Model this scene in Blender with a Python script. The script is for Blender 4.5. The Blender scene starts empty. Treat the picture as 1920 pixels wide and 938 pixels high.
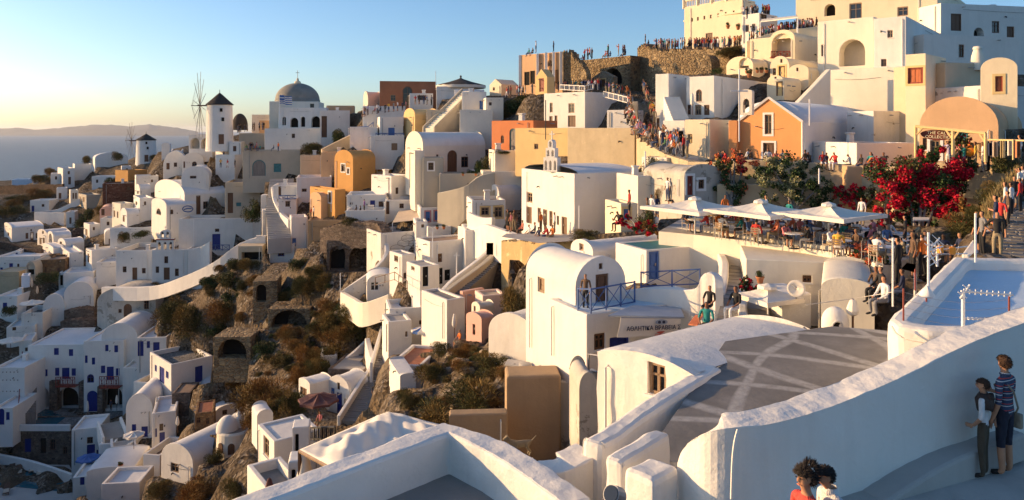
import bpy, bmesh, math, random
import numpy as np
from mathutils import Vector, Matrix, Quaternion
from mathutils.geometry import tessellate_polygon
random.seed(7)
R_ = math.radians
sc = bpy.context.scene
COL = sc.collection
F = 1371.0; CX = 960.0; HY = 243.0          # photo-pixel focal length, centre column, eye level row
def P(px, py, d): return Vector(((px-CX)/F*d, d, (HY-py)/F*d))
def Zp(py, d): return (HY-py)/F*d

# ---------------------------------------------------------------- materials
MT = {}
def newmat(name):
    m = bpy.data.materials.new(name); m.use_nodes = True
    nt = m.node_tree; b = nt.nodes['Principled BSDF']
    MT[name] = m
    return m, nt, b
def N(nt, t, **kw):
    n = nt.nodes.new(t)
    for k, v in kw.items():
        if k.startswith('i_'):
            n.inputs[k[2:].replace('_', ' ')].default_value = v
        else: setattr(n, k, v)
    return n
def ramp(nt, fac, stops):
    r = N(nt, 'ShaderNodeValToRGB')
    e = r.color_ramp.elements
    while len(e) < len(stops): e.new(0.5)
    for i, (p, c) in enumerate(stops):
        e[i].position = p; e[i].color = (*c, 1) if len(c) == 3 else c
    nt.links.new(fac, r.inputs[0]); return r
def mixc(nt, fac, a, b, mode='MIX'):
    m = N(nt, 'ShaderNodeMix', data_type='RGBA', blend_type=mode)
    for sock, v in ((m.inputs[0], fac), (m.inputs[6], a), (m.inputs[7], b)):
        if hasattr(v, 'links') or hasattr(v, 'node'): nt.links.new(v, sock)
        elif isinstance(v, (int, float)): sock.default_value = v
        else: sock.default_value = (*v, 1)
    return m.outputs[2]
def noise(nt, scale, detail=4, rough=.55, vec=None, dist=0.):
    n = N(nt, 'ShaderNodeTexNoise'); n.inputs['Scale'].default_value = scale
    n.inputs['Detail'].default_value = detail; n.inputs['Roughness'].default_value = rough
    n.inputs['Distortion'].default_value = dist
    if vec is not None: nt.links.new(vec, n.inputs['Vector'])
    return n.outputs['Fac']
def gpos(nt):
    return N(nt, 'ShaderNodeNewGeometry').outputs['Position']
def bump(nt, b, h, strength, dist):
    bp = N(nt, 'ShaderNodeBump'); bp.inputs['Strength'].default_value = strength
    bp.inputs['Distance'].default_value = dist
    nt.links.new(h, bp.inputs['Height']); nt.links.new(bp.outputs[0], b.inputs['Normal'])
def plaster(name, col, var=.12, stain=(.45, .38, .3), st=.35, rough=.9, bs=.5, under=None, ux=.64):
    """limewash over render: blotchy tone, vertical grime, trowel bumps, optional patches of bare render"""
    m, nt, b = newmat(name); v = gpos(nt)
    n1 = noise(nt, .55, 5, .6, v); n2 = noise(nt, 3.2, 6, .65, v)
    sx = N(nt, 'ShaderNodeMapping'); sx.inputs['Scale'].default_value = (1.6, 1.6, .22)
    nt.links.new(v, sx.inputs[0])
    n3 = noise(nt, 1.0, 6, .7, sx.outputs[0], .4)
    c = tuple(col)
    dk = tuple(x*(1-var) for x in c)
    r1 = ramp(nt, n1, [(.3, dk), (.7, c)])
    r2 = ramp(nt, n3, [(.50, (0, 0, 0)), (.78, (st, st, st))])
    o = mixc(nt, r2.outputs[0], r1.outputs[0], tuple(c[i]*.45+stain[i]*.55 for i in range(3)))
    r3 = ramp(nt, n2, [(.62, (0, 0, 0)), (.80, (st*.7,)*3)])
    o = mixc(nt, r3.outputs[0], o, tuple(c[i]*.5+stain[i]*.5 for i in range(3)))
    if under is not None:
        n4 = noise(nt, .8, 8, .7, v, .3)
        r4 = ramp(nt, n4, [(ux-.03, (0, 0, 0)), (ux, (1, 1, 1))])
        o = mixc(nt, r4.outputs[0], o, under)
    nt.links.new(o, b.inputs['Base Color']); b.inputs['Roughness'].default_value = rough
    b.inputs['Specular IOR Level'].default_value = .25
    h = N(nt, 'ShaderNodeMath', operation='ADD'); 
    nt.links.new(noise(nt, 1.3, 3, .5, v), h.inputs[0])
    h2 = N(nt, 'ShaderNodeMath', operation='MULTIPLY'); h2.inputs[1].default_value = .25
    nt.links.new(noise(nt, 14, 4, .6, v), h2.inputs[0]); nt.links.new(h2.outputs[0], h.inputs[1])
    bump(nt, b, h.outputs[0], bs, .06)
    return m
def stone(name, cols, scale=2.2, mortar=(.3, .26, .22), mw=.06, bs=.8, zs=1.5):
    m, nt, b = newmat(name); v = gpos(nt)
    mp = N(nt, 'ShaderNodeMapping'); mp.inputs['Scale'].default_value = (1, 1, zs); nt.links.new(v, mp.inputs[0])
    nz = N(nt, 'ShaderNodeTexNoise'); nz.inputs['Scale'].default_value = 1.5; nt.links.new(mp.outputs[0], nz.inputs['Vector'])
    ad = N(nt, 'ShaderNodeVectorMath', operation='MULTIPLY_ADD'); ad.inputs[1].default_value = (.5, .5, .5)
    nt.links.new(nz.outputs['Color'], ad.inputs[0]); nt.links.new(mp.outputs[0], ad.inputs[2])
    vo = N(nt, 'ShaderNodeTexVoronoi'); vo.inputs['Scale'].default_value = scale; nt.links.new(ad.outputs[0], vo.inputs['Vector'])
    ve = N(nt, 'ShaderNodeTexVoronoi', feature='DISTANCE_TO_EDGE'); ve.inputs['Scale'].default_value = scale
    nt.links.new(ad.outputs[0], ve.inputs['Vector'])
    sp = N(nt, 'ShaderNodeSeparateColor'); nt.links.new(vo.outputs['Color'], sp.inputs[0])
    k = len(cols); rc = ramp(nt, sp.outputs[0], [(i/max(1, k-1), c) for i, c in enumerate(cols)])
    big = ramp(nt, noise(nt, .35, 4, .6, v), [(.35, (.65,)*3), (.7, (1.15,)*3)])
    oc = mixc(nt, 1.0, rc.outputs[0], big.outputs[0], 'MULTIPLY')
    fine = ramp(nt, noise(nt, 9, 5, .7, v), [(.3, (.7,)*3), (.7, (1.15,)*3)])
    oc = mixc(nt, 1.0, oc, fine.outputs[0], 'MULTIPLY')
    em = ramp(nt, ve.outputs['Distance'], [(0, (1, 1, 1)), (mw, (0, 0, 0))])
    o = mixc(nt, em.outputs[0], oc, mortar)
    nt.links.new(o, b.inputs['Base Color']); b.inputs['Roughness'].default_value = .95
    b.inputs['Specular IOR Level'].default_value = .2
    eh = ramp(nt, ve.outputs['Distance'], [(0, (0, 0, 0)), (mw*1.8, (1, 1, 1))])
    bump(nt, b, eh.outputs[0], bs, .12)
    return m
def flat(name, col, rough=.6, var=.15, vs=3., metal=0., bs=0., spec=.4):
    m, nt, b = newmat(name); v = gpos(nt)
    r = ramp(nt, noise(nt, vs, 5, .6, v), [(.3, tuple(x*(1-var) for x in col)), (.7, tuple(min(1, x*(1+var*.5)) for x in col))])
    nt.links.new(r.outputs[0], b.inputs['Base Color'])
    b.inputs['Roughness'].default_value = rough; b.inputs['Metallic'].default_value = metal
    b.inputs['Specular IOR Level'].default_value = spec
    if bs: bump(nt, b, noise(nt, vs*4, 4, .6, v), bs, .03)
    return m
def plank(name, col, rough=.6):
    m, nt, b = newmat(name); v = gpos(nt)
    mp = N(nt, 'ShaderNodeMapping'); mp.inputs['Scale'].default_value = (9, 9, .5); nt.links.new(v, mp.inputs[0])
    r = ramp(nt, noise(nt, 1., 6, .7, mp.outputs[0]), [(.3, tuple(x*.55 for x in col)), (.65, col), (.85, tuple(min(1, x*1.35) for x in col))])
    nt.links.new(r.outputs[0], b.inputs['Base Color']); b.inputs['Roughness'].default_value = rough
    bump(nt, b, noise(nt, 1., 6, .7, mp.outputs[0]), .3, .02)
    return m
W_ = (.80, .76, .69)
plaster('white', W_, .09, (.45, .40, .34), .42, bs=.75)
plaster('white_old', (.74, .70, .64), .16, (.33, .28, .22), .6, bs=.8, under=(.34, .29, .22), ux=.66)
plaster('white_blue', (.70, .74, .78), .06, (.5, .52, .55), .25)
plaster('cream', (.82, .70, .49), .10, (.45, .33, .2), .35)
plaster('cream_pale', (.82, .75, .61), .10, (.45, .35, .24), .3)
plaster('beige', (.62, .50, .34), .14, (.36, .28, .19), .4)
plaster('greycream', (.52, .46, .36), .14, (.3, .26, .2), .5)
plaster('yellow', (.74, .52, .24), .12, (.45, .28, .12), .4)
plaster('ochre', (.64, .34, .11), .16, (.36, .2, .08), .5, under=(.5, .36, .2), ux=.67)
plaster('orange', (.80, .36, .14), .07, (.55, .26, .12), .25)
plaster('tanorange', (.68, .43, .24), .12, (.4, .26, .15), .4)
plaster('terra', (.66, .24, .10), .14, (.42, .2, .11), .45)
plaster('redbrick', (.40, .17, .09), .25, (.2, .12, .08), .5)
plaster('pink', (.74, .46, .36), .10, (.5, .33, .27), .3)
plaster('pinkpale', (.78, .62, .54), .08, (.5, .4, .35), .3)
plaster('brownwall', (.42, .29, .17), .22, (.26, .18, .11), .8, bs=.9)
plaster('stained', (.58, .53, .45), .25, (.2, .18, .15), .9, bs=.9, under=(.3, .27, .22), ux=.6)
plaster('stucco', (.56, .45, .29), .2, (.36, .27, .16), .6, bs=1., under=(.70, .56, .36), ux=.66)
plaster('concrete', (.30, .28, .25), .2, (.16, .15, .13), .6, bs=.6)
plaster('concrete_lt', (.46, .43, .39), .16, (.26, .24, .21), .5, bs=.6)
plaster('roofbrown', (.34, .24, .17), .2, (.2, .14, .1), .5)
plaster('roofwhite', (.74, .73, .71), .1, (.42, .40, .37), .5)
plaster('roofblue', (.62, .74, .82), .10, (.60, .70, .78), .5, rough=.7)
plaster('cliff', (.50, .36, .17), .25, (.3, .22, .12), .7, bs=1.2, under=(.62, .48, .27), ux=.6)
stone('stone', [(.13, .10, .08), (.26, .19, .14), (.20, .15, .12), (.36, .28, .21)], 2.4, (.20, .16, .13), .05)
stone('stone_lt', [(.34, .27, .18), (.48, .38, .25), (.42, .33, .22), (.28, .22, .15)], 2.0, (.42, .34, .24), .08)
stone('stone_dark', [(.07, .045, .035), (.14, .085, .06), (.10, .07, .055), (.19, .12, .09)], 2.6, (.09, .07, .055), .05)
stone('stone_red', [(.11, .05, .035), (.20, .09, .06), (.14, .07, .05), (.26, .14, .10)], 2.6, (.12, .07, .05), .05)
stone('stone_wm', [(.10, .085, .07), (.16, .13, .11), (.13, .10, .09)], 2.1, (.74, .71, .67), .26)
stone('stone_ochre', [(.36, .20, .09), (.26, .15, .08), (.44, .27, .13)], 2.6, (.22, .14, .08), .06)
stone('ruin', [(.36, .25, .13), (.24, .17, .10), (.46, .34, .19), (.16, .12, .08)], 1.7, (.34, .25, .15), .12, bs=1.2)
stone('paving', [(.20, .18, .16), (.27, .25, .22), (.16, .145, .13)], 1.7, (.36, .34, .31), .05, bs=.4)
flat('rock', (.20, .16, .12), .95, .5, 1.2, bs=1.)
flat('blue', (.018, .035, .22), .45, .2)
flat('blue_lt', (.05, .15, .42), .5, .2)
flat('teal', (.05, .20, .22), .5, .25)
flat('bluerail', (.06, .12, .30), .5, .2)
plank('wood', (.16, .075, .035))
plank('wood_lt', (.34, .22, .13))
plank('wood_grey', (.26, .23, .20))
plank('redwood', (.32, .055, .03))
plank('orangewood', (.56, .16, .05))
flat('glass', (.018, .022, .028), .12, .2, spec=.6)
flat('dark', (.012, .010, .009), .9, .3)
flat('trim_white', (.80, .77, .72), .8, .06)
flat('trim_yellow', (.72, .52, .24), .8, .08)
flat('trim_pink', (.50, .22, .22), .7, .1)
flat('metal', (.35, .34, .33), .45, .2, metal=.6)
flat('darkmetal', (.04, .038, .036), .5, .2)
flat('whitemetal', (.78, .77, .75), .4, .05)
flat('domegrey', (.27, .25, .21), .85, .25, .6, bs=.5)
flat('thatch', (.055, .042, .035), .95, .4, 5., bs=1.)
flat('canvas', (.78, .72, .62), .85, .06, 1.2, bs=.15)
flat('canvas_tan', (.56, .45, .33), .85, .1, 1.2)
flat('canvas_brown', (.13, .055, .05), .85, .15, 1.)
flat('canvas_blue', (.05, .13, .36), .8, .1)
flat('tile', (.42, .16, .08), .8, .25, 2., bs=.3)
flat('terracotta', (.50, .20, .09), .8, .15, 4.)
flat('red', (.62, .035, .025), .6, .1)
flat('orangeplastic', (.85, .30, .03), .45, .08)
flat('ink', (.03, .04, .07), .8, .1)
flat('inkred', (.6, .12, .08), .8, .1)
flat('greyink', (.36, .40, .45), .8, .1)
flat('signred', (.16, .03, .02), .6, .2)
flat('signcream', (.85, .74, .50), .7, .05)
flat('path', (.46, .42, .37), .95, .25, 1.1, bs=.6)
flat('cloud', (.60, .50, .50), 1., .05)
flat('mountain', (.17, .16, .15), 1., .3, .002)
def leafmat(name, a, b_, c=None):
    m, nt, b = newmat(name)
    oi = N(nt, 'ShaderNodeNewGeometry')
    st = [(0, a), (1, b_)] if c is None else [(0, a), (.55, b_), (1, c)]
    r = ramp(nt, oi.outputs['Random Per Island'], st)
    nt.links.new(r.outputs[0], b.inputs['Base Color']); b.inputs['Roughness'].default_value = .8
    b.inputs['Specular IOR Level'].default_value = .2
    return m
leafmat('leaf_dry', (.10, .065, .02), (.19, .125, .038), (.30, .19, .06))
leafmat('leaf_rust', (.12, .06, .018), (.24, .115, .03), (.34, .19, .055))
leafmat('leaf_olive', (.035, .04, .014), (.08, .08, .026), (.15, .125, .045))
leafmat('leaf_green', (.015, .03, .010), (.04, .075, .022), (.07, .11, .035))
leafmat('leaf_pale', (.08, .10, .04), (.24, .24, .11), (.46, .43, .26))
leafmat('flower_red', (.28, .003, .016), (.48, .008, .032), (.66, .02, .04))
leafmat('flower_cream', (.5, .42, .25), (.7, .6, .36))
leafmat('flower_orange', (.6, .12, .04), (.75, .2, .1))
leafmat('grass_dry', (.13, .095, .04), (.26, .19, .08), (.34, .27, .13))
# people colours
for nm, c in dict(skin=(.46, .23, .13), skin_dk=(.26, .12, .065), hair_dk=(.018, .012, .010), hair_br=(.06, .03, .016), hair_fair=(.26, .15, .06),
                  c_white=(.74, .72, .70), c_red=(.55, .035, .03), c_orange=(.68, .18, .03), c_black=(.015, .015, .017), c_navy=(.02, .028, .07),
                  c_blue=(.09, .17, .34), c_teal=(.02, .24, .23), c_green=(.07, .20, .08), c_yellow=(.70, .42, .06), c_grey=(.20, .20, .21),
                  c_pink=(.62, .22, .24), c_brown=(.13, .075, .045), c_khaki=(.30, .24, .15), c_purple=(.17, .08, .24), c_salmon=(.66, .20, .12),
                  c_lilac=(.42, .38, .56), c_jean=(.06, .085, .16), c_olive=(.065, .05, .028), shoe=(.03, .025, .022)).items():
    flat(nm, c, .8, .14, 9.)

# ---------------------------------------------------------------- mesh builder
class MB:
    def __init__(s): s.v = []; s.f = []; s.m = []
    def add(s, vs, fs, mi=0):
        o = len(s.v); s.v += [Vector(p) for p in vs]
        for f in fs: s.f.append([i+o for i in f]); s.m.append(mi)
    def box(s, fr, u0, u1, v0, v1, w0, w1, mi=0):
        p = [fr(u, v, w) for w in (w0, w1) for (u, v) in ((u0, v0), (u1, v0), (u1, v1), (u0, v1))]
        s.add(p, [(3, 2, 1, 0), (4, 5, 6, 7), (0, 1, 5, 4), (1, 2, 6, 5), (2, 3, 7, 6), (3, 0, 4, 7)], mi)
    def prism(s, pts, ext, mi=0, caps=True):
        n = len(pts); a = [Vector(p) for p in pts]; b = [p+Vector(ext) for p in a]
        fs = [(i, (i+1) % n, n+(i+1) % n, n+i) for i in range(n)]
        if caps: fs += [tuple(range(n-1, -1, -1)), tuple(range(n, 2*n))]
        s.add(a+b, fs, mi)
    def tube(s, pts, r, n=6, mi=0, r2=None):
        pts = [Vector(p) for p in pts]; rings = []
        for i, p in enumerate(pts):
            d = (pts[min(i+1, len(pts)-1)]-pts[max(i-1, 0)]).normalized()
            a = d.orthogonal().normalized(); b = d.cross(a)
            rr = r if r2 is None else r+(r2-r)*i/max(1, len(pts)-1)
            rings.append([p+a*rr*math.cos(t*2*math.pi/n)+b*rr*math.sin(t*2*math.pi/n) for t in range(n)])
        vs = [q for g in rings for q in g]; fs = []
        for i in range(len(rings)-1):
            for t in range(n):
                fs.append((i*n+t, i*n+(t+1) % n, (i+1)*n+(t+1) % n, (i+1)*n+t))
        fs += [tuple(range(n-1, -1, -1)), tuple(range((len(rings)-1)*n, len(rings)*n))]
        s.add(vs, fs, mi)
    def lathe(s, prof, c, n=24, mi=0, a0=0, a1=2*math.pi):
        c = Vector(c); full = abs(a1-a0-2*math.pi) < 1e-6; k = n if full else n+1
        vs = []
        for (r, z) in prof:
            for t in range(k):
                a = a0+(a1-a0)*t/n; vs.append(c+Vector((r*math.cos(a), r*math.sin(a), z)))
        fs = []
        for i in range(len(prof)-1):
            for t in range(n if full else n):
                t2 = (t+1) % k
                fs.append((i*k+t, i*k+t2, (i+1)*k+t2, (i+1)*k+t))
        s.add(vs, fs, mi)
    def build(s, name, mats, parent=None, loc=None, smooth=False, bevel=0., merge=True, seg=2):
        """one mesh object; vertices are given in world space and stored relative to the thing's base"""
        base = loc if loc is not None else (parent_base(parent) if parent is not None else Vector((0, 0, 0)))
        me = bpy.data.meshes.new(name)
        me.from_pydata([tuple(p-base) for p in s.v], [], s.f)
        if isinstance(mats, str): mats = [mats]
        for m in mats: me.materials.append(MT[m])
        me.polygons.foreach_set('material_index', s.m)
        if merge:
            bm = bmesh.new(); bm.from_mesh(me)
            bmesh.ops.remove_doubles(bm, verts=bm.verts, dist=.0008)
            bmesh.ops.recalc_face_normals(bm, faces=bm.faces)
            bm.to_mesh(me); bm.free()
        if smooth: me.polygons.foreach_set('use_smooth', [True]*len(me.polygons))
        o = bpy.data.objects.new(name, me); COL.objects.link(o)
        if parent is not None: o.parent = parent
        elif loc is not None: o.location = loc
        if bevel:
            md = o.modifiers.new('edge', 'BEVEL'); md.width = bevel; md.segments = seg; md.limit_method = 'ANGLE'; md.angle_limit = R_(35)
            md.use_clamp_overlap = True; md.harden_normals = False
        return o
BASE = {}
def parent_base(p):
    while p.name not in BASE and p.parent: p = p.parent
    return BASE.get(p.name, Vector((0, 0, 0)))
def tag(o, label, cat, group=None):
    o['label'] = label; o['category'] = cat
    if group: o['group'] = group
    return o
def thing(name, label, cat, loc, group=None):
    o = bpy.data.objects.new(name, None); COL.objects.link(o); o.location = loc; o.empty_display_size = .3
    BASE[o.name] = Vector(loc); tag(o, label, cat, group); return o
def struct(o, kind='structure'): o['kind'] = kind; return o
class Fr:
    """local frame: u along a, v along b (horizontal), w up"""
    def __init__(s, o, eu, ev): s.o = Vector(o); s.u = Vector((eu[0], eu[1], 0)); s.v = Vector((ev[0], ev[1], 0))
    def __call__(s, u, v, w): return s.o+s.u*u+s.v*v+Vector((0, 0, w))
def yawfr(o, deg):
    a = R_(deg); return Fr(o, (math.cos(a), math.sin(a)), (-math.sin(a), math.cos(a)))
CLIP = []      # sight lines the ground must stay under: (x/y, z/y) at both ends, depth
TERR = []      # terrain control points (x, y, z)
def T(px, py, d): p = P(px, py, d); TERR.append((p.x, p.y, p.z))
def copy_tree(o, loc, rz=0., scale=1., label=None):
    c = o.copy(); COL.objects.link(c); c.location = loc; c.rotation_euler = (0, 0, rz)
    if isinstance(scale, (int, float)): scale = (scale,)*3
    c.scale = scale
    if label: c['label'] = label
    def rec(src, dst):
        for ch in list(src.children):
            k = ch.copy(); COL.objects.link(k); k.parent = dst; rec(ch, k)
    rec(o, c); return c

# ---------------------------------------------------------------- houses
def arch_pts(s0, s1, zs, za, n=12):
    """points from (s1,zs) over the apex za to (s0,zs)"""
    c = (s0+s1)/2; r = (s1-s0)/2
    return [(c+r*math.cos(math.pi*i/n), zs+(za-zs)*math.sin(math.pi*i/n)) for i in range(n+1)]
def seg_pts(s0, s1, zs, za, n=12):
    return [(s1+(s0-s1)*i/n, zs+(za-zs)*(1-(2*i/n-1)**2)) for i in range(n+1)]
def facade(mb, outer, holes, pt, dirin, depth, mi=0):
    """planar polygon (s,z) with recessed openings; pt(s,z) -> world; dirin = inward unit vector"""
    loops = [[Vector((s, z, 0)) for s, z in outer]]+[[Vector((s, z, 0)) for s, z in h] for h in holes]
    def area(l): return abs(sum(l[i].x*l[(i+1) % len(l)].y-l[(i+1) % len(l)].x*l[i].y for i in range(len(l))))/2
    want = area(loops[0])-sum(area(l) for l in loops[1:])
    ok = True
    try:
        tri = tessellate_polygon(loops)
        fl = [p for l in loops for p in l]
        got = sum(abs((fl[b]-fl[a]).cross(fl[c]-fl[a]).z)/2 for a, b, c in tri)
        ok = abs(got-want) < .02*want
    except Exception: ok = False
    if not ok:
        tri = tessellate_polygon(loops[:1]); fl = loops[0]; holes = []
    mb.add([pt(p.x, p.y) for p in fl], [tuple(t) for t in tri], mi)
    for h in holes:
        n = len(h); q = [pt(s, z) for s, z in h]; dv = Vector(dirin)*depth
        mb.add(q+[p+dv for p in q], [(i, (i+1) % n, n+(i+1) % n, n+i) for i in range(n)], mi)
        
    return ok
WK = {  # kind: (part, frame material, leaf material, arched, recess)
    'w': ('window', 'wood', 'glass', 0), 'wb': ('window', 'blue', 'glass', 0), 'wt': ('window', 'wood_lt', 'glass', 0),
    'ww': ('window', 'trim_white', 'glass', 0), 'wa': ('window', 'wood', 'glass', 1), 'wab': ('window', 'blue', 'glass', 1),
    's': ('shutter', 'blue', 'blue', 0), 'sr': ('shutter', 'redwood', 'orangewood', 0), 'sl': ('shutter', 'blue_lt', 'blue_lt', 0),
    'st': ('shutter', 'wood_lt', 'wood_lt', 0), 'sg': ('shutter', 'teal', 'teal', 0),
    'd': ('door', 'wood', 'wood', 0), 'db': ('door', 'blue', 'blue', 0), 'dl': ('door', 'blue_lt', 'blue_lt', 0), 'dg': ('door', 'teal', 'teal', 0),
    'dr': ('door', 'redwood', 'redwood', 0), 'dk': ('door', 'dark', 'dark', 0), 'dy': ('door', 'wood', 'trim_yellow', 0),
    'da': ('door', 'wood', 'wood', 1), 'dba': ('door', 'blue', 'blue', 1), 'dga': ('door', 'teal', 'wood_grey', 1),
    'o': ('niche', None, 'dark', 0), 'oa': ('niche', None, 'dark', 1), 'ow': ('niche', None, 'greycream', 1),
}
def openings(root, wins, face, tof, pt, inn, dcor, smin, smax, zmin, zmax, along):
    """photo-pixel window list -> hole polygons + part meshes. tof(px)->(s,depth)"""
    holes = []
    for wd in wins:
        fc, k, x0, x1, y0, y1 = wd[:6]; trim = wd[6] if len(wd) > 6 else None
        if fc != face: continue
        s0, d0 = tof(x0); s1, d1 = tof(x1); dm = (d0+d1)/2
        if s0 > s1: s0, s1 = s1, s0
        z1, z0 = Zp(y0, dm), Zp(y1, dm)
        s0 = max(s0, smin+.12); s1 = min(s1, smax-.12); z0 = max(z0, zmin+.03); z1 = min(z1, zmax-.08)
        if s1-s0 < .15 or z1-z0 < .15: continue
        part, fm, lm, arched = WK[k]
        dep = {'niche': .5}.get(part, .16)
        if part == 'niche': dep = min(1.6, .5*(s1-s0)+.25)
        if arched:
            r = (s1-s0)/2; zs = max(z0+.2, z1-r)
            poly = [(s0, z0), (s1, z0)]+arch_pts(s0, s1, zs, z1, 10)[0:]
            poly = [(s0, z0), (s1, z0)]+[q for q in arch_pts(s0, s1, zs, z1, 10)]
        else: poly = [(s0, z0), (s1, z0), (s1, z1), (s0, z1)]
        holes.append((poly, dep))
        iv = Vector(inn)
        def q(s, z, dd): return pt(s, z)+iv*dd
        n = len(poly)
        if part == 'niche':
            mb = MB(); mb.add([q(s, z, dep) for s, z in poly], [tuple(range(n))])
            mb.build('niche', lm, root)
        else:
            fw = min(.11, (s1-s0)*.16); cx = (s0+s1)/2; cz = (z0+z1)/2
            inner = [(s+fw*(1 if s < cx-1e-6 else -1 if s > cx+1e-6 else 0), z+(fw if z < cz else -fw)) for s, z in poly]
            if part == 'door': inner = [(s, z if zz > z0+1e-4 else z0) for (s, z), (_, zz) in zip(inner, poly)]
            mb = MB(); a, b = .07, dep-.005
            vs = [q(*p, a) for p in poly]+[q(*p, a) for p in inner]+[q(*p, b) for p in poly]+[q(*p, b) for p in inner]
            fs = []
            for i in range(n):
                j = (i+1) % n
                fs += [(i, j, n+j, n+i), (n+i, n+j, 3*n+j, 3*n+i), (i, 2*n+i, 2*n+j, j)]
            mb.add(vs, fs)
            if part == 'window':
                for (ua, ub, za, zb) in ((cx-.03, cx+.03, z0+fw, z1-fw), (s0+fw, s1-fw, cz+(z1-z0)*.12-.025, cz+(z1-z0)*.12+.025)):
                    if ub-ua > .04:
                        g = [q(ua, za, a+.02), q(ub, za, a+.02), q(ub, zb, a+.02), q(ua, zb, a+.02)]
                        mb.prism(g, iv*.05)
            w = mb.build(part, fm, root, merge=False)
            mb = MB(); mb.add([q(s, z, dep-.02) for s, z in poly], [tuple(range(n))])
            if part == 'window': mb.build('pane', lm, w)
            else:
                # leaf boards
                k2 = 2 if (s1-s0) > .9 else 1
                for i in range(k2):
                    ua = s0+fw+(s1-s0-2*fw)*i/k2+.02; ub = s0+fw+(s1-s0-2*fw)*(i+1)/k2-.02
                    for (za, zb) in ((z0+.08*(z1-z0), z0+.44*(z1-z0)), (z0+.50*(z1-z0), z1-.12*(z1-z0))):
                        if ub-ua > .08: mb.prism([q(ua+.05, za, dep-.05), q(ub-.05, za, dep-.05), q(ub-.05, zb, dep-.05), q(ua+.05, zb, dep-.05)], iv*.03)
                mb.build('leaf', lm, w, merge=False)
                if part == 'door' and dcor < 80:
                    mb = MB(); hs = s1-fw-.12; hz = z0+(z1-z0)*.47
                    mb.prism([q(hs, hz, .06), q(hs+.06, hz, .06), q(hs+.06, hz+.14, .06), q(hs, hz+.14, .06)], iv*.08)
                    mb.build('handle', 'metal', w, merge=False)
        if trim:
            t = .16; mb = MB()
            lo = [(s0-t, z0-(t if part != 'door' else 0)), (s1+t, z0-(t if part != 'door' else 0)), (s1+t, z1+t), (s0-t, z1+t)]
            bars = [((s0-t, s0), (lo[0][1], z1+t)), ((s1, s1+t), (lo[0][1], z1+t)), ((s0, s1), (z1, z1+t))]
            if part != 'door': bars.append(((s0, s1), (z0-t, z0)))
            for (ua, ub), (za, zb) in bars:
                mb.prism([q(ua, za, -.04), q(ub, za, -.04), q(ub, zb, -.04), q(ua, zb, -.04)], iv*.035)
            mb.build('trim', trim, root, merge=False)
        elif part == 'window' and dcor < 75:
            mb = MB(); mb.prism([q(s0-.06, z0-.07, -.06), q(s1+.06, z0-.07, -.06), q(s1+.06, z0-.004, -.06), q(s0-.06, z0-.004, -.06)], iv*.05)
            mb.build('sill', 'trim_white', root, merge=False)
    return holes
HOUSES = []
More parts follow.
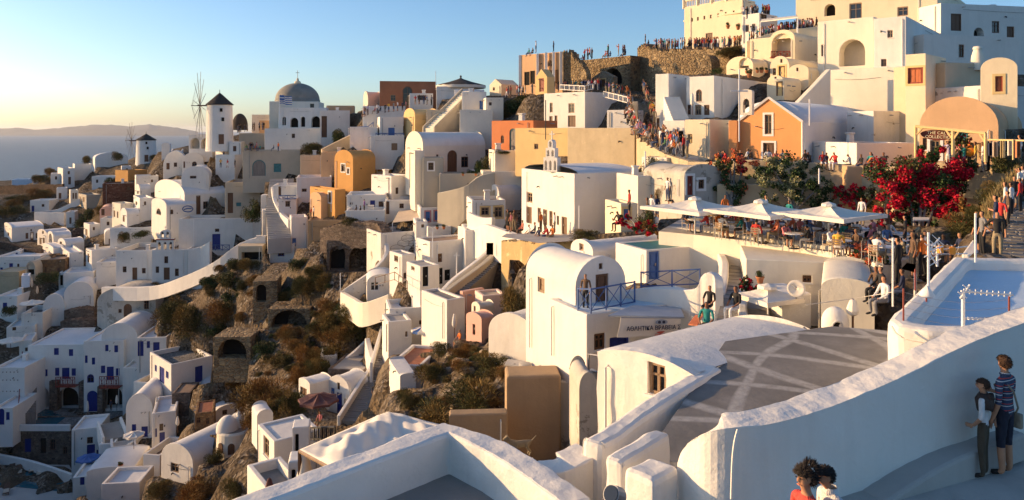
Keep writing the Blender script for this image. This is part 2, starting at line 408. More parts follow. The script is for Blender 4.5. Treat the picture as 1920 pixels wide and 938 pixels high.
def H(label, xc, d, a, yt, yb, xr=None, xl=None, wr=6., wl=6., roof='flat', yv=None, m='white', rm=None, name='house', cat='house',
      wins=(), par=.35, th=.28, found=2.5, group=None, bev=None, terr=True, ridge=.5, mR=None, clip=True, zend=0., seg=False):
    if isinstance(wins, str): wins = [tuple(float(q) if q[0].isdigit() or q[0] == '-' else q for q in w.split()) for w in wins.split(';') if w]
    a = R_(a); ca, sa = math.cos(a), math.sin(a)
    Xc = (xc-CX)/F*d
    def tR(px): k = (px-CX)/F; t = (k*d-Xc)/(ca-k*sa); return t, d+t*sa
    def tL(px): k = (px-CX)/F; t = (Xc-k*d)/(sa+k*ca); return t, d+t*ca
    if xr is not None: wr = tR(xr)[0]
    if xl is not None: wl = tL(xl)[0]
    if not (0.2 < wr < 60 and 0.2 < wl < 60): print('BAD HOUSE', label, round(wr, 2), round(wl, 2)); wr = min(max(wr, 2), 20); wl = min(max(wl, 2), 20)
    A_ = seg_pts if seg else arch_pts
    z1, z0 = Zp(yt, d), Zp(yb, d)
    o = Vector((Xc, d, z0)); root = thing(name, label, cat, o, group)
    fr = Fr((Xc, d, 0), (ca, sa), (-sa, ca))
    if terr:
        for u, v in ((0, 0), (wr, 0), (0, wl)):
            p = fr(u, v, 0); TERR.append((p.x, p.y, z0-.15))
    if clip:
        for e in ((wr, 0), (0, wl)):
            a_, b_ = fr(0, 0, z0), fr(*e, z0)
            A, B = (a_.x/a_.y, z0/a_.y, b_.x/b_.y, z0/b_.y, min(a_.y, b_.y)), None
            if A[0] > A[2]: A = (A[2], A[3], A[0], A[1], A[4])
            if e[1] == 0 or xl is not None: CLIP.append(A)
    zb = z0-found
    ptR = lambda s, z: fr(s, 0, z)
    ptL = lambda s, z: fr(0, s, z)
    vR = Vector((-sa, ca, 0)); vL = Vector((ca, sa, 0))
    if rm is None: rm = {'white': 'roofwhite', 'white_old': 'concrete_lt'}.get(m, m)
    # outlines of the two visible faces
    zaR = zaL = None
    outR = [(0, zb), (wr, zb), (wr, z1), (0, z1)]; outL = [(0, zb), (wl, zb), (wl, z1), (0, z1)]
    if roof in ('vL', 'gL', 'vR', 'gR', 'gvR', 'fvR', 'fvL'):
        onR = roof.endswith('L')
        wid = wr if onR else wl
        dm = (d+wid/2*sa) if onR else (d+wid/2*ca)
        za = Zp(yv, dm) if yv is not None else z1+wid*.4
        za = max(za, z1+.1)
        if roof[0] == 'v': top = A_(0, wid, z1, za, 16)
        elif roof in ('gR', 'gL', 'gvR'): top = [(wid, z1), (wid*ridge, za), (0, z1)]
        else: top = [(wid, z1), (0, z1)]
        o2 = [(0, zb), (wid, zb)]+top
        if onR: outR = o2
        else: outL = o2
    if zend:
        if roof[-1] == 'R': outR = [(0, zb), (wr, zb), (wr, z1+zend), (0, z1)]
        else: outL = [(0, zb), (wl, zb), (wl, z1+zend), (0, z1)]
    mb = MB()
    hR = openings(root, wins, 'R', tR, ptR, vR, d, 0, wr, zb, (z1 if roof[-1] != 'L' else za), 0)
    hL = openings(root, wins, 'L', tL, ptL, vL, d, 0, wl, zb, (z1 if roof[-1] != 'R' else za), 0)
    mats = [m, mR or m]
    for holes, out, pt, inn, mi in ((hR, outR, ptR, vR, 1), (hL, outL, ptL, vL, 0)):
        facade(mb, out, [h for h, _ in holes], pt, inn, holes[0][1] if holes else .16, mi)
        # deeper recesses for niches
        for h, dp in holes:
            if holes and abs(dp-holes[0][1]) > .01:
                n = len(h); q0 = [pt(*p)+inn*holes[0][1] for p in h]; q1 = [pt(*p)+inn*dp for p in h]
                mb.add(q0+q1, [(i, (i+1) % n, n+(i+1) % n, n+i) for i in range(n)])
    far = []
    if roof == 'flat':
        z2 = z1-par
        mb.add([fr(wr, 0, zb), fr(wr, wl, zb), fr(wr, wl, z1), fr(wr, 0, z1)], [(0, 1, 2, 3)])
        mb.add([fr(0, wl, zb), fr(wr, wl, zb), fr(wr, wl, z1), fr(0, wl, z1)], [(0, 1, 2, 3)])
        O = [(0, 0), (wr, 0), (wr, wl), (0, wl)]; I = [(th, th), (wr-th, th), (wr-th, wl-th), (th, wl-th)]
        if wr < 2.5*th or wl < 2.5*th or par < .02:
            mb.add([fr(u, v, z1) for u, v in O], [(0, 1, 2, 3)])
            rf = None
        else:
            vs = [fr(u, v, z1) for u, v in O]+[fr(u, v, z1) for u, v in I]+[fr(u, v, z2) for u, v in I]
            fs = []
            for i in range(4):
                j = (i+1) % 4; fs += [(i, j, 4+j, 4+i), (4+i, 4+j, 8+j, 8+i)]
            mb.add(vs, fs)
            rb = MB(); rb.add([fr(u, v, z2) for u, v in I], [(0, 1, 2, 3)]); rb.build('roof', rm, root, merge=False)
        mb.build('wall', mats, root, bevel=bev if bev is not None else (.05 if d > 30 else .07))
    else:
        onR = roof.endswith('L'); wid, ln = (wr, wl) if onR else (wl, wr)
        pf = (lambda s, l, z: fr(s, l, z)) if onR else (lambda s, l, z: fr(l, s, z))
        # sides + back up to the spring line
        mb.add([pf(wid, 0, zb), pf(wid, ln, zb), pf(wid, ln, z1+zend), pf(wid, 0, z1)], [(0, 1, 2, 3)], 1)
        back = [(0, zb), (wid, zb)]+(A_(0, wid, z1+zend, za+zend, 16) if roof[0] == 'v' or 'v' in roof else [(wid, z1), (wid*ridge, za), (0, z1)])
        n = len(back); mb.add([pf(s, ln, z) for s, z in back], [tuple(range(n))])
        # facade slab top (small raised coping)
        slab = A_(0, wid, z1, za, 16) if roof[0] == 'v' else ([(wid, z1), (wid*ridge, za), (0, z1)] if roof[0] == 'g' else [(wid, z1), (0, z1)])
        n = len(slab)
        tt = .3
        vs = [pf(s, 0, z) for s, z in slab]+[pf(s, tt, z) for s, z in slab]
        mb.add(vs, [(i, i+1, n+i+1, n+i) for i in range(n-1)])
        bk = slab; n = len(bk)
        if roof[0] != 'f':
            mb.add([pf(s, tt, z) for s, z in bk]+[pf(wid*.5, tt, z1)], [tuple(range(n+1))] if n > 3 else [(0, 1, 2)])
        wall = mb.build('wall', mats, root, bevel=bev if bev is not None else (.05 if d > 30 else .07))
        rb = MB()
        drop = .14 if roof[0] == 'v' else .05
        if 'v' in roof: arc = A_(.0, wid, z1, za-drop if roof[0] == 'v' else za-.25 if roof == 'gvR' else za, 20)
        else: arc = [(wid+.0, z1), (wid*ridge, za-drop), (0, z1)]
        n = len(arc)
        vs = [pf(s, tt-.02 if roof[0] == 'v' else tt, z) for s, z in arc]+[pf(s, ln-.02, z+zend) for s, z in arc]
        rb.add(vs, [(i, i+1, n+i+1, n+i) for i in range(n-1)])
        if roof[0] == 'g' and 'v' in roof: rb.add(vs[:n], [tuple(range(n))])
        ro = rb.build('roof', rm, root, smooth='v' in roof)
    HOUSES.append((label, root, fr, wr, wl, z1, zb, roof, d, m, par))
    return root
def polyhouse(label, pts, z1, zb, m='white', rm='roofwhite', par=.35, th=.4, name='house', cat='house', group=None, bev=.08, smoothc=0):
    """flat-roofed block on any plan; pts = world (x,y) counter-clockwise"""
    c = Vector((sum(p[0] for p in pts)/len(pts), sum(p[1] for p in pts)/len(pts), 0))
    root = thing(name, label, cat, Vector((c.x, c.y, zb)), group)
    n = len(pts); O = [Vector((p[0], p[1], 0)) for p in pts]; I = []
    for i in range(n):
        a, b, e = O[i-1], O[i], O[(i+1) % n]
        n1 = (b-a).normalized(); n2 = (e-b).normalized()
        n1 = Vector((-n1.y, n1.x, 0)); n2 = Vector((-n2.y, n2.x, 0))
        bi = (n1+n2); k = th/max(.35, (1+n1.dot(n2))/2*1.0)/2
        I.append(b+bi*k)
    up = lambda L, z: [Vector((p.x, p.y, z)) for p in L]
    mb = MB()
    if par > 0:
        vs = up(O, zb)+up(O, z1)+up(I, z1)+up(I, z1-par)
        fs = []
        for i in range(n):
            j = (i+1) % n
            fs += [(i, j, n+j, n+i), (n+i, n+j, 2*n+j, 2*n+i), (2*n+i, 2*n+j, 3*n+j, 3*n+i)]
        mb.add(vs, fs)
        rb = MB(); rb.add(up(I, z1-par), [tuple(range(n))]); 
        rb.build('roof', rm, root, merge=False)
    else:
        mb.add(up(O, zb)+up(O, z1), [(i, (i+1) % n, n+(i+1) % n, n+i) for i in range(n)])
        rb = MB(); rb.add(up(O, z1), [tuple(range(n))]); rb.build('roof', rm, root, merge=False)
    mb.build('wall', m, root, bevel=bev)
    for p in pts: TERR.append((p[0], p[1], zb+.6))
    return root
def smooth_line(pts, k=4):
    out = []
    n = len(pts)
    for i in range(n-1):
        p0, p1, p2, p3 = pts[max(i-1, 0)], pts[i], pts[i+1], pts[min(i+2, n-1)]
        for j in range(k):
            t = j/k
            out.append(.5*((2*p1)+(p2-p0)*t+(2*p0-5*p1+4*p2-p3)*t*t+(3*p1-p0-3*p2+p3)*t**3))
    out.append(pts[-1]); return out
def Wl(label, pts, h, th=.35, m='white', name='wall', cat='wall', group=None, k=4, bev=.07, terr=True, jag=0., side=1, zbot=None, parent=None, sm=True, clip=True):
    """free-standing wall: pts = (px, py of its top, depth); thickness goes away from the camera"""
    w = [P(*p) for p in pts]
    if sm and len(w) > 2: w = smooth_line(w, k)
    if jag:
        w2 = []
        for i in range(len(w)-1):
            for j in range(5): w2.append(w[i].lerp(w[i+1], j/5)+Vector((0, 0, random.uniform(-jag, jag*.5))))
        w = w2+[w[-1]]
    base = Vector((w[0].x, w[0].y, w[0].z-h))
    mb = MB(); n = len(w); vs = []
    for i, p in enumerate(w):
        d = (w[min(i+1, n-1)]-w[max(i-1, 0)]); d.z = 0; d.normalize()
        nn = Vector((-d.y, d.x, 0))*side
        zb = (p.z-h) if zbot is None else zbot
        if 0 < i < n-1:
            d1 = (w[i]-w[i-1]); d1.z = 0; d1.normalize(); nn = nn/max(.4, abs(nn.dot(Vector((-d1.y, d1.x, 0)))))
        q = p+nn*th
        vs += [Vector((p.x, p.y, zb)), p, q, Vector((q.x, q.y, zb))]
        if terr and i % 3 == 0: TERR.append((p.x, p.y, zb+.5))
    fs = []
    for i in range(n-1):
        a = i*4; b = a+4
        fs += [(a, b, b+1, a+1), (a+1, b+1, b+2, a+2), (a+2, b+2, b+3, a+3)]
    fs += [(0, 1, 2, 3), (4*n-1, 4*n-2, 4*n-3, 4*n-4)]
    mb.add(vs, fs)
    if clip:
        for i in range(n-1):
            a, b = w[i], w[i+1]
            CLIP.append((a.x/a.y, (a.z-min(h, 2.)*.7)/a.y, b.x/b.y, (b.z-min(h, 2.)*.7)/b.y, min(a.y, b.y)))
    if parent is not None: return mb.build(name, m, parent, bevel=bev)
    o = mb.build(name, m, loc=base, bevel=bev)
    return tag(o, label, cat, group)
def Stairs(label, p0, p1, width, n, m='paving', wall=None, name='staircase', cat='stairs', side=1, under=2.):
    """open-air flight from low point p0 to high point p1 (px,py,d), width to the right"""
    a, b = P(*p0), P(*p1); root = thing(name, label, cat, a)
    dr = Vector((b.x-a.x, b.y-a.y, 0)); ln = dr.length; dr.normalize(); nn = Vector((dr.y, -dr.x, 0))*side
    dz = (b.z-a.z)/n; dl = ln/n
    fr = Fr((a.x, a.y, a.z), (dr.x, dr.y), (nn.x, nn.y))
    mb = MB()
    for i in range(n):
        mb.box(fr, i*dl, (i+1)*dl+.02, 0, width, (i)*dz-under, (i+1)*dz+random.uniform(-.012, .012))
    mb.build('steps', m, root, merge=False)
    if wall:
        for v in ((-.3, 0), (width, width+.3)):
            mb = MB()
            pts = [fr(-.2, v[0], .5), fr(ln, v[0], ln/dl*dz+.55), fr(ln, v[0], -under), fr(-.2, v[0], -under)]
            mb.prism(pts, nn*(v[1]-v[0])); mb.build('side_wall', wall, root, bevel=.06)
    TERR.append((a.x, a.y, a.z-.4)); TERR.append((b.x, b.y, b.z-.4))
    return root
def railing(label, pts, h=.95, m='bluerail', cross=True, post=1.4, name='railing', cat='railing', r=.03, bal=0):
    """post-and-rail fence along (px,py of its foot,depth)"""
    w = [P(*p) for p in pts]; root = thing(name, label, cat, w[0])
    up = Vector((0, 0, h)); pm = MB(); cm = MB()
    for i in range(len(w)-1):
        a, b = w[i], w[i+1]; n = max(1, round((b-a).length/post))
        rl = MB(); rl.tube([a+up, b+up], r*1.2, 5); rl.tube([a+up*.12, b+up*.12], r, 5); rl.build('rail', m, root)
        for j in range(n+1):
            if i > 0 and j == 0: continue
            q = a.lerp(b, j/n); pp = MB(); pp.tube([q, q+up*1.05], r*1.3, 5); pp.build('post', m, root)
        for j in range(n):
            q0, q1 = a.lerp(b, j/n), a.lerp(b, (j+1)/n)
            if cross:
                cm.tube([q0+up*.12, q1+up], r*.7, 4); cm.tube([q0+up, q1+up*.12], r*.7, 4)
            for t in range(bal):
                q = q0.lerp(q1, (t+.5)/bal); bm_ = MB(); bm_.tube([q+up*.12, q+up], r*.6, 4); bm_.build('baluster', m, root)
    if cm.v: cm.build('cross_braces' if cross else 'balusters', m, root)
    return root
def roofstroke():
    m, nt, b = newmat('roofstroke'); v = gpos(nt)
    base = ramp(nt, noise(nt, .6, 6, .65, v), [(.3, (.13, .12, .105)), (.55, (.20, .185, .165)), (.75, (.28, .26, .235))])
    # broad curved brush sweeps of thin limewash left on the concrete
    tot = None
    for (sc_, rot, off, ds_, lo) in ((.17, .4, 0, 9., .965), (.12, 1.7, 9, 5., .97), (.15, 2.7, 4, 4., .972)):
        mp = N(nt, 'ShaderNodeMapping'); mp.inputs['Rotation'].default_value = (0, 0, rot); mp.inputs['Location'].default_value = (off, off*.6, 0)
        nt.links.new(v, mp.inputs[0]); wv = N(nt, 'ShaderNodeTexWave'); wv.inputs['Scale'].default_value = sc_; wv.inputs['Distortion'].default_value = ds_
        wv.inputs['Detail'].default_value = 1.; wv.wave_type = 'RINGS' if rot > 1 else 'BANDS'; wv.rings_direction = 'Z'; wv.inputs['Detail Scale'].default_value = .8; nt.links.new(mp.outputs[0], wv.inputs[0])
        r = ramp(nt, wv.outputs['Fac'], [(lo-.03, (0, 0, 0)), (lo+.02, (1, 1, 1))]).outputs[0]
        tot = r if tot is None else mixc(nt, 1., tot, r, 'LIGHTEN')
    br = ramp(nt, noise(nt, 5, 5, .7, v), [(.3, (.3,)*3), (.6, (1.,)*3)])
    k = mixc(nt, 1., tot, br.outputs[0], 'MULTIPLY')
    o = mixc(nt, k, base.outputs[0], (.42, .40, .365))
    nt.links.new(o, b.inputs['Base Color']); b.inputs['Roughness'].default_value = .9
    bump(nt, b, noise(nt, 6, 5, .6, v), .4, .03)
roofstroke()
def ground_mat():
    m, nt, b = newmat('ground'); v = gpos(nt)
    c1 = ramp(nt, noise(nt, .12, 6, .6, v), [(.35, (.075, .055, .035)), (.5, (.15, .11, .07)), (.62, (.24, .19, .13)), (.72, (.10, .085, .04))])
    vo = N(nt, 'ShaderNodeTexVoronoi'); vo.inputs['Scale'].default_value = 3.4; nt.links.new(v, vo.inputs['Vector'])
    sp = N(nt, 'ShaderNodeSeparateColor'); nt.links.new(vo.outputs['Color'], sp.inputs[0])
    st = ramp(nt, sp.outputs[0], [(0, (.04, .03, .022)), (.5, (.12, .09, .06)), (.9, (.22, .18, .14)), (1, (.34, .30, .25))])
    msk = ramp(nt, noise(nt, .3, 5, .65, v), [(.42, (0, 0, 0)), (.55, (1, 1, 1))])
    o = mixc(nt, msk.outputs[0], c1.outputs[0], st.outputs[0])
    fine = ramp(nt, noise(nt, 4, 6, .7, v), [(.3, (.6,)*3), (.7, (1.2,)*3)])
    o = mixc(nt, 1., o, fine.outputs[0], 'MULTIPLY')
    nt.links.new(o, b.inputs['Base Color']); b.inputs['Roughness'].default_value = 1.
    b.inputs['Specular IOR Level'].default_value = .1
    h = mixc(nt, .5, noise(nt, 1.2, 8, .7, v), vo.outputs['Distance'])
    bump(nt, b, h, 1., .35)
ground_mat()
def sea_mat():
    m, nt, b = newmat('sea'); v = gpos(nt)
    r = ramp(nt, noise(nt, .0006, 5, .6, v), [(.3, (.015, .03, .045)), (.7, (.03, .05, .065))])
    nt.links.new(r.outputs[0], b.inputs['Base Color']); b.inputs['Roughness'].default_value = .38
    mp = N(nt, 'ShaderNodeMapping'); mp.inputs['Scale'].default_value = (.03, .05, .03); nt.links.new(v, mp.inputs[0])
    bump(nt, b, noise(nt, 1., 6, .65, mp.outputs[0]), 1., 12.)
sea_mat()
def pool_mat(nm, c):
    m, nt, b = newmat(nm); v = gpos(nt)
    r = ramp(nt, noise(nt, .5, 3, .5, v), [(.3, tuple(x*.7 for x in c)), (.7, c)])
    nt.links.new(r.outputs[0], b.inputs['Base Color']); b.inputs['Roughness'].default_value = .08
    bump(nt, b, noise(nt, 2.2, 3, .5, v), .12, .05)
pool_mat('pool', (.02, .13, .17))
# =============================================================== LEFT: the village below the windmills
H('low white barrel roofed row beside the far windmill', 178, 218, 35, 297, 308, xr=240, wl=6, roof='vL', yv=286)
H('small white cottage with rounded corner above the long dark stone wall', 95, 214, 30, 326, 345, xr=114, wl=6, wins='R w 103 107 331 337')
H('white two storey house above the stone wall with dark door', 118, 212, 40, 316, 352, xr=140, xl=108, wins='R w 127 131 321 327;R d 128 133 332 346;L d 110 114 333 343')
H('white flat roofed house on the ridge behind the two storey house', 140, 220, 35, 308, 338, xr=172, wl=7)
H('low pale blue white shed at the far left sea edge', 22, 236, 20, 337, 347, xr=53, wl=5, m='white_blue')
H('tiny white hut with a dark doorway left of the sea edge shrubs', 62, 222, 25, 333, 344, xr=70, wl=3, wins='R d 64 67 335 343')
Wl('long dark dry stone retaining wall below the sea edge houses', [(-20, 349, 222), (50, 347, 214), (117, 345, 206)], 3.0, .6, 'stone_dark', name='stone_wall', jag=.15, bev=0)
H('small white house with blue door in the dark scrub at far left', 56, 192, 5, 376, 398, xr=92, wl=5, wins='R db 59 64 386 397;R w 78 83 383 388')
H('brown shaded house with sunlit left face on the far slope', 162, 184, 45, 366, 388, xr=190, xl=147, m='greycream', rm='concrete', wins='L d 149 152 369 378;L d 155 159 370 379')
H('big dark red lava stone house with one dark window', 192, 170, 25, 345, 382, xr=252, wl=7, m='stone_red', rm='concrete', par=.3, wins='R w 238 244 350 357')
H('ochre walled shed lit by the sun above the dark stone house', 240, 178, 60, 320, 336, xl=216, wr=5, m='ochre', rm='roofbrown')
H('white cubic house right of the dark red stone house', 255, 164, 30, 330, 366, xr=297, wl=5, wins='R w 283 287 337 342')
H('small white vault with scalloped parapet under the white cubic house', 262, 156, 45, 356, 372, xr=283, xl=254, roof='vR', yv=345, wins='L w 257 260 358 364')
H('pink vaulted cottage with dark window on the far slope', 187, 163, 25, 396, 412, xr=212, wl=7, roof='vL', yv=387, m='pink', wins='R d 190 196 392 404')
H('narrow sunlit cream house with two slim doors beside the pink cottage', 226, 152, 50, 382, 412, xl=210, xr=250, m='cream_pale', wins='L d 213 216 395 407;L d 219 222 397 409')
H('white vault with tall arched end next to the cream house', 238, 146, 45, 402, 420, xl=226, xr=262, roof='vR', yv=390, wins='L da 230 234 404 416')
H('white flat roofed house with terrace under the small scalloped vault', 262, 148, 35, 372, 402, xr=288, xl=250, wins='L w 254 257 378 385;R w 270 274 378 385')
H('white chapel like house with arched window and sunlit rounded end', 306, 146, 48, 396, 432, xl=283, xr=340, roof='vR', yv=376, wins='L wa 294 300 392 404')
H('white trapezoid walled house with bare roof terrace at far left', 64, 182, -14, 398, 420, xr=120, wl=9, rm='concrete_lt')
H('small white annex at the right end of the trapezoid house', 124, 176, 20, 398, 426, xr=140, wl=4, wins='R d 130 134 408 420')
H('long white barrel vault with three dark openings at the far left', 22, 166, 42, 428, 453, xl=8, xr=82, roof='vR', yv=419, wins='R d 48 53 437 448;R d 57 63 435 452;R w 67 71 437 447;L w 14 17 436 443;R w 57 60 430 434')
H('white vault with sunlit rounded front and two doors behind the brown parapets', 88, 159, 52, 440, 462, xl=70, xr=130, roof='vR', yv=430, wins='L d 74 78 446 458;L d 80 84 446 458;L w 79 82 433 439')
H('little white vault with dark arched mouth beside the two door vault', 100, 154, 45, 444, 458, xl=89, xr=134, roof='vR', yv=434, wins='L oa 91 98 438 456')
H('white barrel vault with sunlit cream end wall on the left slope', 123, 149, 50, 458, 480, xl=108, xr=158, roof='vR', yv=447, wins='L w 112 116 453 461;L d 118 121 466 476;R d 130 134 468 478')
H('white porch house with twin doors below the cream ended vault', 100, 146, 45, 466, 490, xl=80, xr=120, roof='vR', yv=458, wins='L d 84 87 471 484;L d 91 94 472 486')
H('small white flat house behind the pergola on the left slope', 130, 140, 40, 474, 500, xl=108, xr=157, wins='L d 123 126 478 492')
Wl('dark brown parapet wall at the left edge', [(-10, 453, 158), (16, 456, 156), (40, 462, 154)], 2., .5, 'stone_dark', name='parapet_wall')
Wl('dark brown parapet wall in front of the two door vault', [(40, 465, 150), (78, 468, 148)], 2., .5, 'stone_dark', name='parapet_wall')
H('white house with blue shutters at the left picture edge', -10, 142, 8, 482, 508, xr=76, wl=8, wins='R sl 27 33 474 481;R db 17 24 494 508;R w 32 36 495 503;R wb 0 5 502 506')
H('small white cube with blue window on the roof at far left', 28, 147, 20, 471, 482, xr=38, wl=4, wins='R wb 29 33 474 480')
H('white cube with square blue shutter beside the brown parapet', 56, 146, 20, 478, 492, xr=78, wl=4, wins='R sl 57 65 480 487')
H('old grey arched vault with dark mouth above the garden terrace', 48, 134, 10, 506, 516, xr=66, wl=7, roof='vL', yv=490, m='greycream', wins='R oa 50 64 494 516')
H('brown stone house with two dark doors on the left slope', 70, 137, 15, 488, 518, xr=122, wl=6, m='stone_ochre', rm='roofbrown', wins='R d 83 87 501 511;R d 107 112 503 512')
H('brown stone upper block with shaded porch', 82, 141, 15, 482, 492, xr=100, wl=4, m='stone_ochre', rm='roofbrown')
H('rough beige retaining wall house at the left edge under the blue doors', -10, 136, 4, 510, 552, xr=36, wl=5, m='stucco', par=.1)
H('small round white kiosk with flat dark drum beside the garden', 40, 131, 30, 518, 528, xr=56, wl=3, m='white_blue')
H('white terrace house with blue door at the lower left edge', -10, 127, 5, 556, 590, xr=32, wl=6, wins='R db 5 13 568 586')
H('large white shaded house wall with sunlit top edge left of the chapel', 206, 142, 12, 428, 470, xr=284, wl=8, m='white', terr=True)
H('white house end with slim sunlit bell gable left of the chapel', 172, 138, 45, 470, 506, xl=161, xr=222, wins='L oa 164 168 458 468;L d 164 167 476 492')
H('white block directly left of the chapel yard', 180, 134, 15, 492, 530, xr=222, wl=6)
H('tall white stepped wall house left of the chapel terrace', 119, 134, 20, 512, 562, xr=176, wl=6)
H('white loggia cube with open columns beside the stepped wall house', 110, 136, 20, 512, 540, xr=120, wl=4, wins='R o 112 118 516 536')
H('white swooping low vault under the stepped wall house', 120, 129, 20, 555, 575, xr=176, wl=7, roof='vL', yv=528)
H('white chapel with bell gable and dark doors on the terrace', 217, 129, 4, 470, 527, xr=284, wl=9, name='chapel', cat='chapel', rm='concrete', par=.8,
  wins='R w 230 237 500 511;R d 248 257 502 525;R w 266 273 503 513')
H('white chapel front wing with tall door below the bell gable', 284, 127, 6, 469, 526, xr=352, wl=9, name='chapel', cat='chapel', rm='concrete', par=.8,
  wins='R w 292 298 500 512;R d 307 318 502 525;R w 308 315 481 494;R w 328 335 504 518')
Wl('white wall rising to the right of the chapel', [(352, 468, 127), (375, 463, 127), (393, 453, 126)], 8., .5, 'white', name='chapel_wall')
H('big white vaulted house with oval sign on its terrace wall', 346, 138, 40, 366, 412, xl=290, xr=424, roof='vR', yv=337, wins='R d 368 376 367 402;R w 381 390 378 392')
H('small white vaulted annex with two arched windows', 312, 135, 42, 386, 432, xl=284, xr=368, roof='vR', yv=372, wins='L wa 293 302 391 403;R wa 319 325 393 402')
H('tall old beige house with sloping top and dark windows beside the stone stair', 422, 134, 12, 342, 412, xr=488, wl=9, m='greycream', rm='concrete', wins='R d 427 437 362 400;R sg 443 452 380 387')
H('long white terrace retaining wall with a dark blue door', 335, 131, 8, 411, 480, xr=492, wl=6, par=.7, rm='paving', wins='R db 398 413 439 468;R w 403 411 429 435')
H('white pier at the head of the terrace wall beside the stair', 492, 114, 20, 394, 446, xr=508, wl=2, par=0)
Wl('curved white parapet wall sweeping below the chapel', [(190, 539, 123), (280, 538, 119), (340, 520, 114), (400, 492, 110), (450, 456, 109), (498, 442, 109)], 2.2, .9, 'white', name='parapet_wall')
H('old stone vault ruin with arched doorway and stained front', 182, 122, 2, 566, 608, xr=292, wl=9, roof='vL', yv=538, m='stained', wins='R da 232 247 570 605;R w 222 228 580 587;R w 270 279 564 580')
for i, (y, d, x0, x1) in enumerate([(582, 128, 120, 176), (602, 126, 113, 178), (622, 124, 108, 176)]):
    Wl(['uppermost', 'middle', 'lowest'][i]+' dark stone terrace wall left of the old vault ruin', [(x0, y, d), ((x0+x1)/2, y-3, d-.5), (x1, y, d)], 2.2, 2.5, 'stone', name='stone_terrace', jag=.15, bev=0)
H('white rounded house with small window over the umbrella terrace', 80, 128, 15, 578, 612, xr=122, wl=7, roof='vL', yv=551, wins='R w 86 91 583 593')
H('white terrace block with steps under the cream umbrella', 40, 124, 12, 588, 640, xr=80, wl=6, par=.8, rm='paving')
H('white roofed house with small dark window at the lower left', 12, 122, 20, 614, 650, xr=66, wl=7, wins='R w 23 30 612 620')
H('white low house with one small window left of the hotel', 36, 117, 25, 640, 676, xr=60, wl=5, wins='R w 47 52 652 659')
H('white stepped terrace house with rows of little vents at the left edge', -12, 108, 2, 690, 766, xr=46, wl=9, wins=[('R', 'w', x, x+2.2, y, y+2.2) for y in (697, 712, 733) for x in (4, 11, 18, 25, 32)])
H('white arched house with blue doors at the lower left edge', -14, 103, 4, 766, 806, xr=24, wl=6, wins='R dba -2 8 764 797;R db 11 18 773 788')
Wl('white slanting wall left of the brown shaded house', [(86, 401, 186), (118, 388, 186), (150, 372, 187)], 1.6, .6, 'white', name='stair_wall')
H('white porch cottage on the slope below the two storey house', 106, 199, 30, 353, 374, xr=126, wl=4, wins='R d 110 115 362 373')
H('small cream hut with two doors left of the brown shaded house', 132, 191, 35, 357, 374, xr=147, wl=4, m='cream_pale', wins='R d 136 139 362 373;R d 141 144 362 373')
H('long white flat house behind the dark red stone house', 172, 197, 10, 331, 354, xr=216, wl=5, wins='R w 180 184 337 343;R d 196 200 340 353')
H('white flat house directly below the pink vaulted cottage', 188, 157, 15, 410, 436, xr=236, wl=5, wins='R w 200 205 416 423;R d 218 223 418 434')
H('small white house with sunlit end beside the stepped lane', 168, 159, 45, 421, 444, xl=157, xr=188, wins='L d 160 164 430 442;R w 174 178 426 432')
H('grey rubble shed under the trapezoid house', 136, 168, 25, 432, 452, xr=160, wl=4, m='stone', rm='roofbrown', wins='R dk 146 151 440 452')
H('low white vault wedged between the stepped lane and the shaded wall', 196, 149, 30, 440, 462, xr=218, wl=5, roof='vL', yv=431, wins='R d 204 208 448 461')
H('white cube on the slope under the far windmill', 228, 200, 30, 312, 326, xr=246, wl=4, wins='R w 236 240 316 321')
H('white terrace block left of the white wall fan', 600, 74, 10, 668, 690, xr=632, wl=3, par=.5, rm='concrete_lt')
# hotel
hot = H('large white hotel wing with blue windows above the grotto pool', 52, 113, 4, 648, 768, xr=157, wl=10, name='hotel', cat='hotel', par=.2, wins='R s 101 110 653 666;R s 129 137 655 668;R s 63 71 692 705;R s 80 89 693 706;R s 103 111 690 705;R db 116 130 690 711;R s 134 142 691 705;R oa 58 92 725 767;R oa 108 147 727 767')
hot2 = H('white hotel wing with arched blue door and tall blue balcony door', 157, 112, 6, 640, 772, xr=232, wl=10, name='hotel', cat='hotel', par=.2, wins='R s 159 164 667 681;R s 172 178 671 684;R wab 163 176 702 718;R s 189 197 686 700;R db 200 213 688 713;R s 217 224 691 705;R dba 163 183 733 772;R oa 193 229 725 766;R s 197 203 647 659;R s 214 221 648 661')
H('white upper hotel block with bluish vaulted roof', 190, 113, 6, 634, 666, xr=258, wl=8, roof='vL', yv=606, wins='R s 197 203 638 651;R s 214 221 647 661')
H('white hotel block with two tall blue doors beside the upper terrace', 256, 109, 6, 634, 700, xr=312, wl=8, wins='R db 258 269 640 668;R s 275 281 640 653;R db 287 299 642 670')
H('white hotel block with small window under the brown balcony', 230, 110, 6, 690, 770, xr=268, wl=6, wins='R w 258 264 725 735')
H('white cubic house with blue furnished roof terrace right of the hotel', 321, 96, 45, 684, 734, xl=281, xr=399, par=.6, rm='paving', wins='L s 290 294 685 697;L db 299 308 689 718;L s 311 316 697 710;R db 366 380 687 717')
H('white terrace wall below the blue terrace house', 250, 101, -10, 716, 770, xr=320, wl=5, par=.7, rm='paving')
H('white vaulted cottage with rounded end and one small window', 402, 88, 30, 777, 806, xl=352, xr=458, roof='vL', yv=758, wins='R w 417 426 769 778;L db 362 368 766 779')
H('dark brown stone shed with flat roof beside the white vaulted cottage', 322, 92, 8, 738, 780, xr=357, wl=4, m='stone', rm='roofbrown', par=.1)
H('brown stone cube with dark windows among the terraces', 366, 82, 20, 776, 818, xr=402, wl=4, m='stone_ochre', rm='tile', par=.1, wins='R w 369 376 783 794;R w 386 393 784 796')
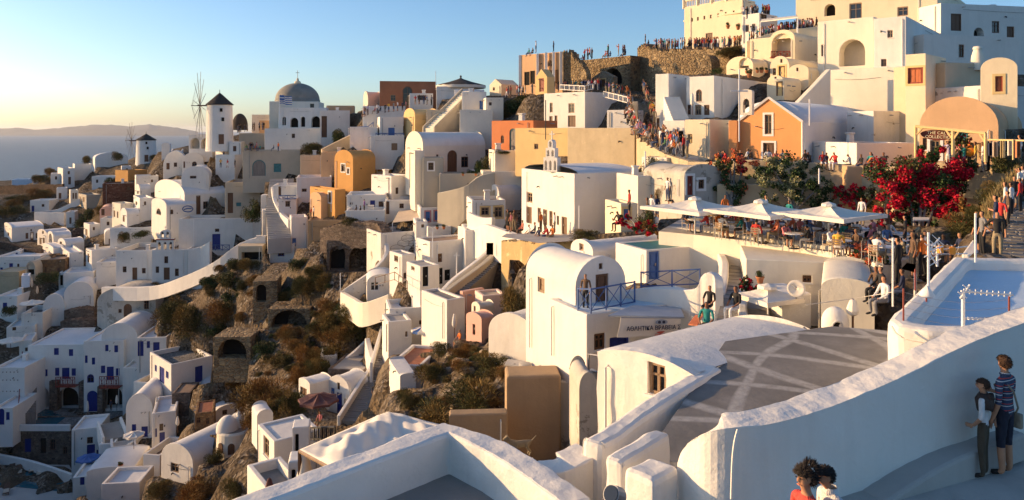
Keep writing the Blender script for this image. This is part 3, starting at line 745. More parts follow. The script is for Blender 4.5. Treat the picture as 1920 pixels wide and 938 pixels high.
H('white vaulted hotel room with blue door and window', 236, 93, 8, 770, 822, xr=286, wl=9, roof='vL', yv=738, wins='R s 247 255 796 809;R db 265 277 800 820')
H('white house with blue door beside the parasol terrace', 285, 88, 20, 776, 836, xr=330, wl=6, wins='R s 289 294 804 820;R db 299 309 811 832;R w 299 306 795 808')
H('white cottage with low vaulted roof and one dark window at bottom', 302, 75, -24, 856, 894, xr=362, wl=9, roof='vL', yv=832, wins='R wt 320 335 869 886')
H('stone front with dark doors under the pool terrace', 25, 105, 3, 806, 862, xr=132, wl=5, m='stone', rm='paving', par=.3, wins='R db 46 58 823 848;R dk 76 86 822 850;R w 94 104 824 844;R w 118 126 838 852')
H('white house with rounded gable and blue doors under the pool steps', 134, 97, 14, 806, 874, xr=186, wl=5, wins='R db 163 178 834 858;R w 163 174 820 832;R s 181 185 844 858')
H('white house front with dark window beside the pool steps', 186, 92, 16, 834, 876, xr=216, wl=4, wins='R w 197 211 853 869')
H('low white block with blue door at the bottom left', 136, 86, 14, 896, 930, xr=162, wl=5, wins='R db 150 158 893 910')
H('low white rounded block at the bottom left under the steps', 162, 83, 10, 886, 940, xr=250, wl=6, roof='vL', yv=876)
H('low white terrace block in front of the bottom shrubs', 190, 77, 6, 908, 950, xr=262, wl=4)
H('white terrace with parasol between the pool steps and the vaulted room', 230, 90, -8, 838, 876, xr=300, wl=6, par=.8, rm='roofbrown')
H('white terrace with curved parapet below the parasol terrace', 268, 83, -8, 852, 890, xr=300, wl=5, par=.8, rm='roofbrown')
# hillside below windmill
H('white vault row below the windmill with three dark openings', 306, 160, 22, 312, 330, xr=350, wl=7, roof='vL', yv=283, wins='R d 312 318 306 318;R w 326 332 305 313')
H('white scalloped vault with arched window below the windmill', 342, 156, 18, 302, 322, xr=382, wl=7, roof='vL', yv=286, wins='R wa 360 369 303 312;R d 344 347 303 315')
H('white vault with letterbox window above the big vaulted house', 340, 140, 14, 332, 352, xr=392, wl=8, roof='vL', yv=312, wins='R w 356 368 330 335')
H('pair of white arched openings at the foot of the windmill', 354, 158, 4, 252, 282, xr=398, wl=5, wins='R ow 357 374 259 279;R ow 377 395 259 279')
H('small white shed left of the windmill arches', 303, 172, 20, 271, 284, xr=318, wl=4, roof='vL', yv=268)
H('tall cream cottage with narrow window below the windmill', 424, 150, 45, 268, 300, xl=404, xr=442, roof='vR', yv=262, wins='L w 410 414 276 283;R w 426 430 276 284')
H('white cottage with two dark doors right of the cream cottage', 430, 148, 10, 266, 300, xr=452, wl=5, wins='R d 437 443 274 284')
H('long white terrace wall house in front of the windmill', 404, 145, -8, 290, 318, xr=440, wl=5)
H('olive green house with big arch and teal shutters under the viewing terrace', 455, 132, 8, 283, 336, xr=563, wl=8, m='greycream', rm='paving', par=.7, wins='R dga 473 498 300 330;R sg 513 527 307 323')
H('plain beige wall house right of the teal shuttered house', 563, 128, 8, 291, 336, xr=606, wl=6, m='beige')
H('white house with grey parapet left of the domed church', 448, 152, 6, 250, 275, xr=497, wl=7, m='greycream', rm='concrete')
H('white low house with notched roofline left of the domed church', 472, 160, 8, 215, 250, xr=518, wl=7, m='cream_pale')
H('brown rendered block between the low house and the domed church', 486, 154, 12, 226, 250, xr=518, wl=5, m='tanorange', rm='roofbrown')
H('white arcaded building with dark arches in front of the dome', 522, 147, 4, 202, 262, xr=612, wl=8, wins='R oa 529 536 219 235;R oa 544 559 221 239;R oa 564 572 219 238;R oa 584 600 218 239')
H('white lower house with one square window below the dome', 496, 143, 4, 241, 284, xr=604, wl=7, wins='R w 547 553 251 259')
H('tall white house corner right of the domed church', 600, 140, 14, 207, 272, xr=656, wl=8, wins='R d 603 613 218 258')
H('white two storey tavern with blue balcony left of the orange house', 512, 118, 12, 348, 392, xr=562, wl=6, wins='R d 522 527 350 368;R w 556 560 352 358')
H('white balcony block with red framed window', 522, 112, 12, 374, 398, xr=556, wl=4, par=.7, rm='paving', wins='R wt 535 544 377 388 trim_white')
H('white house with low dark window right of the tavern', 556, 116, 14, 333, 372, xr=622, wl=7, wins='R w 566 575 354 360')
H('white corner house with blue door beside the stone stair', 546, 106, 20, 408, 466, xr=577, wl=4, wins='R dl 539 545 424 446;R sl 548 555 447 462')
H('low white cube with bright blue window below the stone stair', 505, 105, 8, 458, 492, xr=552, wl=5, wins='R wb 521 533 468 481')
H('white pier beside the stone stair below the olive house', 489, 121, 10, 366, 390, xr=500, wl=2, par=0)
Wl('white curving stair wall left of the tavern', [(508, 350, 122), (512, 374, 117), (524, 398, 112), (540, 412, 108)], 1.6, .6, 'white', name='stair_wall')
Wl('white parapet along the front edge of the grotto pool deck', [(25, 797, 104.7), (80, 797, 104.9), (131, 797, 105.2)], .9, .35, 'white', name='parapet_wall', clip=False, terr=False)
Wl('white wall descending in front of the lower pool loungers', [(-12, 851, 104), (60, 866, 101.5), (138, 892, 98)], 1.4, .4, 'white', name='terrace_wall', clip=False, terr=False)
# stairs of the left part
Stairs('steep narrow outdoor stair at the left of the hotel', (42, 778, 106), (50, 672, 116), 1.6, 40, 'wood_grey', name='staircase')
Stairs('white stair with curved sides below the far windmill', (295, 325, 172), (325, 283, 178), 2.4, 16, 'concrete_lt', wall='white')
Stairs('grey stone stair climbing beside the olive green house', (497, 402, 112), (506, 336, 128), 4., 20, 'concrete_lt')
Stairs('lower grey stone stair between the white piers', (502, 450, 104), (500, 404, 112), 3.2, 14, 'concrete_lt')
Stairs('white edged pool steps at the bottom left', (214, 882, 86), (212, 830, 92), 2.2, 18, 'concrete_lt', wall='white')
Stairs('upper flight of the pool steps with stone treads', (196, 826, 93), (186, 797, 98), 2.4, 14, 'concrete', wall='white')
# centre ochre group etc.
H('bright orange ochre house with rounded gable and two windows', 662, 108, 48, 300, 356, xl=627, xr=704, m='ochre', rm='ochre', roof='vR', yv=281, wins='L w 640 647 308 322 trim_white;L w 651 655 316 326 trim_white')
H('long ochre vault wall with two white framed windows', 676, 114, 12, 296, 350, xr=734, wl=7, m='ochre', rm='ochre', roof='fvL', yv=282, wins='R w 692 698 293 305 trim_white;R w 708 717 310 322 trim_white')
H('ochre wall house left of the bright orange gable', 602, 122, 6, 286, 332, xr=640, wl=6, m='tanorange')
H('lower ochre house with white framed tall window above the ravine', 628, 104, 40, 356, 400, xl=581, xr=648, m='ochre', rm='roofbrown', wins='L wt 616 622 360 380 trim_white')
H('small orange block with arched gable beside the lower ochre house', 602, 105, 45, 372, 402, xl=581, xr=616, m='tanorange', roof='vR', yv=360)
Wl('long beige wall descending behind the orange house', [(604, 280, 128), (640, 262, 130), (676, 248, 132), (700, 262, 128)], 6., .6, 'beige', name='boundary_wall')
H('brown rendered retaining wall house above the ravine', 577, 101, 10, 414, 452, xr=648, wl=5, m='brownwall', par=.2)
H('white poly sided house with grey patch in the middle of the slope', 734, 98, 45, 330, 380, xl=696, xr=772, wins='R w 742 747 352 364')
H('white house with blue door and brown door above the ravine', 650, 95, 8, 366, 414, xr=724, wl=6, wins='R db 694 703 376 392;R d 710 719 378 393;R w 656 661 380 384')
H('white terrace block under the blue and brown doors', 648, 91, 6, 395, 428, xr=722, wl=4, par=.7, rm='concrete_lt')
H('white long house with small violet window behind the awning', 722, 93, 8, 376, 412, xr=832, wl=6, wins='R w 749 757 382 391;R d 724 730 378 402')
H('white house with two pink framed blue windows', 788, 86, 12, 390, 422, xr=850, wl=5, rm='concrete_lt', wins='R sl 798 806 397 415 trim_pink;R sl 815 827 396 413 trim_pink')
H('small white block below the pink framed windows', 780, 83, 12, 416, 444, xr=802, wl=4, wins='R w 790 795 421 427')
H('white planter terrace with flower pots beside the slim cypress pole', 802, 82, 14, 426, 446, xr=846, wl=4, par=.6, rm='concrete_lt')
H('white house above wide stone cellar with lattice brick parapet', 714, 84, 30, 438, 486, xr=804, wl=5, m='white_old', par=.3)
H('long white house with brown doors and flat pinkish roof', 806, 73, 30, 454, 548, xr=915, xl=780, rm='roofbrown', par=.15, wins='R d 820 829 476 492;R d 873 882 488 502;R dk 820 830 503 533;R dk 834 844 506 526')
H('white cube with tall dark door in the middle terraces', 788, 67, 32, 500, 546, xl=762, xr=824, rm='concrete_lt', par=.1, wins='R dk 793 803 500 537;L w 771 777 500 507')
H('white small tower cube with square window above the ravine wall', 754, 72, 35, 478, 524, xl=730, xr=778, rm='concrete_lt', par=.1, wins='L w 739 746 480 491;R w 757 762 512 523')
H('low white hut with dark shed door on the ravine edge', 688, 75, 12, 530, 556, xr=742, wl=4, roof='vL', yv=514, wins='R ww 694 711 528 546')
Wl('white sloping boundary wall along the ravine edge', [(714, 440, 86), (722, 470, 83), (700, 502, 81), (662, 530, 80), (640, 546, 80)], 3.5, .5, 'white_old', name='boundary_wall')
Wl('cream low wall curving at the bottom of the ravine edge terrace', [(638, 548, 79), (660, 560, 75), (680, 568, 72), (728, 552, 70)], 2.4, .5, 'cream_pale', name='boundary_wall')
H('white triangular stair wall house with vase balustrade posts', 872, 72, 8, 432, 466, xr=930, wl=5, par=.2, m='white')
Wl('white swooping parapet below the white church forecourt', [(858, 424, 76), (890, 428, 72), (905, 421, 69), (930, 428, 66), (965, 440, 63), (1010, 452, 59), (1072, 448, 55)], 3., .6, 'white', name='parapet_wall')
Wl('beige stair side wall descending between the white terraces', [(930, 466, 68), (900, 494, 65), (850, 530, 62), (816, 556, 60)], 3.2, .5, 'greycream', name='stair_wall')
Wl('white stair parapet descending between the white terraces', [(922, 458, 69), (890, 488, 66), (846, 522, 64), (818, 552, 62)], 2.6, .4, 'white', name='stair_wall')
Stairs('white stair with dark risers descending past the long white house', (828, 560, 61), (926, 474, 68), 1.5, 26, 'concrete', side=1)
Stairs('narrow grey stair between the middle houses', (866, 428, 80), (858, 388, 92), 3.0, 22, 'paving')
H('narrow house with brown crenellated parapet and yellow framed windows', 885, 76, 10, 376, 412, xr=948, wl=5, rm='roofbrown', wins='R wt 902 917 389 404 trim_yellow;R wt 927 942 388 408 trim_yellow')
H('white barrel vault with round hollow end behind the crenellated house', 936, 81, 40, 368, 396, xl=917, xr=990, roof='vR', yv=346, wins='L ow 922 931 356 378')
Wl('white terrace wall left of the church forecourt', [(876, 398, 74), (900, 408, 71), (922, 408, 69)], 2.2, .4, 'white', name='terrace_wall')
# =============================================================== CENTRE upper
H('cream vaulted house with sunlit rounded gable and arched brown door', 793, 94, 32, 274, 334, xl=760, xr=910, roof='vR', yv=246, m='cream_pale', rm='white', wins='R da 839 857 282 324;R w 865 878 294 314;L w 773 777 284 292;R w 818 822 290 306')
H('small square cream annex with one window before the arched door house', 793, 89, 8, 296, 360, xr=832, wl=4, m='greycream', wins='R w 803 813 305 319 trim_white')
H('cream buttress at the sunlit gable of the arched door house', 778, 90, 20, 283, 358, xr=796, wl=3, m='cream_pale', par=0)
H('cream terrace with potted plants below the arched brown door', 824, 87, 5, 326, 364, xr=908, wl=4, m='greycream', par=.8, rm='paving')
Wl('cream curving wall below the potted plant terrace', [(820, 362, 84), (870, 350, 82), (900, 330, 82), (928, 324, 82)], 5., .6, 'greycream', name='retaining_wall')
H('cream boundary house with planter left of the white church', 928, 84, 10, 282, 340, xr=978, wl=5, m='cream_pale')
H('low cream wall house behind the crenellated parapet', 905, 83, 6, 322, 362, xr=980, wl=4, m='cream_pale', par=.2)
H('cream arched loggia house at the top of the centre slope', 800, 112, 4, 206, 252, xr=882, wl=6, m='greycream', rm='white', wins='R ow 822 859 221 251;R d 851 858 231 250')
H('pale house with stair at its side on the centre ridge', 852, 116, 2, 168, 212, xr=908, wl=7, m='white_blue', wins='R d 852 857 188 208')
H('yellow ochre vault with rounded edge on the centre ridge', 778, 116, 30, 216, 246, xl=757, xr=822, roof='vR', yv=203, m='yellow', rm='yellow')
Stairs('sloping white stair rising to the centre ridge', (796, 244, 110), (868, 172, 116), 2.2, 20, 'cream_pale', wall='greycream')
H('pale house with one blue window on the centre ridge', 866, 108, 4, 172, 210, xr=912, wl=6, wins='R sl 899 908 189 205')
H('cream cube with tiny window right of the blue window house', 911, 104, 8, 183, 222, xr=944, wl=5, m='cream_pale', wins='R w 917 922 192 198')
H('cream retaining wall house below the blue window house', 862, 101, 4, 206, 272, xr=924, wl=5, m='cream_pale', par=.2)
H('salmon red house with arched grey door', 1000, 86,  52, 226, 284, xl=922, wr=5, m='terra', rm='concrete', par=.2, wins='L dga 955 968 241 284;L wa 939 945 254 269;L wa 979 984 256 268')
H('sunlit yellow ochre wall house right of the salmon house', 1068, 78, 50, 240, 292, xl=966, wr=4, m='yellow', par=.1, wins='L w 1002 1009 270 280')
H('white two storey house with brown doors under the crowded balustrade', 1097, 92, 45, 172, 240, xl=1020, xr=1184, wins='L wt 1031 1036 193 211;L wt 1066 1077 194 212;L d 1030 1036 218 238;L d 1040 1045 217 238;L d 1065 1079 217 238')
H('sunlit white terrace block right of the two storey house', 1184, 84, 60, 206, 240, xl=1138, wr=4, par=.6)
H('huge stained beige retaining wall in the centre', 1190, 69, 48, 240, 312, xl=1064, wr=6, m='stucco', rm='path', par=.05, name='retaining_wall', cat='wall')
H('white church with leaning sunlit front and six brown doors', 1077, 57, 27, 326, 440, xl=978, xr=1196, roof='fvR', yv=309, name='church', cat='church', wins='L wt 988 998 361 380;L d 987 997 388 419;L d 1008 1014 390 417;L d 1018 1026 393 422;L d 1030 1036 396 425;L w 1044 1048 405 422;L d 1053 1063 407 440')
Wl('sunlit ochre cliff face below the church forecourt', [(940, 452, 64), (975, 450, 60), (1020, 452, 56), (1075, 452, 52)], 7., 3., 'cliff', name='cliff', cat='cliff', jag=.2, bev=0)
# pink houses cluster
H('pink cube house with slim window in the lower centre', 868, 60, 40, 547, 604, xl=862, xr=908, m='pink', rm='concrete_lt', wins='L w 870 874 550 558')
H('tall white house side beside the pink cubes', 838, 57, 34, 563, 640, xl=790, xr=872, m='white', rm='concrete', par=.15)
H('pale pink house with tank roof in the lower centre', 905, 58, 20, 555, 604, xr=950, xl=890, m='pinkpale', rm='greycream', par=.15)
H('small pink vaulted house with sunlit front and dark door', 903, 51, 45, 600, 640, xl=874, xr=926, roof='vR', yv=586, m='pink', wins='L d 886 891 608 628')
H('tiny cream vault behind the small pink vaulted house', 900, 55, 40, 578, 600, xl=884, xr=926, roof='vR', yv=566, m='cream_pale', wins='L wt 888 892 574 584')
H('large white walled courtyard house with one small window', 730, 66, 14, 580, 664, xr=846, wl=4, wins='R w 786 794 601 609;R d 827 835 621 634', par=.4)
H('white low terrace wing in front of the courtyard house', 728, 63, 20, 604, 664, xr=772, wl=3, rm='concrete_lt', par=.15, wins='R wt 760 764 622 632')
H('white house with terracotta coloured roof by the stepped path', 730, 54, -12, 682, 722, xr=790, wl=5, rm='tile', par=.2)
H('small white vault next to the terracotta roofed house', 750, 50, 20, 706, 728, xr=780, wl=4, roof='vL', yv=700)
H('white double vaulted house with blue doors behind the plum parasol', 655, 62, 58, 734, 780, xl=614, xr=692, roof='vR', yv=705, wins='L dl 620 627 728 747;L db 631 641 737 778;L w 645 650 748 764;L w 632 637 718 731')
H('small white vault with brown shutters left of the blue door vault', 581, 62, 45, 722, 752, xl=560, xr=622, roof='vR', yv=710, wins='L d 563 575 727 742')
H('white round edged stone based terrace above the stepped path', 614, 70, -8, 692, 718, xr=684, wl=5, m='stone', rm='concrete_lt', par=.1)
H('white cube with sunlit front and one long window at the bottom', 514, 42, 36, 828, 906, xl=483, xr=602, rm='white', par=.1, wins='L wt 494 504 821 856')
H('lower white block with grey floor terrace at the bottom', 499, 36, 36, 917, 1000, xl=463, xr=566, rm='concrete', par=.5)
H('slim white vault with small arched bell opening at the bottom', 482, 48, 30, 782, 842, xl=472, xr=512, roof='vL', yv=768, wins='R oa 474 479 776 790')
H('white chimney pier with dark slit above the canvas awning', 548, 34, 12, 802, 870, xr=580, wl=1.0, par=0, rm='white', wins='R o 551 560 815 862', name='pier', cat='pier')
H('lower white chimney pier with dark slit beside the closed parasol', 540, 29, 12, 866, 960, xr=566, wl=1.0, par=0, rm='white', wins='R o 544 554 882 930', name='pier', cat='pier')
Stairs('grey stepped path beside the courtyard house', (700, 690, 64), (728, 592, 76), 1.9, 34, 'paving', wall='white')
Stairs('grey stair descending past the blue door vault', (640, 790, 58), (700, 694, 66), 1.9, 28, 'concrete', wall='white')
Wl('white curved stair wall above the plum parasol', [(684, 634, 72), (690, 660, 69), (700, 690, 66), (694, 712, 64)], 2.2, .5, 'white', name='stair_wall')
Wl('white sloping wall fan above the stone based terrace', [(630, 684, 73), (660, 664, 74), (686, 640, 75)], 3., .4, 'white', name='garden_wall')
# =============================================================== ravine ruins
Wl('rubble stone wall with dark cellar below the white terrace', [(600, 430, 92), (640, 418, 90), (700, 416, 88), (716, 436, 86)], 3.2, 1.2, 'stone', name='ruined_wall', jag=.2, bev=0)
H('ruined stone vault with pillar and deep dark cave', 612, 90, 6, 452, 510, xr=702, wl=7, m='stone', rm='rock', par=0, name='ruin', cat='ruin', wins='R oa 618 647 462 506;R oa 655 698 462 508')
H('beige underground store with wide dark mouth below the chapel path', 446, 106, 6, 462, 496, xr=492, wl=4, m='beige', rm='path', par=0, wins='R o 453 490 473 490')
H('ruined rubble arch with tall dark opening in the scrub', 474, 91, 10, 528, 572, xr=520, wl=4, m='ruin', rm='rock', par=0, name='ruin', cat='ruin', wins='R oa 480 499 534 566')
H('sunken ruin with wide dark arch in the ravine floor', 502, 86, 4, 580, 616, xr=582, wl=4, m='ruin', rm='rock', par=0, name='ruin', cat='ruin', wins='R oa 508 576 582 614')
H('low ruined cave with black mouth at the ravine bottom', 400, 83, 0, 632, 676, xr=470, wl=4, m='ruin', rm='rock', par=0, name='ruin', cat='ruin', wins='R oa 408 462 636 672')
# =============================================================== RIGHT upper: the castle side
H('cream mansion with balustraded roof above the crowd', 1392, 104, 40, -2, 84, xl=1283, xr=1416, m='cream', rm='cream', par=.1, name='mansion', cat='mansion', wins=[('L', 'd', 1323, 1336, 62, 84)]+[('L', 'w', x, x+3.2, 34-(x-1296)*.18, 41-(x-1296)*.18) for x in (1296, 1307, 1319, 1331, 1345, 1359, 1374)])
H('white two storey house with roof crowd right of the mansion', 1424, 92, 40, 24, 80, xl=1391, xr=1458, m='white', par=.5, wins='L w 1398 1404 47 60;L w 1410 1416 45 58;R w 1426 1438 27 36')
H('large cream building with tall shutters on the skyline at upper right', 1758, 82, 50, -34, 62, xl=1492, xr=1900, m='cream', rm='cream', wins='L wt 1593 1616 6 36;L wt 1683 1703 13 30;R d 1783 1803 26 58;R oa 1826 1845 54 72;L oa 1546 1566 8 30')
H('cream loggia house with arched balcony recess and brown railing', 1490, 82, 45, 70, 116, xl=1444, xr=1536, roof='vR', yv=56, m='cream', rm='cream', wins='L ow 1447 1484 63 108')
H('plain cream block left of the arched balcony house', 1446, 84, 45, 70, 122, xl=1406, wr=3, m='cream', par=.2)
H('low rounded cream vault with arched hollow below the loggia', 1412, 82, 40, 122, 136, xl=1362, xr=1440, roof='vR', yv=106, m='cream', rm='cream', wins='L ow 1386 1404 109 128')
H('cream vaulted chapel house with yellow door and small window', 1480, 76, 45, 124, 152, xl=1444, xr=1538, roof='vR', yv=105, m='cream', rm='cream', wins='L d 1449 1455 128 141;L dy 1460 1472 124 150 trim_yellow;L w 1463 1467 111 118')
H('little cream vault with tiny window right of the chapel house', 1516, 74, 50, 132, 150, xl=1478, xr=1545, roof='vR', yv=121, m='cream', rm='cream', wins='L w 1493 1497 127 134')
H('narrow cream chapel with open yellow door and round vent', 1470, 71, 45, 154, 186, xl=1438, xr=1502, roof='vR', yv=141, m='cream', rm='cream', wins='L dy 1455 1468 153 180;L w 1452 1456 144 148')
H('tall cream house with huge arched entrance and inner stair', 1638, 73, 48, 31, 130, xl=1533, wr=4, m='cream_pale', rm='cream_pale', wins='L ow 1574 1622 74 124;L w 1540 1546 84 106')
H('tall cream tower house with two small windows and blue shaded side', 1699, 68, 50, 30, 132, xl=1638, xr=1862, m='white', rm='white', par=.3, wl=4, wins='L wt 1664 1674 57 71;L w 1652 1662 111 125;R w 1798 1808 84 108')
H('broad plain cream wall house behind the orange church', 1700, 64, 50, 124, 262, xl=1546, wr=5, m='cream_pale', rm='cream_pale', par=.15)
Wl('cream sloping stair wall descending to the orange church', [(1548, 130, 66), (1520, 160, 64.5), (1487, 194, 63)], 7., .5, 'cream_pale', name='stair_wall', sm=False)
H('blue shaded white building with dark windows at the far upper right', 1764, 80, 12, 6, 124, xr=2010, wl=6, wins='R d 1783 1803 26 58;R oa 1826 1845 52 72;R w 1860 1874 40 62;R d 1888 1902 50 84')
H('long white wall house in blue shade right of the cream tower', 1732, 69.5, 14, 64, 128, xr=1912, wl=4, par=.2, wins='R w 1798 1808 84 108')
H('yellow house with big orange red shutters', 1736, 54, 45, 100, 238, xl=1698, xr=1774, m='cream', rm='cream', par=.15, wins='L sr 1702 1731 127 157 trim_yellow')
H('plain beige house with rounded white chimney', 1772, 55, 16, 117, 210, xr=1850, wl=5, m='beige', rm='beige', par=.15)
H('yellow vaulted house with slim orange shutter at the right edge', 1908, 47, 56, 127, 205, xl=1848, xr=2010, roof='vR', yv=108, m='cream', rm='cream_pale', wins='L sr 1866 1880 143 172 trim_yellow')
H('white long house with shaded slope behind the craft shop', 1848, 52, 22, 160, 240, xr=1990, wl=4, m='white_old', par=.1)
shop = H('orange beige vaulted craft shop with display windows', 1872, 43.5, 50, 236, 300, xl=1724, xr=2010, roof='vR', yv=181, m='tanorange', rm='tanorange', name='shop', cat='shop', wins='L wt 1744 1763 263 297 trim_white;L w 1730 1738 259 281;L sg 1790 1815 246 262;L dk 1795 1817 266 298;L dy 1822 1840 268 298')
och = H('orange gabled church with white edging and brown lattice window', 1506, 56, 48, 229, 303, xl=1381, xr=1655, roof='gvR', yv=183, m='orange', mR='white_blue', rm='white_blue', name='church', cat='church', wins='L wt 1434 1447 215 252 trim_white;L d 1431 1452 268 303 trim_white')
H('orange side wall with drainpipe left of the gabled church', 1382, 59, 60, 226, 292, xl=1366, wr=2, m='orange', rm='orange', par=.05)
H('white house with oval window and outside stair', 1339, 70, 50, 142, 218, xl=1287, xr=1442, m='white', rm='concrete_lt', par=.3, wins='L wa 1305 1316 168 191;L d 1289 1295 197 215;L wt 1303 1315 197 216;L d 1320 1330 197 216;R d 1425 1434 175 192')
H('narrow white stair tower left of the oval window house', 1254, 72, 50, 138, 245, xl=1229, xr=1292, m='white', par=.2, wins='L d 1231 1236 222 244')
Stairs('white outdoor stair with dark treads beside the oval window house', (1262, 228, 69), (1244, 182, 72), 1.6, 10, 'white')
H('cream terrace house with yellow panel below the oval window house', 1331, 60, 50, 224, 296, xl=1284, xr=1372, m='cream', rm='concrete_lt', par=.5, wins='L dy 1290 1298 252 269')
H('white low wall block with grey door at the crowded steps', 1284, 63, 50, 226, 290, xl=1243, wr=3, m='white', par=.2, wins='L dk 1272 1281 246 268')
# castle ruins
Wl('ruined castle wall below the sunset crowd', [(1222, 90, 106), (1240, 94, 104), (1270, 92, 102), (1300, 90, 100), (1330, 90, 98), (1368, 90, 95)], 6.5, 1.1, 'ruin', name='castle_ruin', cat='ruin', jag=.35, bev=0)
Wl('broken stone tower stump at the left end of the castle ruin', [(1195, 92, 112), (1205, 84, 111), (1214, 86, 110), (1224, 96, 108)], 7., 3., 'ruin', name='castle_ruin', cat='ruin', jag=.5, bev=0)
H('sunlit boulder shaped ruin with a dark hollow above the oval window house', 1334, 92, 50, 118, 136, xl=1300, xr=1350, roof='vR', yv=100, m='ruin', rm='ruin', name='ruin', cat='ruin')
H('ruined stone hall with wide dark arch below the skyline', 1182, 110, 40, 104, 170, xl=1086, xr=1215, m='ruin', rm='rock', par=.2, name='ruin', cat='ruin', wins='L oa 1130 1166 128 158')
H('small ornate stone portal with brown door in front of the ruined hall', 1150, 106, 50, 144, 170, xl=1110, xr=1158, roof='gR', yv=133, m='stone_lt', rm='stone_lt', name='portal', cat='portal', wins='L d 1121 1135 149 163 trim_yellow')
H('orange and white roofless mansion ruin with tall brown doors', 1054, 108, 50, 97, 168, xl=973, xr=1086, m='tanorange', rm='rock', par=.4, name='mansion', cat='mansion', wins='L dk 983 993 135 160;L dk 994 1003 133 158;L wa 1027 1035 113 125;L d 1027 1035 132 157;L d 1041 1047 131 156')
Wl('broken cream side wall of the roofless mansion', [(1056, 98, 107), (1068, 95, 107), (1076, 108, 106), (1090, 118, 105), (1100, 140, 104)], 8., .8, 'ruin', name='ruined_wall', cat='ruin', jag=.5, bev=0)
H('yellow gabled porch with red door in front of the roofless mansion', 1026, 102, 45, 144, 175, xl=1004, xr=1040, roof='gR', yv=129, m='yellow', rm='yellow', name='porch', cat='porch', wins='L dr 1011 1020 147 172')
H('long red brown ruined hall with arched fanlight on the skyline', 712, 138, 10, 152, 205, xr=818, wl=8, m='redbrick', rm='rock', par=.3, name='ruin', cat='ruin', wins='R wa 755 773 162 198;R wt 732 742 178 190')
H('white kiosk with red sign beside the brown ruined hall', 768, 132, 8, 175, 204, xr=812, wl=4, wins='R w 783 799 179 188')
H('small cream vault left of the brown ruined hall', 690, 142, 40, 186, 196, xl=681, xr=714, roof='vR', yv=171, m='cream_pale')
H('low orange roofed shed left of the domed skyline', 612, 150, 10, 198, 210, xr=664, wl=5, m='tanorange', rm='tile', par=.1)
H('white viewing terrace block crowded with visitors', 680, 124, 10, 199, 232, xr=760, wl=9, par=.8, rm='paving')
H('white house with blue door and balcony below the viewing terrace', 712, 118, 14, 219, 262, xr=756, wl=6, wins='R dl 728 740 240 254')
H('white house with grey shuttered window under the blue balcony', 694, 113, 10, 254, 288, xr=758, wl=6, par=.5, rm='paving', wins='R st 734 745 269 282')
H('white stair wing with blue railings left of the blue balcony house', 656, 118, 8, 238, 268, xr=708, wl=5, par=.3)
H('cream gable cottage at the left of the roofless mansion', 940, 118, 45, 158, 176, xl=918, xr=972, roof='gR', yv=148, m='cream', rm='cream', wins='L w 924 928 164 170')
H('white flat house behind the thatched pavilion', 818, 130, 4, 162, 182, xr=880, wl=5)
H('low white annex with flat grey roof right of the orange church', 1606, 51.5, 6, 268, 312, xr=1716, wl=6, m='white', rm='concrete', par=.06, wins='R w 1576 1583 274 290')
H('stained white wall block behind the low grey roofed annex', 1638, 58.5, 16, 208, 272, xr=1730, wl=3, m='white_old', rm='white', par=.1)
Wl('cream parapet wall below the people on the castle lane', [(1400, 78, 88), (1440, 64, 88), (1480, 56, 87.5), (1540, 49, 86.5)], 5., .5, 'cream', name='parapet_wall')
# stair walls of the crowd
Wl('sunlit curved stone wall of the crowded steps', [(1186, 190, 80), (1184, 232, 74), (1196, 256, 68), (1220, 274, 63), (1250, 290, 58), (1290, 302, 54)], 7., .6, 'stucco', name='stair_wall')
Wl('long terrace wall where visitors sit above the cafe', [(1290, 303, 54), (1340, 304, 52), (1400, 300, 50.5), (1460, 302, 49.6), (1540, 306, 48.8), (1600, 310, 47.6), (1690, 312, 45.6)], 4.8, .8, 'stucco', name='terrace_wall')
H('old cream house with white framed window and red door by the cafe', 1283, 48.5, 22, 330, 372, xr=1354, wl=5, roof='vL', yv=308, m='stained', rm='stained', wins='R dr 1288 1299 330 366 trim_white;R w 1309 1320 337 354 trim_white')
H('cream round ended block at the bend of the crowded steps', 1250, 57, 30, 296, 330, xr=1310, wl=3, m='cream_pale', par=.1)
H('long cream wall house beside the cafe entrance', 1196, 52, 14, 330, 410, xr=1282, wl=4, m='cream_pale', par=.2)
H('small cream house with blue window at the cafe entrance', 1164, 46, 12, 382, 424, xr=1196, wl=3, m='cream', wins='R sl 1169 1180 392 412 trim_yellow')
H('orange rendered bridge wall with two round holes', 1588, 47.3, -3, 312, 372, xr=1676, wl=2, m='tanorange', rm='path', par=.1)
H('ochre cave front behind the cafe tables', 1345, 49.0, -10, 345, 412, xr=1586, wl=.5, m='stucco', rm='path', par=.1, wins='R oa 1420 1470 375 410;R dk 1520 1548 380 410')
H('yellow pillar front with dark bar doorway behind the cafe', 1580, 46.5, -4, 370, 416, xr=1668, wl=.6, m='yellow', rm='path', par=.1, wins='R dk 1588 1622 410 448')
H('stony cream retaining wall right of the red bougainvillea', 1676, 44.4, -16, 318, 420, xr=1856, wl=3, m='stucco', rm='path', par=.05)
Wl('low sunlit wall in front of the craft shop', [(1690, 302, 44.6), (1760, 304, 43.4), (1830, 308, 42), (1890, 312, 40.5)], 2., .6, 'stucco', name='terrace_wall')
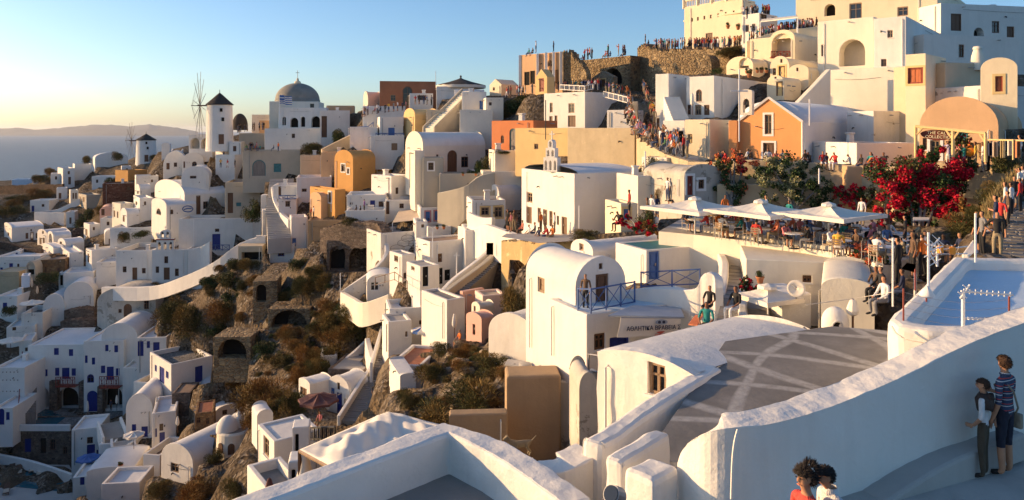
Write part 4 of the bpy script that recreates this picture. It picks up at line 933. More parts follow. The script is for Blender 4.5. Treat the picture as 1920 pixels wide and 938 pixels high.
# cafe terrace
zc = -5.6
def onz(px, py, z): return (HY-py) and P(px, py, z*F/(HY-py))
cpts = [onz(1235, 434, zc), onz(1300, 440, zc), onz(1400, 452, zc), onz(1500, 464, zc), onz(1600, 480, zc), onz(1655, 500, zc), onz(1720, 480, zc), onz(1735, 412, zc), onz(1560, 404, zc), onz(1300, 398, zc)]
cafe = polyhouse('cafe terrace full of guests under parasols', [(p.x, p.y) for p in cpts], zc, zc-7, 'cream_pale', 'path', par=0, name='terrace', cat='terrace', bev=0)
Wl('long cream parapet in front of the cafe tables', [(1250, 426, 42), (1330, 434, 39.6), (1400, 443, 37.4), (1500, 456, 35), (1570, 464, 33.6), (1612, 479, 31.8), (1640, 494, 30.2)], 1.2, .4, 'cream_pale', name='parapet_wall', zbot=-9.0)
# white vaulted house, right centre
vh = H('white vaulted house with peeling side and blue railed balcony', 1079, 32, 28, 540, 700, xl=986, xr=1173, roof='vL', yv=481, m='white', rm='white', wins='R d 1117 1141 514 584;R w 1123 1130 494 505;L st 1008 1021 520 549')
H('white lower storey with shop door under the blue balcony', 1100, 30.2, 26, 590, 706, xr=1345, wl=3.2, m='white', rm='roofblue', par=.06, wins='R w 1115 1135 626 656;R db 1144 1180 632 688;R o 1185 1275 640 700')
H('white vault with small sunlit window end behind the balcony house', 1112, 41, 32, 474, 530, xl=1070, xr=1340, roof='vR', yv=449, m='white', rm='white', wins='L wt 1086 1094 457 470')
H('white storage room with bright blue door and teal door', 1212, 38, 24, 470, 526, xr=1346, wl=3, m='white', rm='teal', par=.03, wins='R dl 1217 1236 467 524;R dg 1312 1336 484 536')
Wl('white wavy parapet wall of the blue floored terrace', [(1172, 556, 33.5), (1192, 543, 33), (1240, 541, 32.2), (1300, 543, 31), (1314, 520, 30.8), (1324, 512, 30.6), (1338, 516, 30.4), (1340, 540, 30.2)], 2.6, .35, 'white', name='parapet_wall')
Wl('white curved wall between the teal door and the steps', [(1345, 474, 38), (1352, 490, 36), (1350, 520, 34), (1344, 548, 32)], 2.4, .35, 'white', name='stair_wall')
Stairs('worn grey steps between the white terraces where two visitors sit', (1340, 615, 27.5), (1372, 488, 38.5), 1.9, 17, 'concrete')
Wl('white low wall right of the worn steps', [(1395, 500, 37), (1388, 532, 33.5), (1384, 570, 30), (1386, 600, 27.5)], 1.4, .35, 'white', name='stair_wall')
H('white house behind the steps with satellite dish on its roof', 1398, 33, -14, 486, 600, xr=1570, wl=6, m='cream_pale', rm='white', par=.0, wins='R w 1505 1522 517 530')
H('cream curved roof block left of the sitting boy', 1540, 27, -24, 536, 640, xr=1640, wl=5, m='cream_pale', rm='cream_pale', roof='vL', yv=522)
H('white low wall block under the satellite dish', 1466, 29, 10, 552, 610, xr=1522, wl=2, m='white', par=0)
H('apse shaped old vault with grey stained end wall', 1007, 37, 50, 640, 690, xl=916, xr=1078, roof='vR', yv=588, m='white_old', rm='white_old')
H('sunlit white buttress block beside the old vault', 1068, 34.5, 34, 616, 712, xl=1012, xr=1096, m='white_old', rm='white_old', par=0)
H('tall brown pier with rubble top at the bottom centre', 950, 31, 4, 706, 868, xr=1052, wl=1.4, m='brownwall', rm='rock', par=0, bev=.1)
H('low brown wall house with white edge at the bottom centre', 842, 29.5, 4, 778, 890, xr=952, wl=.6, m='brownwall', rm='trim_white', par=0, wins='R wt 934 944 868 890 trim_white')
H('grey stained courtyard wall at the bottom centre', 1050, 31.6, -10, 716, 860, xr=1092, wl=4, m='stained', rm='rock', par=0)
H('tan broken arch wall with drainpipe against the white vault house', 1086, 27, 6, 730, 850, xr=1120, wl=2, m='stained', rm='stained', roof='vL', yv=698)
# =============================================================== FOREGROUND right
H('white vaulted house with deep window at the front', 1301, 15.6, 48, 704, 900, xl=1120, wr=7.2, zend=-.55, seg=True, roof='vR', yv=662, m='white', rm='white', bev=.06, wins='L wt 1214 1248 682 742')
zr = -5.35
gp = [onz(px, py, zr) for px, py in ((1205, 862), (1300, 868), (1470, 800), (1600, 745), (1690, 690), (1760, 640), (1690, 622), (1560, 612), (1360, 640))]
polyhouse('grey concrete roof terrace with whitewash strokes', [(p.x, p.y) for p in gp], zr, zr-4, 'white', 'roofstroke', par=0, name='roof_terrace', cat='terrace', bev=0)
Wl('curved white parapet between the vault and the grey roof', [(1130, 832, 12.2), (1160, 818, 12.7), (1205, 784, 13.5), (1280, 734, 14.6), (1355, 690, 16.2)], 2.2, .42, 'white', name='parapet_wall', bev=.12)
H('white cube pier at the bottom beside the flood lamp', 1224, 9.6, 42, 902, 1100, xl=1168, xr=1275, m='white', par=0, bev=.08, rm='white')
H('white block under the curved parapet at the bottom', 1165, 10.6, 48, 868, 1000, xl=1131, xr=1260, m='white', par=0, bev=.08, rm='white')
bw = Wl('long white parapet wall in blue shade behind the two standing visitors', [(1268, 884, 10.2), (1288, 832, 9.9), (1345, 806, 9.5), (1445, 795, 9.55), (1560, 762, 10.1), (1700, 703, 10.7), (1810, 648, 11.1), (1925, 604, 11.6), (2060, 560, 12)], 3.2, .5, 'white', name='parapet_wall', bev=.16, k=6)
zb_ = -3.85
bq = [onz(1664, 596, zb_), onz(1682, 610, zb_), onz(1740, 618, zb_), onz(1820, 622, zb_), onz(1960, 622, zb_), onz(2120, 560, zb_), onz(2020, 486, zb_), onz(1786, 481, zb_)]
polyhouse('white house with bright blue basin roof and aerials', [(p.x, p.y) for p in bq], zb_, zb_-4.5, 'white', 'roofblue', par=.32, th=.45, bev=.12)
# foreground bottom parapet
zp = -5.4
pp = [(400, 985), (520, 936), (700, 866), (842, 812)]
def wz(px, py, z): return (px, py, z*F/(HY-py))
Wl('white angular parapet of the near roof terrace at the bottom', [wz(*p, zp) for p in pp]+[wz(*p, zp) for p in ((905, 842), (985, 893), (1060, 950))], 1.5, .5, 'white', name='parapet_wall', bev=.06, sm=False, terr=False, clip=False)
q = [onz(x, y, -6.12) for x, y in ((842, 880), (1180, 1100), (700, 1300), (380, 1080))]
fo = polyhouse('grey floor of the near roof terrace', [(p.x, p.y) for p in q], -6.12, -9, 'white', 'concrete', par=0, name='roof_terrace', cat='terrace', bev=0)
Wl('white ramp wall leading to the floodlit block', [(985, 892, 12.2), (1060, 884, 12.0), (1125, 852, 12.4)], 2., .6, 'white', name='ramp_wall', bev=.1)
# paved decks and pools: (name, material, height, outline in photo pixels)
DECKS = [('pool_deck', 'paving', -43.3, [(28, 806), (130, 806), (190, 792), (235, 776), (235, 766), (50, 764)]),
         ('pool', 'pool', -43.26, [(56, 800), (50, 772), (60, 750), (92, 752), (100, 774), (124, 782), (98, 802)]),
         ('lower_deck', 'concrete_lt', -47.7, [(-30, 868), (130, 872), (150, 912), (140, 950), (-30, 940)]),
         ('lower_pool', 'pool', -47.66, [(-20, 886), (60, 884), (128, 906), (118, 922), (40, 914), (-20, 908)]),
         ('path', 'path', -5.12, [(1380, 1300), (2300, 1300), (2300, 840), (1925, 775), (1700, 850), (1500, 930)]),
         ('forecourt', 'path', -7.95, [(950, 438), (1078, 440), (1076, 452), (1010, 456), (940, 444)])]
for nm, mt_, z, pl in DECKS:
    ps = [onz(x, y, z) for x, y in pl]
    mb = MB(); mb.add(ps, [tuple(range(len(ps)))]); struct(mb.build(nm, mt_, loc=ps[0], merge=False))
    if 'pool' != nm[-4:] and nm != 'path':
        for i in range(len(ps)):
            a, b = ps[i-1], ps[i]; CLIP.append((a.x/a.y, (z-.15)/a.y, b.x/b.y, (z-.15)/b.y, max(a.y, b.y)))
    for p in ps: TERR.append((p.x, p.y, z-.35))
# =============================================================== windmills, dome, bell gables
def windmill(label, px, py_top, py_bot, d, w_px, capm, cap_py, door=True, sail_px=None, nsail=12, group='windmills on the ridge'):
    c = P(px, py_bot, d); root = thing('windmill', label, 'windmill', c, group)
    r = w_px/2/F*d; z0 = c.z; z1 = Zp(py_top, d); zc = Zp(cap_py, d)
    mb = MB(); hh = z1-z0
    mb.lathe([(r*1.08, -1.5), (r*1.06, 0), (r*1.01, hh*.5), (r*.97, hh), (r*.85, hh)], c, 32)
    mb.build('tower', 'white', root, smooth=False)
    mb = MB(); mb.lathe([(r*1.06, hh-.03), (r*1.08, hh+.08), (r*.62, hh+(zc-z1)*.45), (r*.2, hh+(zc-z1)*.85), (.06, zc-z0), (.05, zc-z0+.6), (.001, zc-z0+.65)], c, 32)
    mb.build('cap', capm, root)
    for (ax, zz, w, h_, nm, mt) in ((-62, hh*.82, .5, .7, 'window', 'dark'), (-55, hh*.58, .5, .75, 'window', 'dark'), (-42, .0, 1.0, 2.0, 'door', 'wood')):
        if nm == 'door': ax = -62
        a = R_(ax); rr = r*1.02; n = Vector((math.cos(a), math.sin(a), 0)); t = Vector((-n.y, n.x, 0))
        mb = MB(); p = c+n*(rr-.25)+Vector((0, 0, zz))
        mb.prism([p-t*w/2, p+t*w/2, p+t*w/2+Vector((0, 0, h_)), p-t*w/2+Vector((0, 0, h_))], n*.34); mb.build(nm, mt, root, merge=False)
    # sails: bare spokes on a hub standing out to the left, seen almost edge on
    dirv = Vector((-.97, -.22, 0)); hub = c+dirv*(r+1.3)+Vector((0, 0, hh*.98)); L_ = hh*.88
    mb = MB(); mb.tube([c+dirv*(r*.5)+Vector((0, 0, hh*.98)), hub+dirv*.5], .14, 8); mb.build('axle', 'wood', root)
    side = Vector((-dirv.y, dirv.x, 0)); up = Vector((0, 0, 1))
    for i in range(nsail):
        a = 2*math.pi*i/nsail+.12; e = side*math.cos(a)+up*math.sin(a)
        mb = MB(); mb.tube([hub, hub+e*L_], .065, 5, r2=.04)
        mb.tube([hub+dirv*1.6, hub+e*L_*.8], .015, 4)
        mb.build('sail_arm', 'wood_grey', root)
    mb = MB(); mb.tube([hub, hub+dirv*1.7], .08, 6); mb.build('bowsprit', 'wood_grey', root)
    T(px, py_bot, d); return root
windmill('big white windmill with dark conical cap and bare spokes', 412, 197, 270, 150, 46, 'thatch', 174)
windmill('smaller distant windmill above the left village', 274, 263, 303, 212, 34, 'thatch', 251)
def dome_church():
    d = 156; c = P(558, 262, d); root = thing('domed_church', 'big church with grey dome above the white arcaded building', 'church', c)
    r = 41/F*d; zb = Zp(192, d); zt = Zp(156, d)
    fr = yawfr((c.x, c.y, 0), 8); mb = MB(); k = r*1.06
    mb.box(fr, -k, k, -k, k, c.z-2, zb); mb.build('wall', 'cream_pale', root, bevel=.08)
    mb = MB(); mb.lathe([(r*1.0, zb-c.z), (r*1.0, zb-c.z+.5)]+[(r*.98*math.cos(t*math.pi/2/12), zb-c.z+.5+(zt-zb-.5)*math.sin(t*math.pi/2/12)) for t in range(13)], c, 40)
    mb.build('dome', 'domegrey', root, smooth=True)
    mb = MB(); mb.lathe([(.7, zt-c.z-.15), (.7, zt-c.z+.25), (.3, zt-c.z+.5), (.25, zt-c.z+.9), (.001, zt-c.z+1.2)], c, 12); mb.build('finial', 'cream', root)
    z = zt-c.z+1.1; mb = MB(); mb.tube([c+Vector((0, 0, z)), c+Vector((0, 0, z+1.6))], .05, 5); mb.tube([c+Vector((-.4, 0, z+1.1)), c+Vector((.4, 0, z+1.1))], .05, 5); mb.build('cross', 'darkmetal', root)
    for px in (590,):
        mb = MB(); s = (px-558)/F*d; mb.box(fr, s-.4, s+.4, -k-.03, -k+.1, Zp(204, d), Zp(196, d)); mb.build('window', 'glass', root)
dome_church()
def small_dome(label, px, pyt, pyb, d, w, m):
    c = P(px, pyb, d); r = w/2/F*d; h = Zp(pyt, d)-c.z
    mb = MB(); mb.lathe([(r*1.02, -1)]+[(r*math.cos(t*math.pi/16), h*math.sin(t*math.pi/16)) for t in range(9)], c, 28)
    o = mb.build('dome', m, loc=c, smooth=True); tag(o, label, 'dome')
small_dome('dark rounded windmill cap standing behind the big windmill', 450, 213, 236, 165, 28, 'thatch')
def bell_gable(label, px0, px1, py_bot, d, tiers, m, yaw, redtrim=False, py_top=None, cross=True):
    """stepped bell wall: tiers = [(rel width, rel height, n arches)]"""
    a = P(px0, py_bot, d); b = P(px1, py_bot, d); W = (b-a).length; c = (a+b)/2
    Ht = Zp(py_top, d)-c.z; root = thing('bell_gable', label, 'bell gable', c)
    fr = yawfr((c.x, c.y, 0), yaw); z = c.z; tot = sum(t[1] for t in tiers); th = .55
    for ti, (rw, rh, na) in enumerate(tiers):
        h = Ht*rh/tot; w = W*rw; mb = MB()
        out = [(-w/2, z), (w/2, z), (w/2, z+h)]+([] if ti < len(tiers)-1 or na == 0 else [])+[(-w/2, z+h)]
        if ti == len(tiers)-1: out = [(-w/2, z), (w/2, z)]+arch_pts(-w/2, w/2, z+h*.55, z+h, 10)
        holes = []
        for j in range(na):
            cw = w/na; cx = -w/2+cw*(j+.5); hw = cw*.27
            holes.append([(cx-hw, z+h*.12), (cx+hw, z+h*.12)]+arch_pts(cx-hw, cx+hw, z+h*.55, z+h*.8, 8))
        ok = facade(mb, out, holes, lambda s, zz: fr(s, -th/2, zz), fr.v, th)
        facade(mb, out, holes, lambda s, zz: fr(s, th/2, zz), fr.v, -.001)
        n = len(out); mb.add([fr(s, -th/2, zz) for s, zz in out]+[fr(s, th/2, zz) for s, zz in out], [(i, (i+1) % n, n+(i+1) % n, n+i) for i in range(n)])
        mb.build('tier', m, root, merge=False)
        if redtrim:
            mb = MB(); mb.box(fr, -w/2-.1, w/2+.1, -th/2-.1, th/2+.1, z+h*.92, z+h*.99) if ti < len(tiers)-1 else None
            if mb.v: mb.build('band', 'redwood', root)
        for hl in holes:
            cx = sum(p[0] for p in hl)/len(hl); zt = max(p[1] for p in hl)
            if h > 1.2:
                mb = MB(); mb.lathe([(.22, -.45), (.16, -.2), (.12, -.05), (.02, 0)], fr(cx, 0, zt-.02), 10); mb.build('bell', 'darkmetal', root)
        z += h
    if cross:
        mb = MB(); mb.tube([fr(0, 0, z), fr(0, 0, z+.7)], .05, 5); mb.tube([fr(-.22, 0, z+.45), fr(.22, 0, z+.45)], .05, 5); mb.build('cross', m, root)
bell_gable('white chapel bell gable with red bands and four arches', 295, 326, 474, 127.5, [(1, 1.25, 3), (.62, .8, 2)], 'white', 4, True, 431)
bell_gable('tall stepped white bell gable on the leaning white church', 1020, 1050, 322, 60, [(1, 1.2, 3), (.66, .8, 2), (.36, .7, 1)], 'white', -35, False, 262)
bell_gable('cream bell gable with tall arch behind the orange church', 1390, 1412, 216, 56, [(1, 1, 1), (1.02, .25, 0)], 'cream_pale', -35, False, 168, cross=False)
def cross_pole():
    c = P(1386, 266, 54); root = thing('cross', 'tall thin white cross left of the orange church', 'cross', c); mb = MB()
    t = P(1386, 130, 54); mb.tube([c, t], .05, 6); mb.build('post', 'whitemetal', root)
    mb = MB(); mb.tube([P(1370, 171, 54), P(1402, 171, 54)], .05, 6); mb.build('crossbar', 'whitemetal', root)
cross_pole()
def round_house():
    d = 70; c = P(440, 856, d); root = thing('house', 'round white house with small dome and chimney at lower left', 'house', c)
    r = 31/F*d; z1 = Zp(806, d)-c.z; mb = MB(); mb.lathe([(r*1.1, -3), (r*1.08, 0), (r, z1), (r*.9, z1+.15), (r*.8, z1+.15)], c, 28); mb.build('wall', 'cream_pale', root)
    q = c+Vector((-.6, -.2, z1)); rr = r*.66; mb = MB(); mb.lathe([(rr, 0)]+[(rr*math.cos(t*math.pi/16), 1.35*math.sin(t*math.pi/16)+.1) for t in range(9)], q, 24); mb.build('dome', 'white', root, smooth=True)
    mb = MB(); mb.lathe([(.34, -.4), (.32, 1.3), (.22, 1.6), (.001, 1.7)], q+Vector((1.0, .5, .3)), 12); mb.build('chimney', 'white', root, smooth=True)
    mb = MB(); mb.lathe([(r*.82, z1+.155), (.01, z1+.16)], c, 28); mb.build('roof', 'roofbrown', root)
    for ax, nm, mt, w, zz, h in ((-118, 'window', 'wood', .55, 1.0, .9), (-80, 'window', 'wood', .6, .9, 1.0), (-35, 'door', 'teal', .8, .1, 1.8)):
        a = R_(ax); n = Vector((math.cos(a), math.sin(a), 0)); t = Vector((-n.y, n.x, 0)); p = c+n*(r*1.04-.2)+Vector((0, 0, zz))
        mb = MB(); pts = [p-t*w/2, p+t*w/2]+[p+t*s+Vector((0, 0, z)) for s, z in arch_pts(-w/2, w/2, h*.7, h, 8)]
        mb.prism(pts, n*.25); mb.build(nm, mt, root, merge=False)
    T(440, 856, d)
round_house()

# =============================================================== ground control points
for px, py, d in [(-400, 330, 330), (-150, 330, 300), (-150, 900, 100),
                  (10, 372, 215), (60, 374, 205), (110, 372, 200), (20, 400, 190), (40, 420, 182), (100, 318, 225), (200, 308, 225), (250, 306, 218), (170, 330, 200), (200, 325, 195),
                   (60, 1000, 80), (200, 960, 75), (330, 930, 70), (430, 930, 60), (400, 1050, 50), (560, 1050, 36),
                  (700, 1100, 22), (300, 570, 112), (330, 600, 106), (360, 560, 109), (420, 540, 107), (400, 620, 92), (480, 520, 102), (540, 500, 100), (580, 480, 97), (600, 520, 92), (560, 560, 90), (640, 545, 86),
                  (460, 610, 88), (500, 640, 84), (560, 640, 81), (600, 610, 82), (640, 620, 78), (680, 590, 77), (700, 570, 76), (350, 660, 92), (420, 700, 82), (480, 700, 77), (520, 690, 76), (560, 690, 73), (600, 690, 72),
                  (460, 740, 72), (500, 730, 71), (540, 740, 67), (480, 860, 56), (440, 880, 60), (400, 880, 66), (360, 890, 70),
                  (740, 770, 40), (790, 730, 42), (830, 690, 46), (860, 660, 50), (900, 690, 42), (940, 690, 39), (880, 740, 36), (820, 790, 34), (930, 770, 33), (760, 800, 36), (700, 790, 40),
                  (1000, 860, 28), (1060, 870, 26), (900, 900, 24), (1060, 700, 35), (1000, 680, 37), (980, 620, 44), (955, 570, 52), (960, 530, 58), (1000, 500, 50), (980, 480, 56),
                  
                  (1880, 480, 24), (1860, 440, 28), (1890, 400, 33), (1910, 370, 36), (1920, 340, 39), (2050, 330, 40), (2050, 480, 24), (1800, 440, 34), (1740, 470, 32),
                  (1600, 560, 30), (1660, 560, 27), (1700, 520, 28), (1680, 640, 22), (1400, 600, 28), (1330, 620, 27),
                  (1210, 300, 62), (1230, 250, 70), (1210, 200, 80), (1190, 165, 98), (1150, 178, 100), (1060, 172, 106), (980, 182, 112), (950, 200, 108), (960, 226, 92), (1000, 190, 106),
                  (700, 225, 126), (640, 235, 130), (560, 285, 135), (900, 182, 122), (860, 176, 130), (470, 262, 155), (420, 245, 170), (350, 270, 185), (330, 262, 200),
                  (1250, 84, 112), (1350, 82, 106), (1450, 78, 98), (1500, 66, 96), (1560, 60, 94), (1200, 100, 125), (1300, 40, 150), (1500, 30, 150), (1800, 10, 130), (2100, 20, 120), (2100, 120, 80), (2200, 300, 45),
                  (1000, 190, 160), (800, 215, 175), (600, 232, 190), (450, 246, 210), (300, 290, 250), (200, 330, 270), (100, 350, 290),
                  (450, 275, 260), (700, 245, 240), (1000, 215, 240), (1400, 150, 250), (1900, 120, 250), (600, 300, 300), (1000, 320, 320), (1500, 300, 330), (200, 420, 340), (2200, 200, 250)]:
    T(px, py, d)
for x, y, z in [(0, 2, -6.6), (3, 7.4, -5.3), (5.4, 10, -5.15), (4.6, 8, -5.25), (7, 10.5, -5.05), (9, 11, -4.95), (2.5, 6, -5.4), (12, 11.5, -4.8), (8, 8, -5.1), (1.6, 8, -6), (-170, 130, -12), (-190, 160, -8), (-205, 195, -6), (-165, 100, -16), (-150, 70, -24), (-215, 230, -8), (3, 3, -5.6), (-3, 4, -9), (-8, 6, -14), (6, 4, -5.3), (-30, 10, -30), (10, 5, -5), (25, 8, -3), (40, 20, 0), (-60, 30, -45), (-100, 50, -70), (60, 60, 6)]:  # far-left points add an unseen headland ridge, raised to shade the lower village
    TERR.append((x, y, z))
for px in (-500, -250, 0, 200, 400, 550, 700):
    for dd in (14, 22, 32, 42, 52): T(px, 1350 if px < 600 else 1250, dd)
for az in range(-60, 61, 10):
    a = R_(az)
    for dd, z in ((430, -100), (520, -136)):
        TERR.append((dd*math.sin(a), dd*math.cos(a), z))
TP = np.array(TERR)
def terr_z(xy):
    xy = np.atleast_2d(np.asarray(xy, float)); out = np.empty(len(xy))
    for i in range(0, len(xy), 4000):
        q = xy[i:i+4000]; d2 = ((q[:, None, :]-TP[None, :, :2])**2).sum(2)
        rr = np.hypot(q[:, 0], q[:, 1]); eps = (.012*rr)**2+.15
        w = 1/(d2+eps[:, None])**2.2
        out[i:i+4000] = (w*TP[None, :, 2]).sum(1)/w.sum(1)
    return out
def make_ground():
    na, nd = 330, 420
    az = np.radians(np.linspace(-62, 62, na)); ds = np.exp(np.linspace(math.log(2.5), math.log(540), nd))
    A, D = np.meshgrid(az, ds); X = D*np.sin(A); Y = D*np.cos(A); xy = np.stack([X.ravel(), Y.ravel()], 1)
    z = terr_z(xy)
    rng = np.random.RandomState(3); z = z+rng.normal(0, 1, len(z))*np.minimum(.10, .0015*D.ravel())
    from mathutils import noise as mn
    zz = [mn.fractal(Vector((x*.25, y*.25, 0)), 1., 2., 4) for x, y in xy]
    z = z+np.array(zz)*np.clip(.004*D.ravel(), .03, .3)
    # keep the hillside below the foot of whatever the photograph shows standing on it
    TX = np.tan(A); G = z.reshape(nd, na); YD = Y
    SK = [(-900, 330), (0, 300), (150, 302), (300, 285), (450, 252), (560, 245), (700, 200), (900, 180), (970, 172), (1090, 165), (1190, 110), (1280, 96), (1400, 84), (1500, 75), (1600, 75), (1760, 90), (1900, 140), (2800, 140)]
    lim = (HY-np.interp(CX+F*TX, [q[0] for q in SK], [q[1] for q in SK]))/F*YD
    G = np.where(YD > 20, np.minimum(G, lim), G)
    for (t0, s0, t1, s1, dd) in CLIP:
        if t0 > t1: t0, s0, t1, s1 = t1, s1, t0, s0
        m_ = .002
        sel = (TX >= t0-m_) & (TX <= t1+m_) & (YD < dd+2.) & (YD > .4*dd)
        k = np.clip((TX-t0)/max(1e-6, t1-t0), 0, 1)
        G = np.where(sel, np.minimum(G, (s0+(s1-s0)*k)*YD-.08), G)
    z = G.ravel()
    global GRID; GRID = (az, ds, G)
    me = bpy.data.meshes.new('ground')
    idx = np.arange(na*nd).reshape(nd, na)
    f = np.stack([idx[:-1, :-1].ravel(), idx[:-1, 1:].ravel(), idx[1:, 1:].ravel(), idx[1:, :-1].ravel()], 1)
    me.from_pydata(np.column_stack([xy, z]).tolist(), [], f.tolist()); me.materials.append(MT['ground'])
    me.polygons.foreach_set('use_smooth', [True]*len(me.polygons))
    o = bpy.data.objects.new('ground', me); COL.objects.link(o); struct(o); return o
make_ground()
def grid_z(x, y):
    az, ds, G = GRID; x = np.asarray(x, float); y = np.asarray(y, float)
    a = (np.arctan2(x, y)-az[0])/(az[1]-az[0]); d = (np.log(np.hypot(x, y))-math.log(ds[0]))/(math.log(ds[1])-math.log(ds[0]))
    a = np.clip(a, 0, len(az)-1.001); d = np.clip(d, 0, len(ds)-1.001); i = a.astype(int); j = d.astype(int); fa = a-i; fd = d-j
    return (G[j, i]*(1-fa)+G[j, i+1]*fa)*(1-fd)+(G[j+1, i]*(1-fa)+G[j+1, i+1]*fa)*fd
def gnd(px, py, dmin=4, dmax=400):
    """point where the picture ray meets the ground sheet"""
    ds = np.exp(np.linspace(math.log(dmin), math.log(dmax), 500)); x = (px-CX)/F*ds; zr = (HY-py)/F*ds
    zt = grid_z(x, ds); h = np.where(zr <= zt)[0]
    d = ds[h[0]] if len(h) else dmax
    return Vector(((px-CX)/F*d, d, (HY-py)/F*d))
def sheet(name, pts, m, kind='structure', label=None):
    mb = MB(); mb.add(pts, [tuple(range(len(pts)))]); o = mb.build(name, m, loc=Vector(pts[0]), merge=False); o['kind'] = kind; return o
# sea and far coast
mb = MB(); mb.lathe([(1, 0), (300, 0), (2000, 0), (9000, 0), (45000, 0)], (0, 0, -130), 64)
struct(mb.build('sea', 'sea', loc=Vector((0, 0, -130)), merge=False))
def far_coast():
    prof = [(-260, 246), (-120, 243), (-20, 241), (30, 240), (70, 243), (110, 240), (150, 236), (200, 234), (240, 237), (275, 233), (305, 236), (340, 241), (372, 247)]
    for nm, dd, off, k in (('far_coast', 16500, 0, 1.0),):
        mb = MB(); vs = []; n = 0; w = [P(x, y, dd) for x, y in prof]; w = smooth_line(w, 5)
        rng = random.Random(4)
        for p in w:
            t = Vector((p.x, p.y, 0)).normalized(); hh = (p.z+130)*k+130*(.0)
            hh *= rng.uniform(.93, 1.05)
            for f_, g in ((-1500, 0), (-700, .45), (0, 1), (900, .5), (1900, 0)):
                q = p+t*f_; vs.append(Vector((q.x, q.y, -130.5+max(0, hh)*g)))
            n += 1
        fs = [(i*5+j, (i+1)*5+j, (i+1)*5+j+1, i*5+j+1) for i in range(n-1) for j in range(4)]
        mb.add(vs, fs); struct(mb.build(nm, 'mountain', loc=w[0], smooth=True))
far_coast()
# =============================================================== sky, sun, camera
SUN_AZ, SUN_EL = -79., 11.
sa_ = R_(SUN_AZ); se = R_(SUN_EL)
sdir = Vector((math.sin(sa_)*math.cos(se), math.cos(sa_)*math.cos(se), math.sin(se)))
world = bpy.data.worlds.new('World'); sc.world = world; world.use_nodes = True
nt = world.node_tree; bg = nt.nodes['Background']
sky = nt.nodes.new('ShaderNodeTexSky'); sky.sky_type = 'NISHITA'; sky.sun_disc = False
sky.sun_elevation = se; sky.sun_rotation = SKY_ROT if 'SKY_ROT' in globals() else sa_
sky.altitude = 100; sky.air_density = .8; sky.dust_density = 1.1; sky.ozone_density = 2.6
hs = nt.nodes.new('ShaderNodeHueSaturation'); hs.inputs['Saturation'].default_value = 1.08
nt.links.new(sky.outputs[0], hs.inputs['Color']); nt.links.new(hs.outputs[0], bg.inputs[0]); bg.inputs[1].default_value = .15
sl = bpy.data.lights.new('sun', 'SUN'); sl.energy = 4.7; sl.angle = R_(.6); sl.color = (1., .63, .30)
so = bpy.data.objects.new('sun', sl); COL.objects.link(so); so.rotation_euler = (-sdir).to_track_quat('-Z', 'Y').to_euler()
cam = bpy.data.cameras.new('camera'); co = bpy.data.objects.new('camera', cam); COL.objects.link(co); sc.camera = co
cam.sensor_fit = 'HORIZONTAL'; cam.angle = 2*math.atan(960/F); co.rotation_euler = (R_(90), 0, 0)
cam.shift_y = -(469-HY)/1920; cam.clip_start = .2; cam.clip_end = 80000
vs_ = sc.view_settings; vs_.view_transform = 'Standard'; vs_.look = 'None'; vs_.gamma = 1; vs_.use_curve_mapping = False; vs_.exposure = .6
sc.cycles.use_denoising = True
try: sc.cycles.denoiser = 'OPENIMAGEDENOISE'
except Exception: pass
sc.cycles.max_bounces = 6; sc.cycles.diffuse_bounces = 3; sc.cycles.use_adaptive_sampling = True

# the evening air over the sea
def haze():
    m = bpy.data.materials.new('haze'); m.use_nodes = True; nt = m.node_tree; nt.nodes.clear(); o_ = nt.nodes.new('ShaderNodeOutputMaterial'); pv = nt.nodes.new('ShaderNodeVolumePrincipled')
    pv.inputs['Color'].default_value = (.86, .91, 1., 1); pv.inputs['Density'].default_value = 2.4e-5; pv.inputs['Anisotropy'].default_value = .35; nt.links.new(pv.outputs[0], o_.inputs['Volume']); MT['haze'] = m
    mb = MB(); mb.box(Fr((0, 0, 0), (1, 0), (0, 1)), -30000, 30000, -2500, 46500, -140, 150); o = mb.build('haze', 'haze', loc=Vector((0, 0, -140))); o['kind'] = 'stuff'; o['label'] = 'thin evening haze over the sea and far coast'; o['category'] = 'haze'
haze()
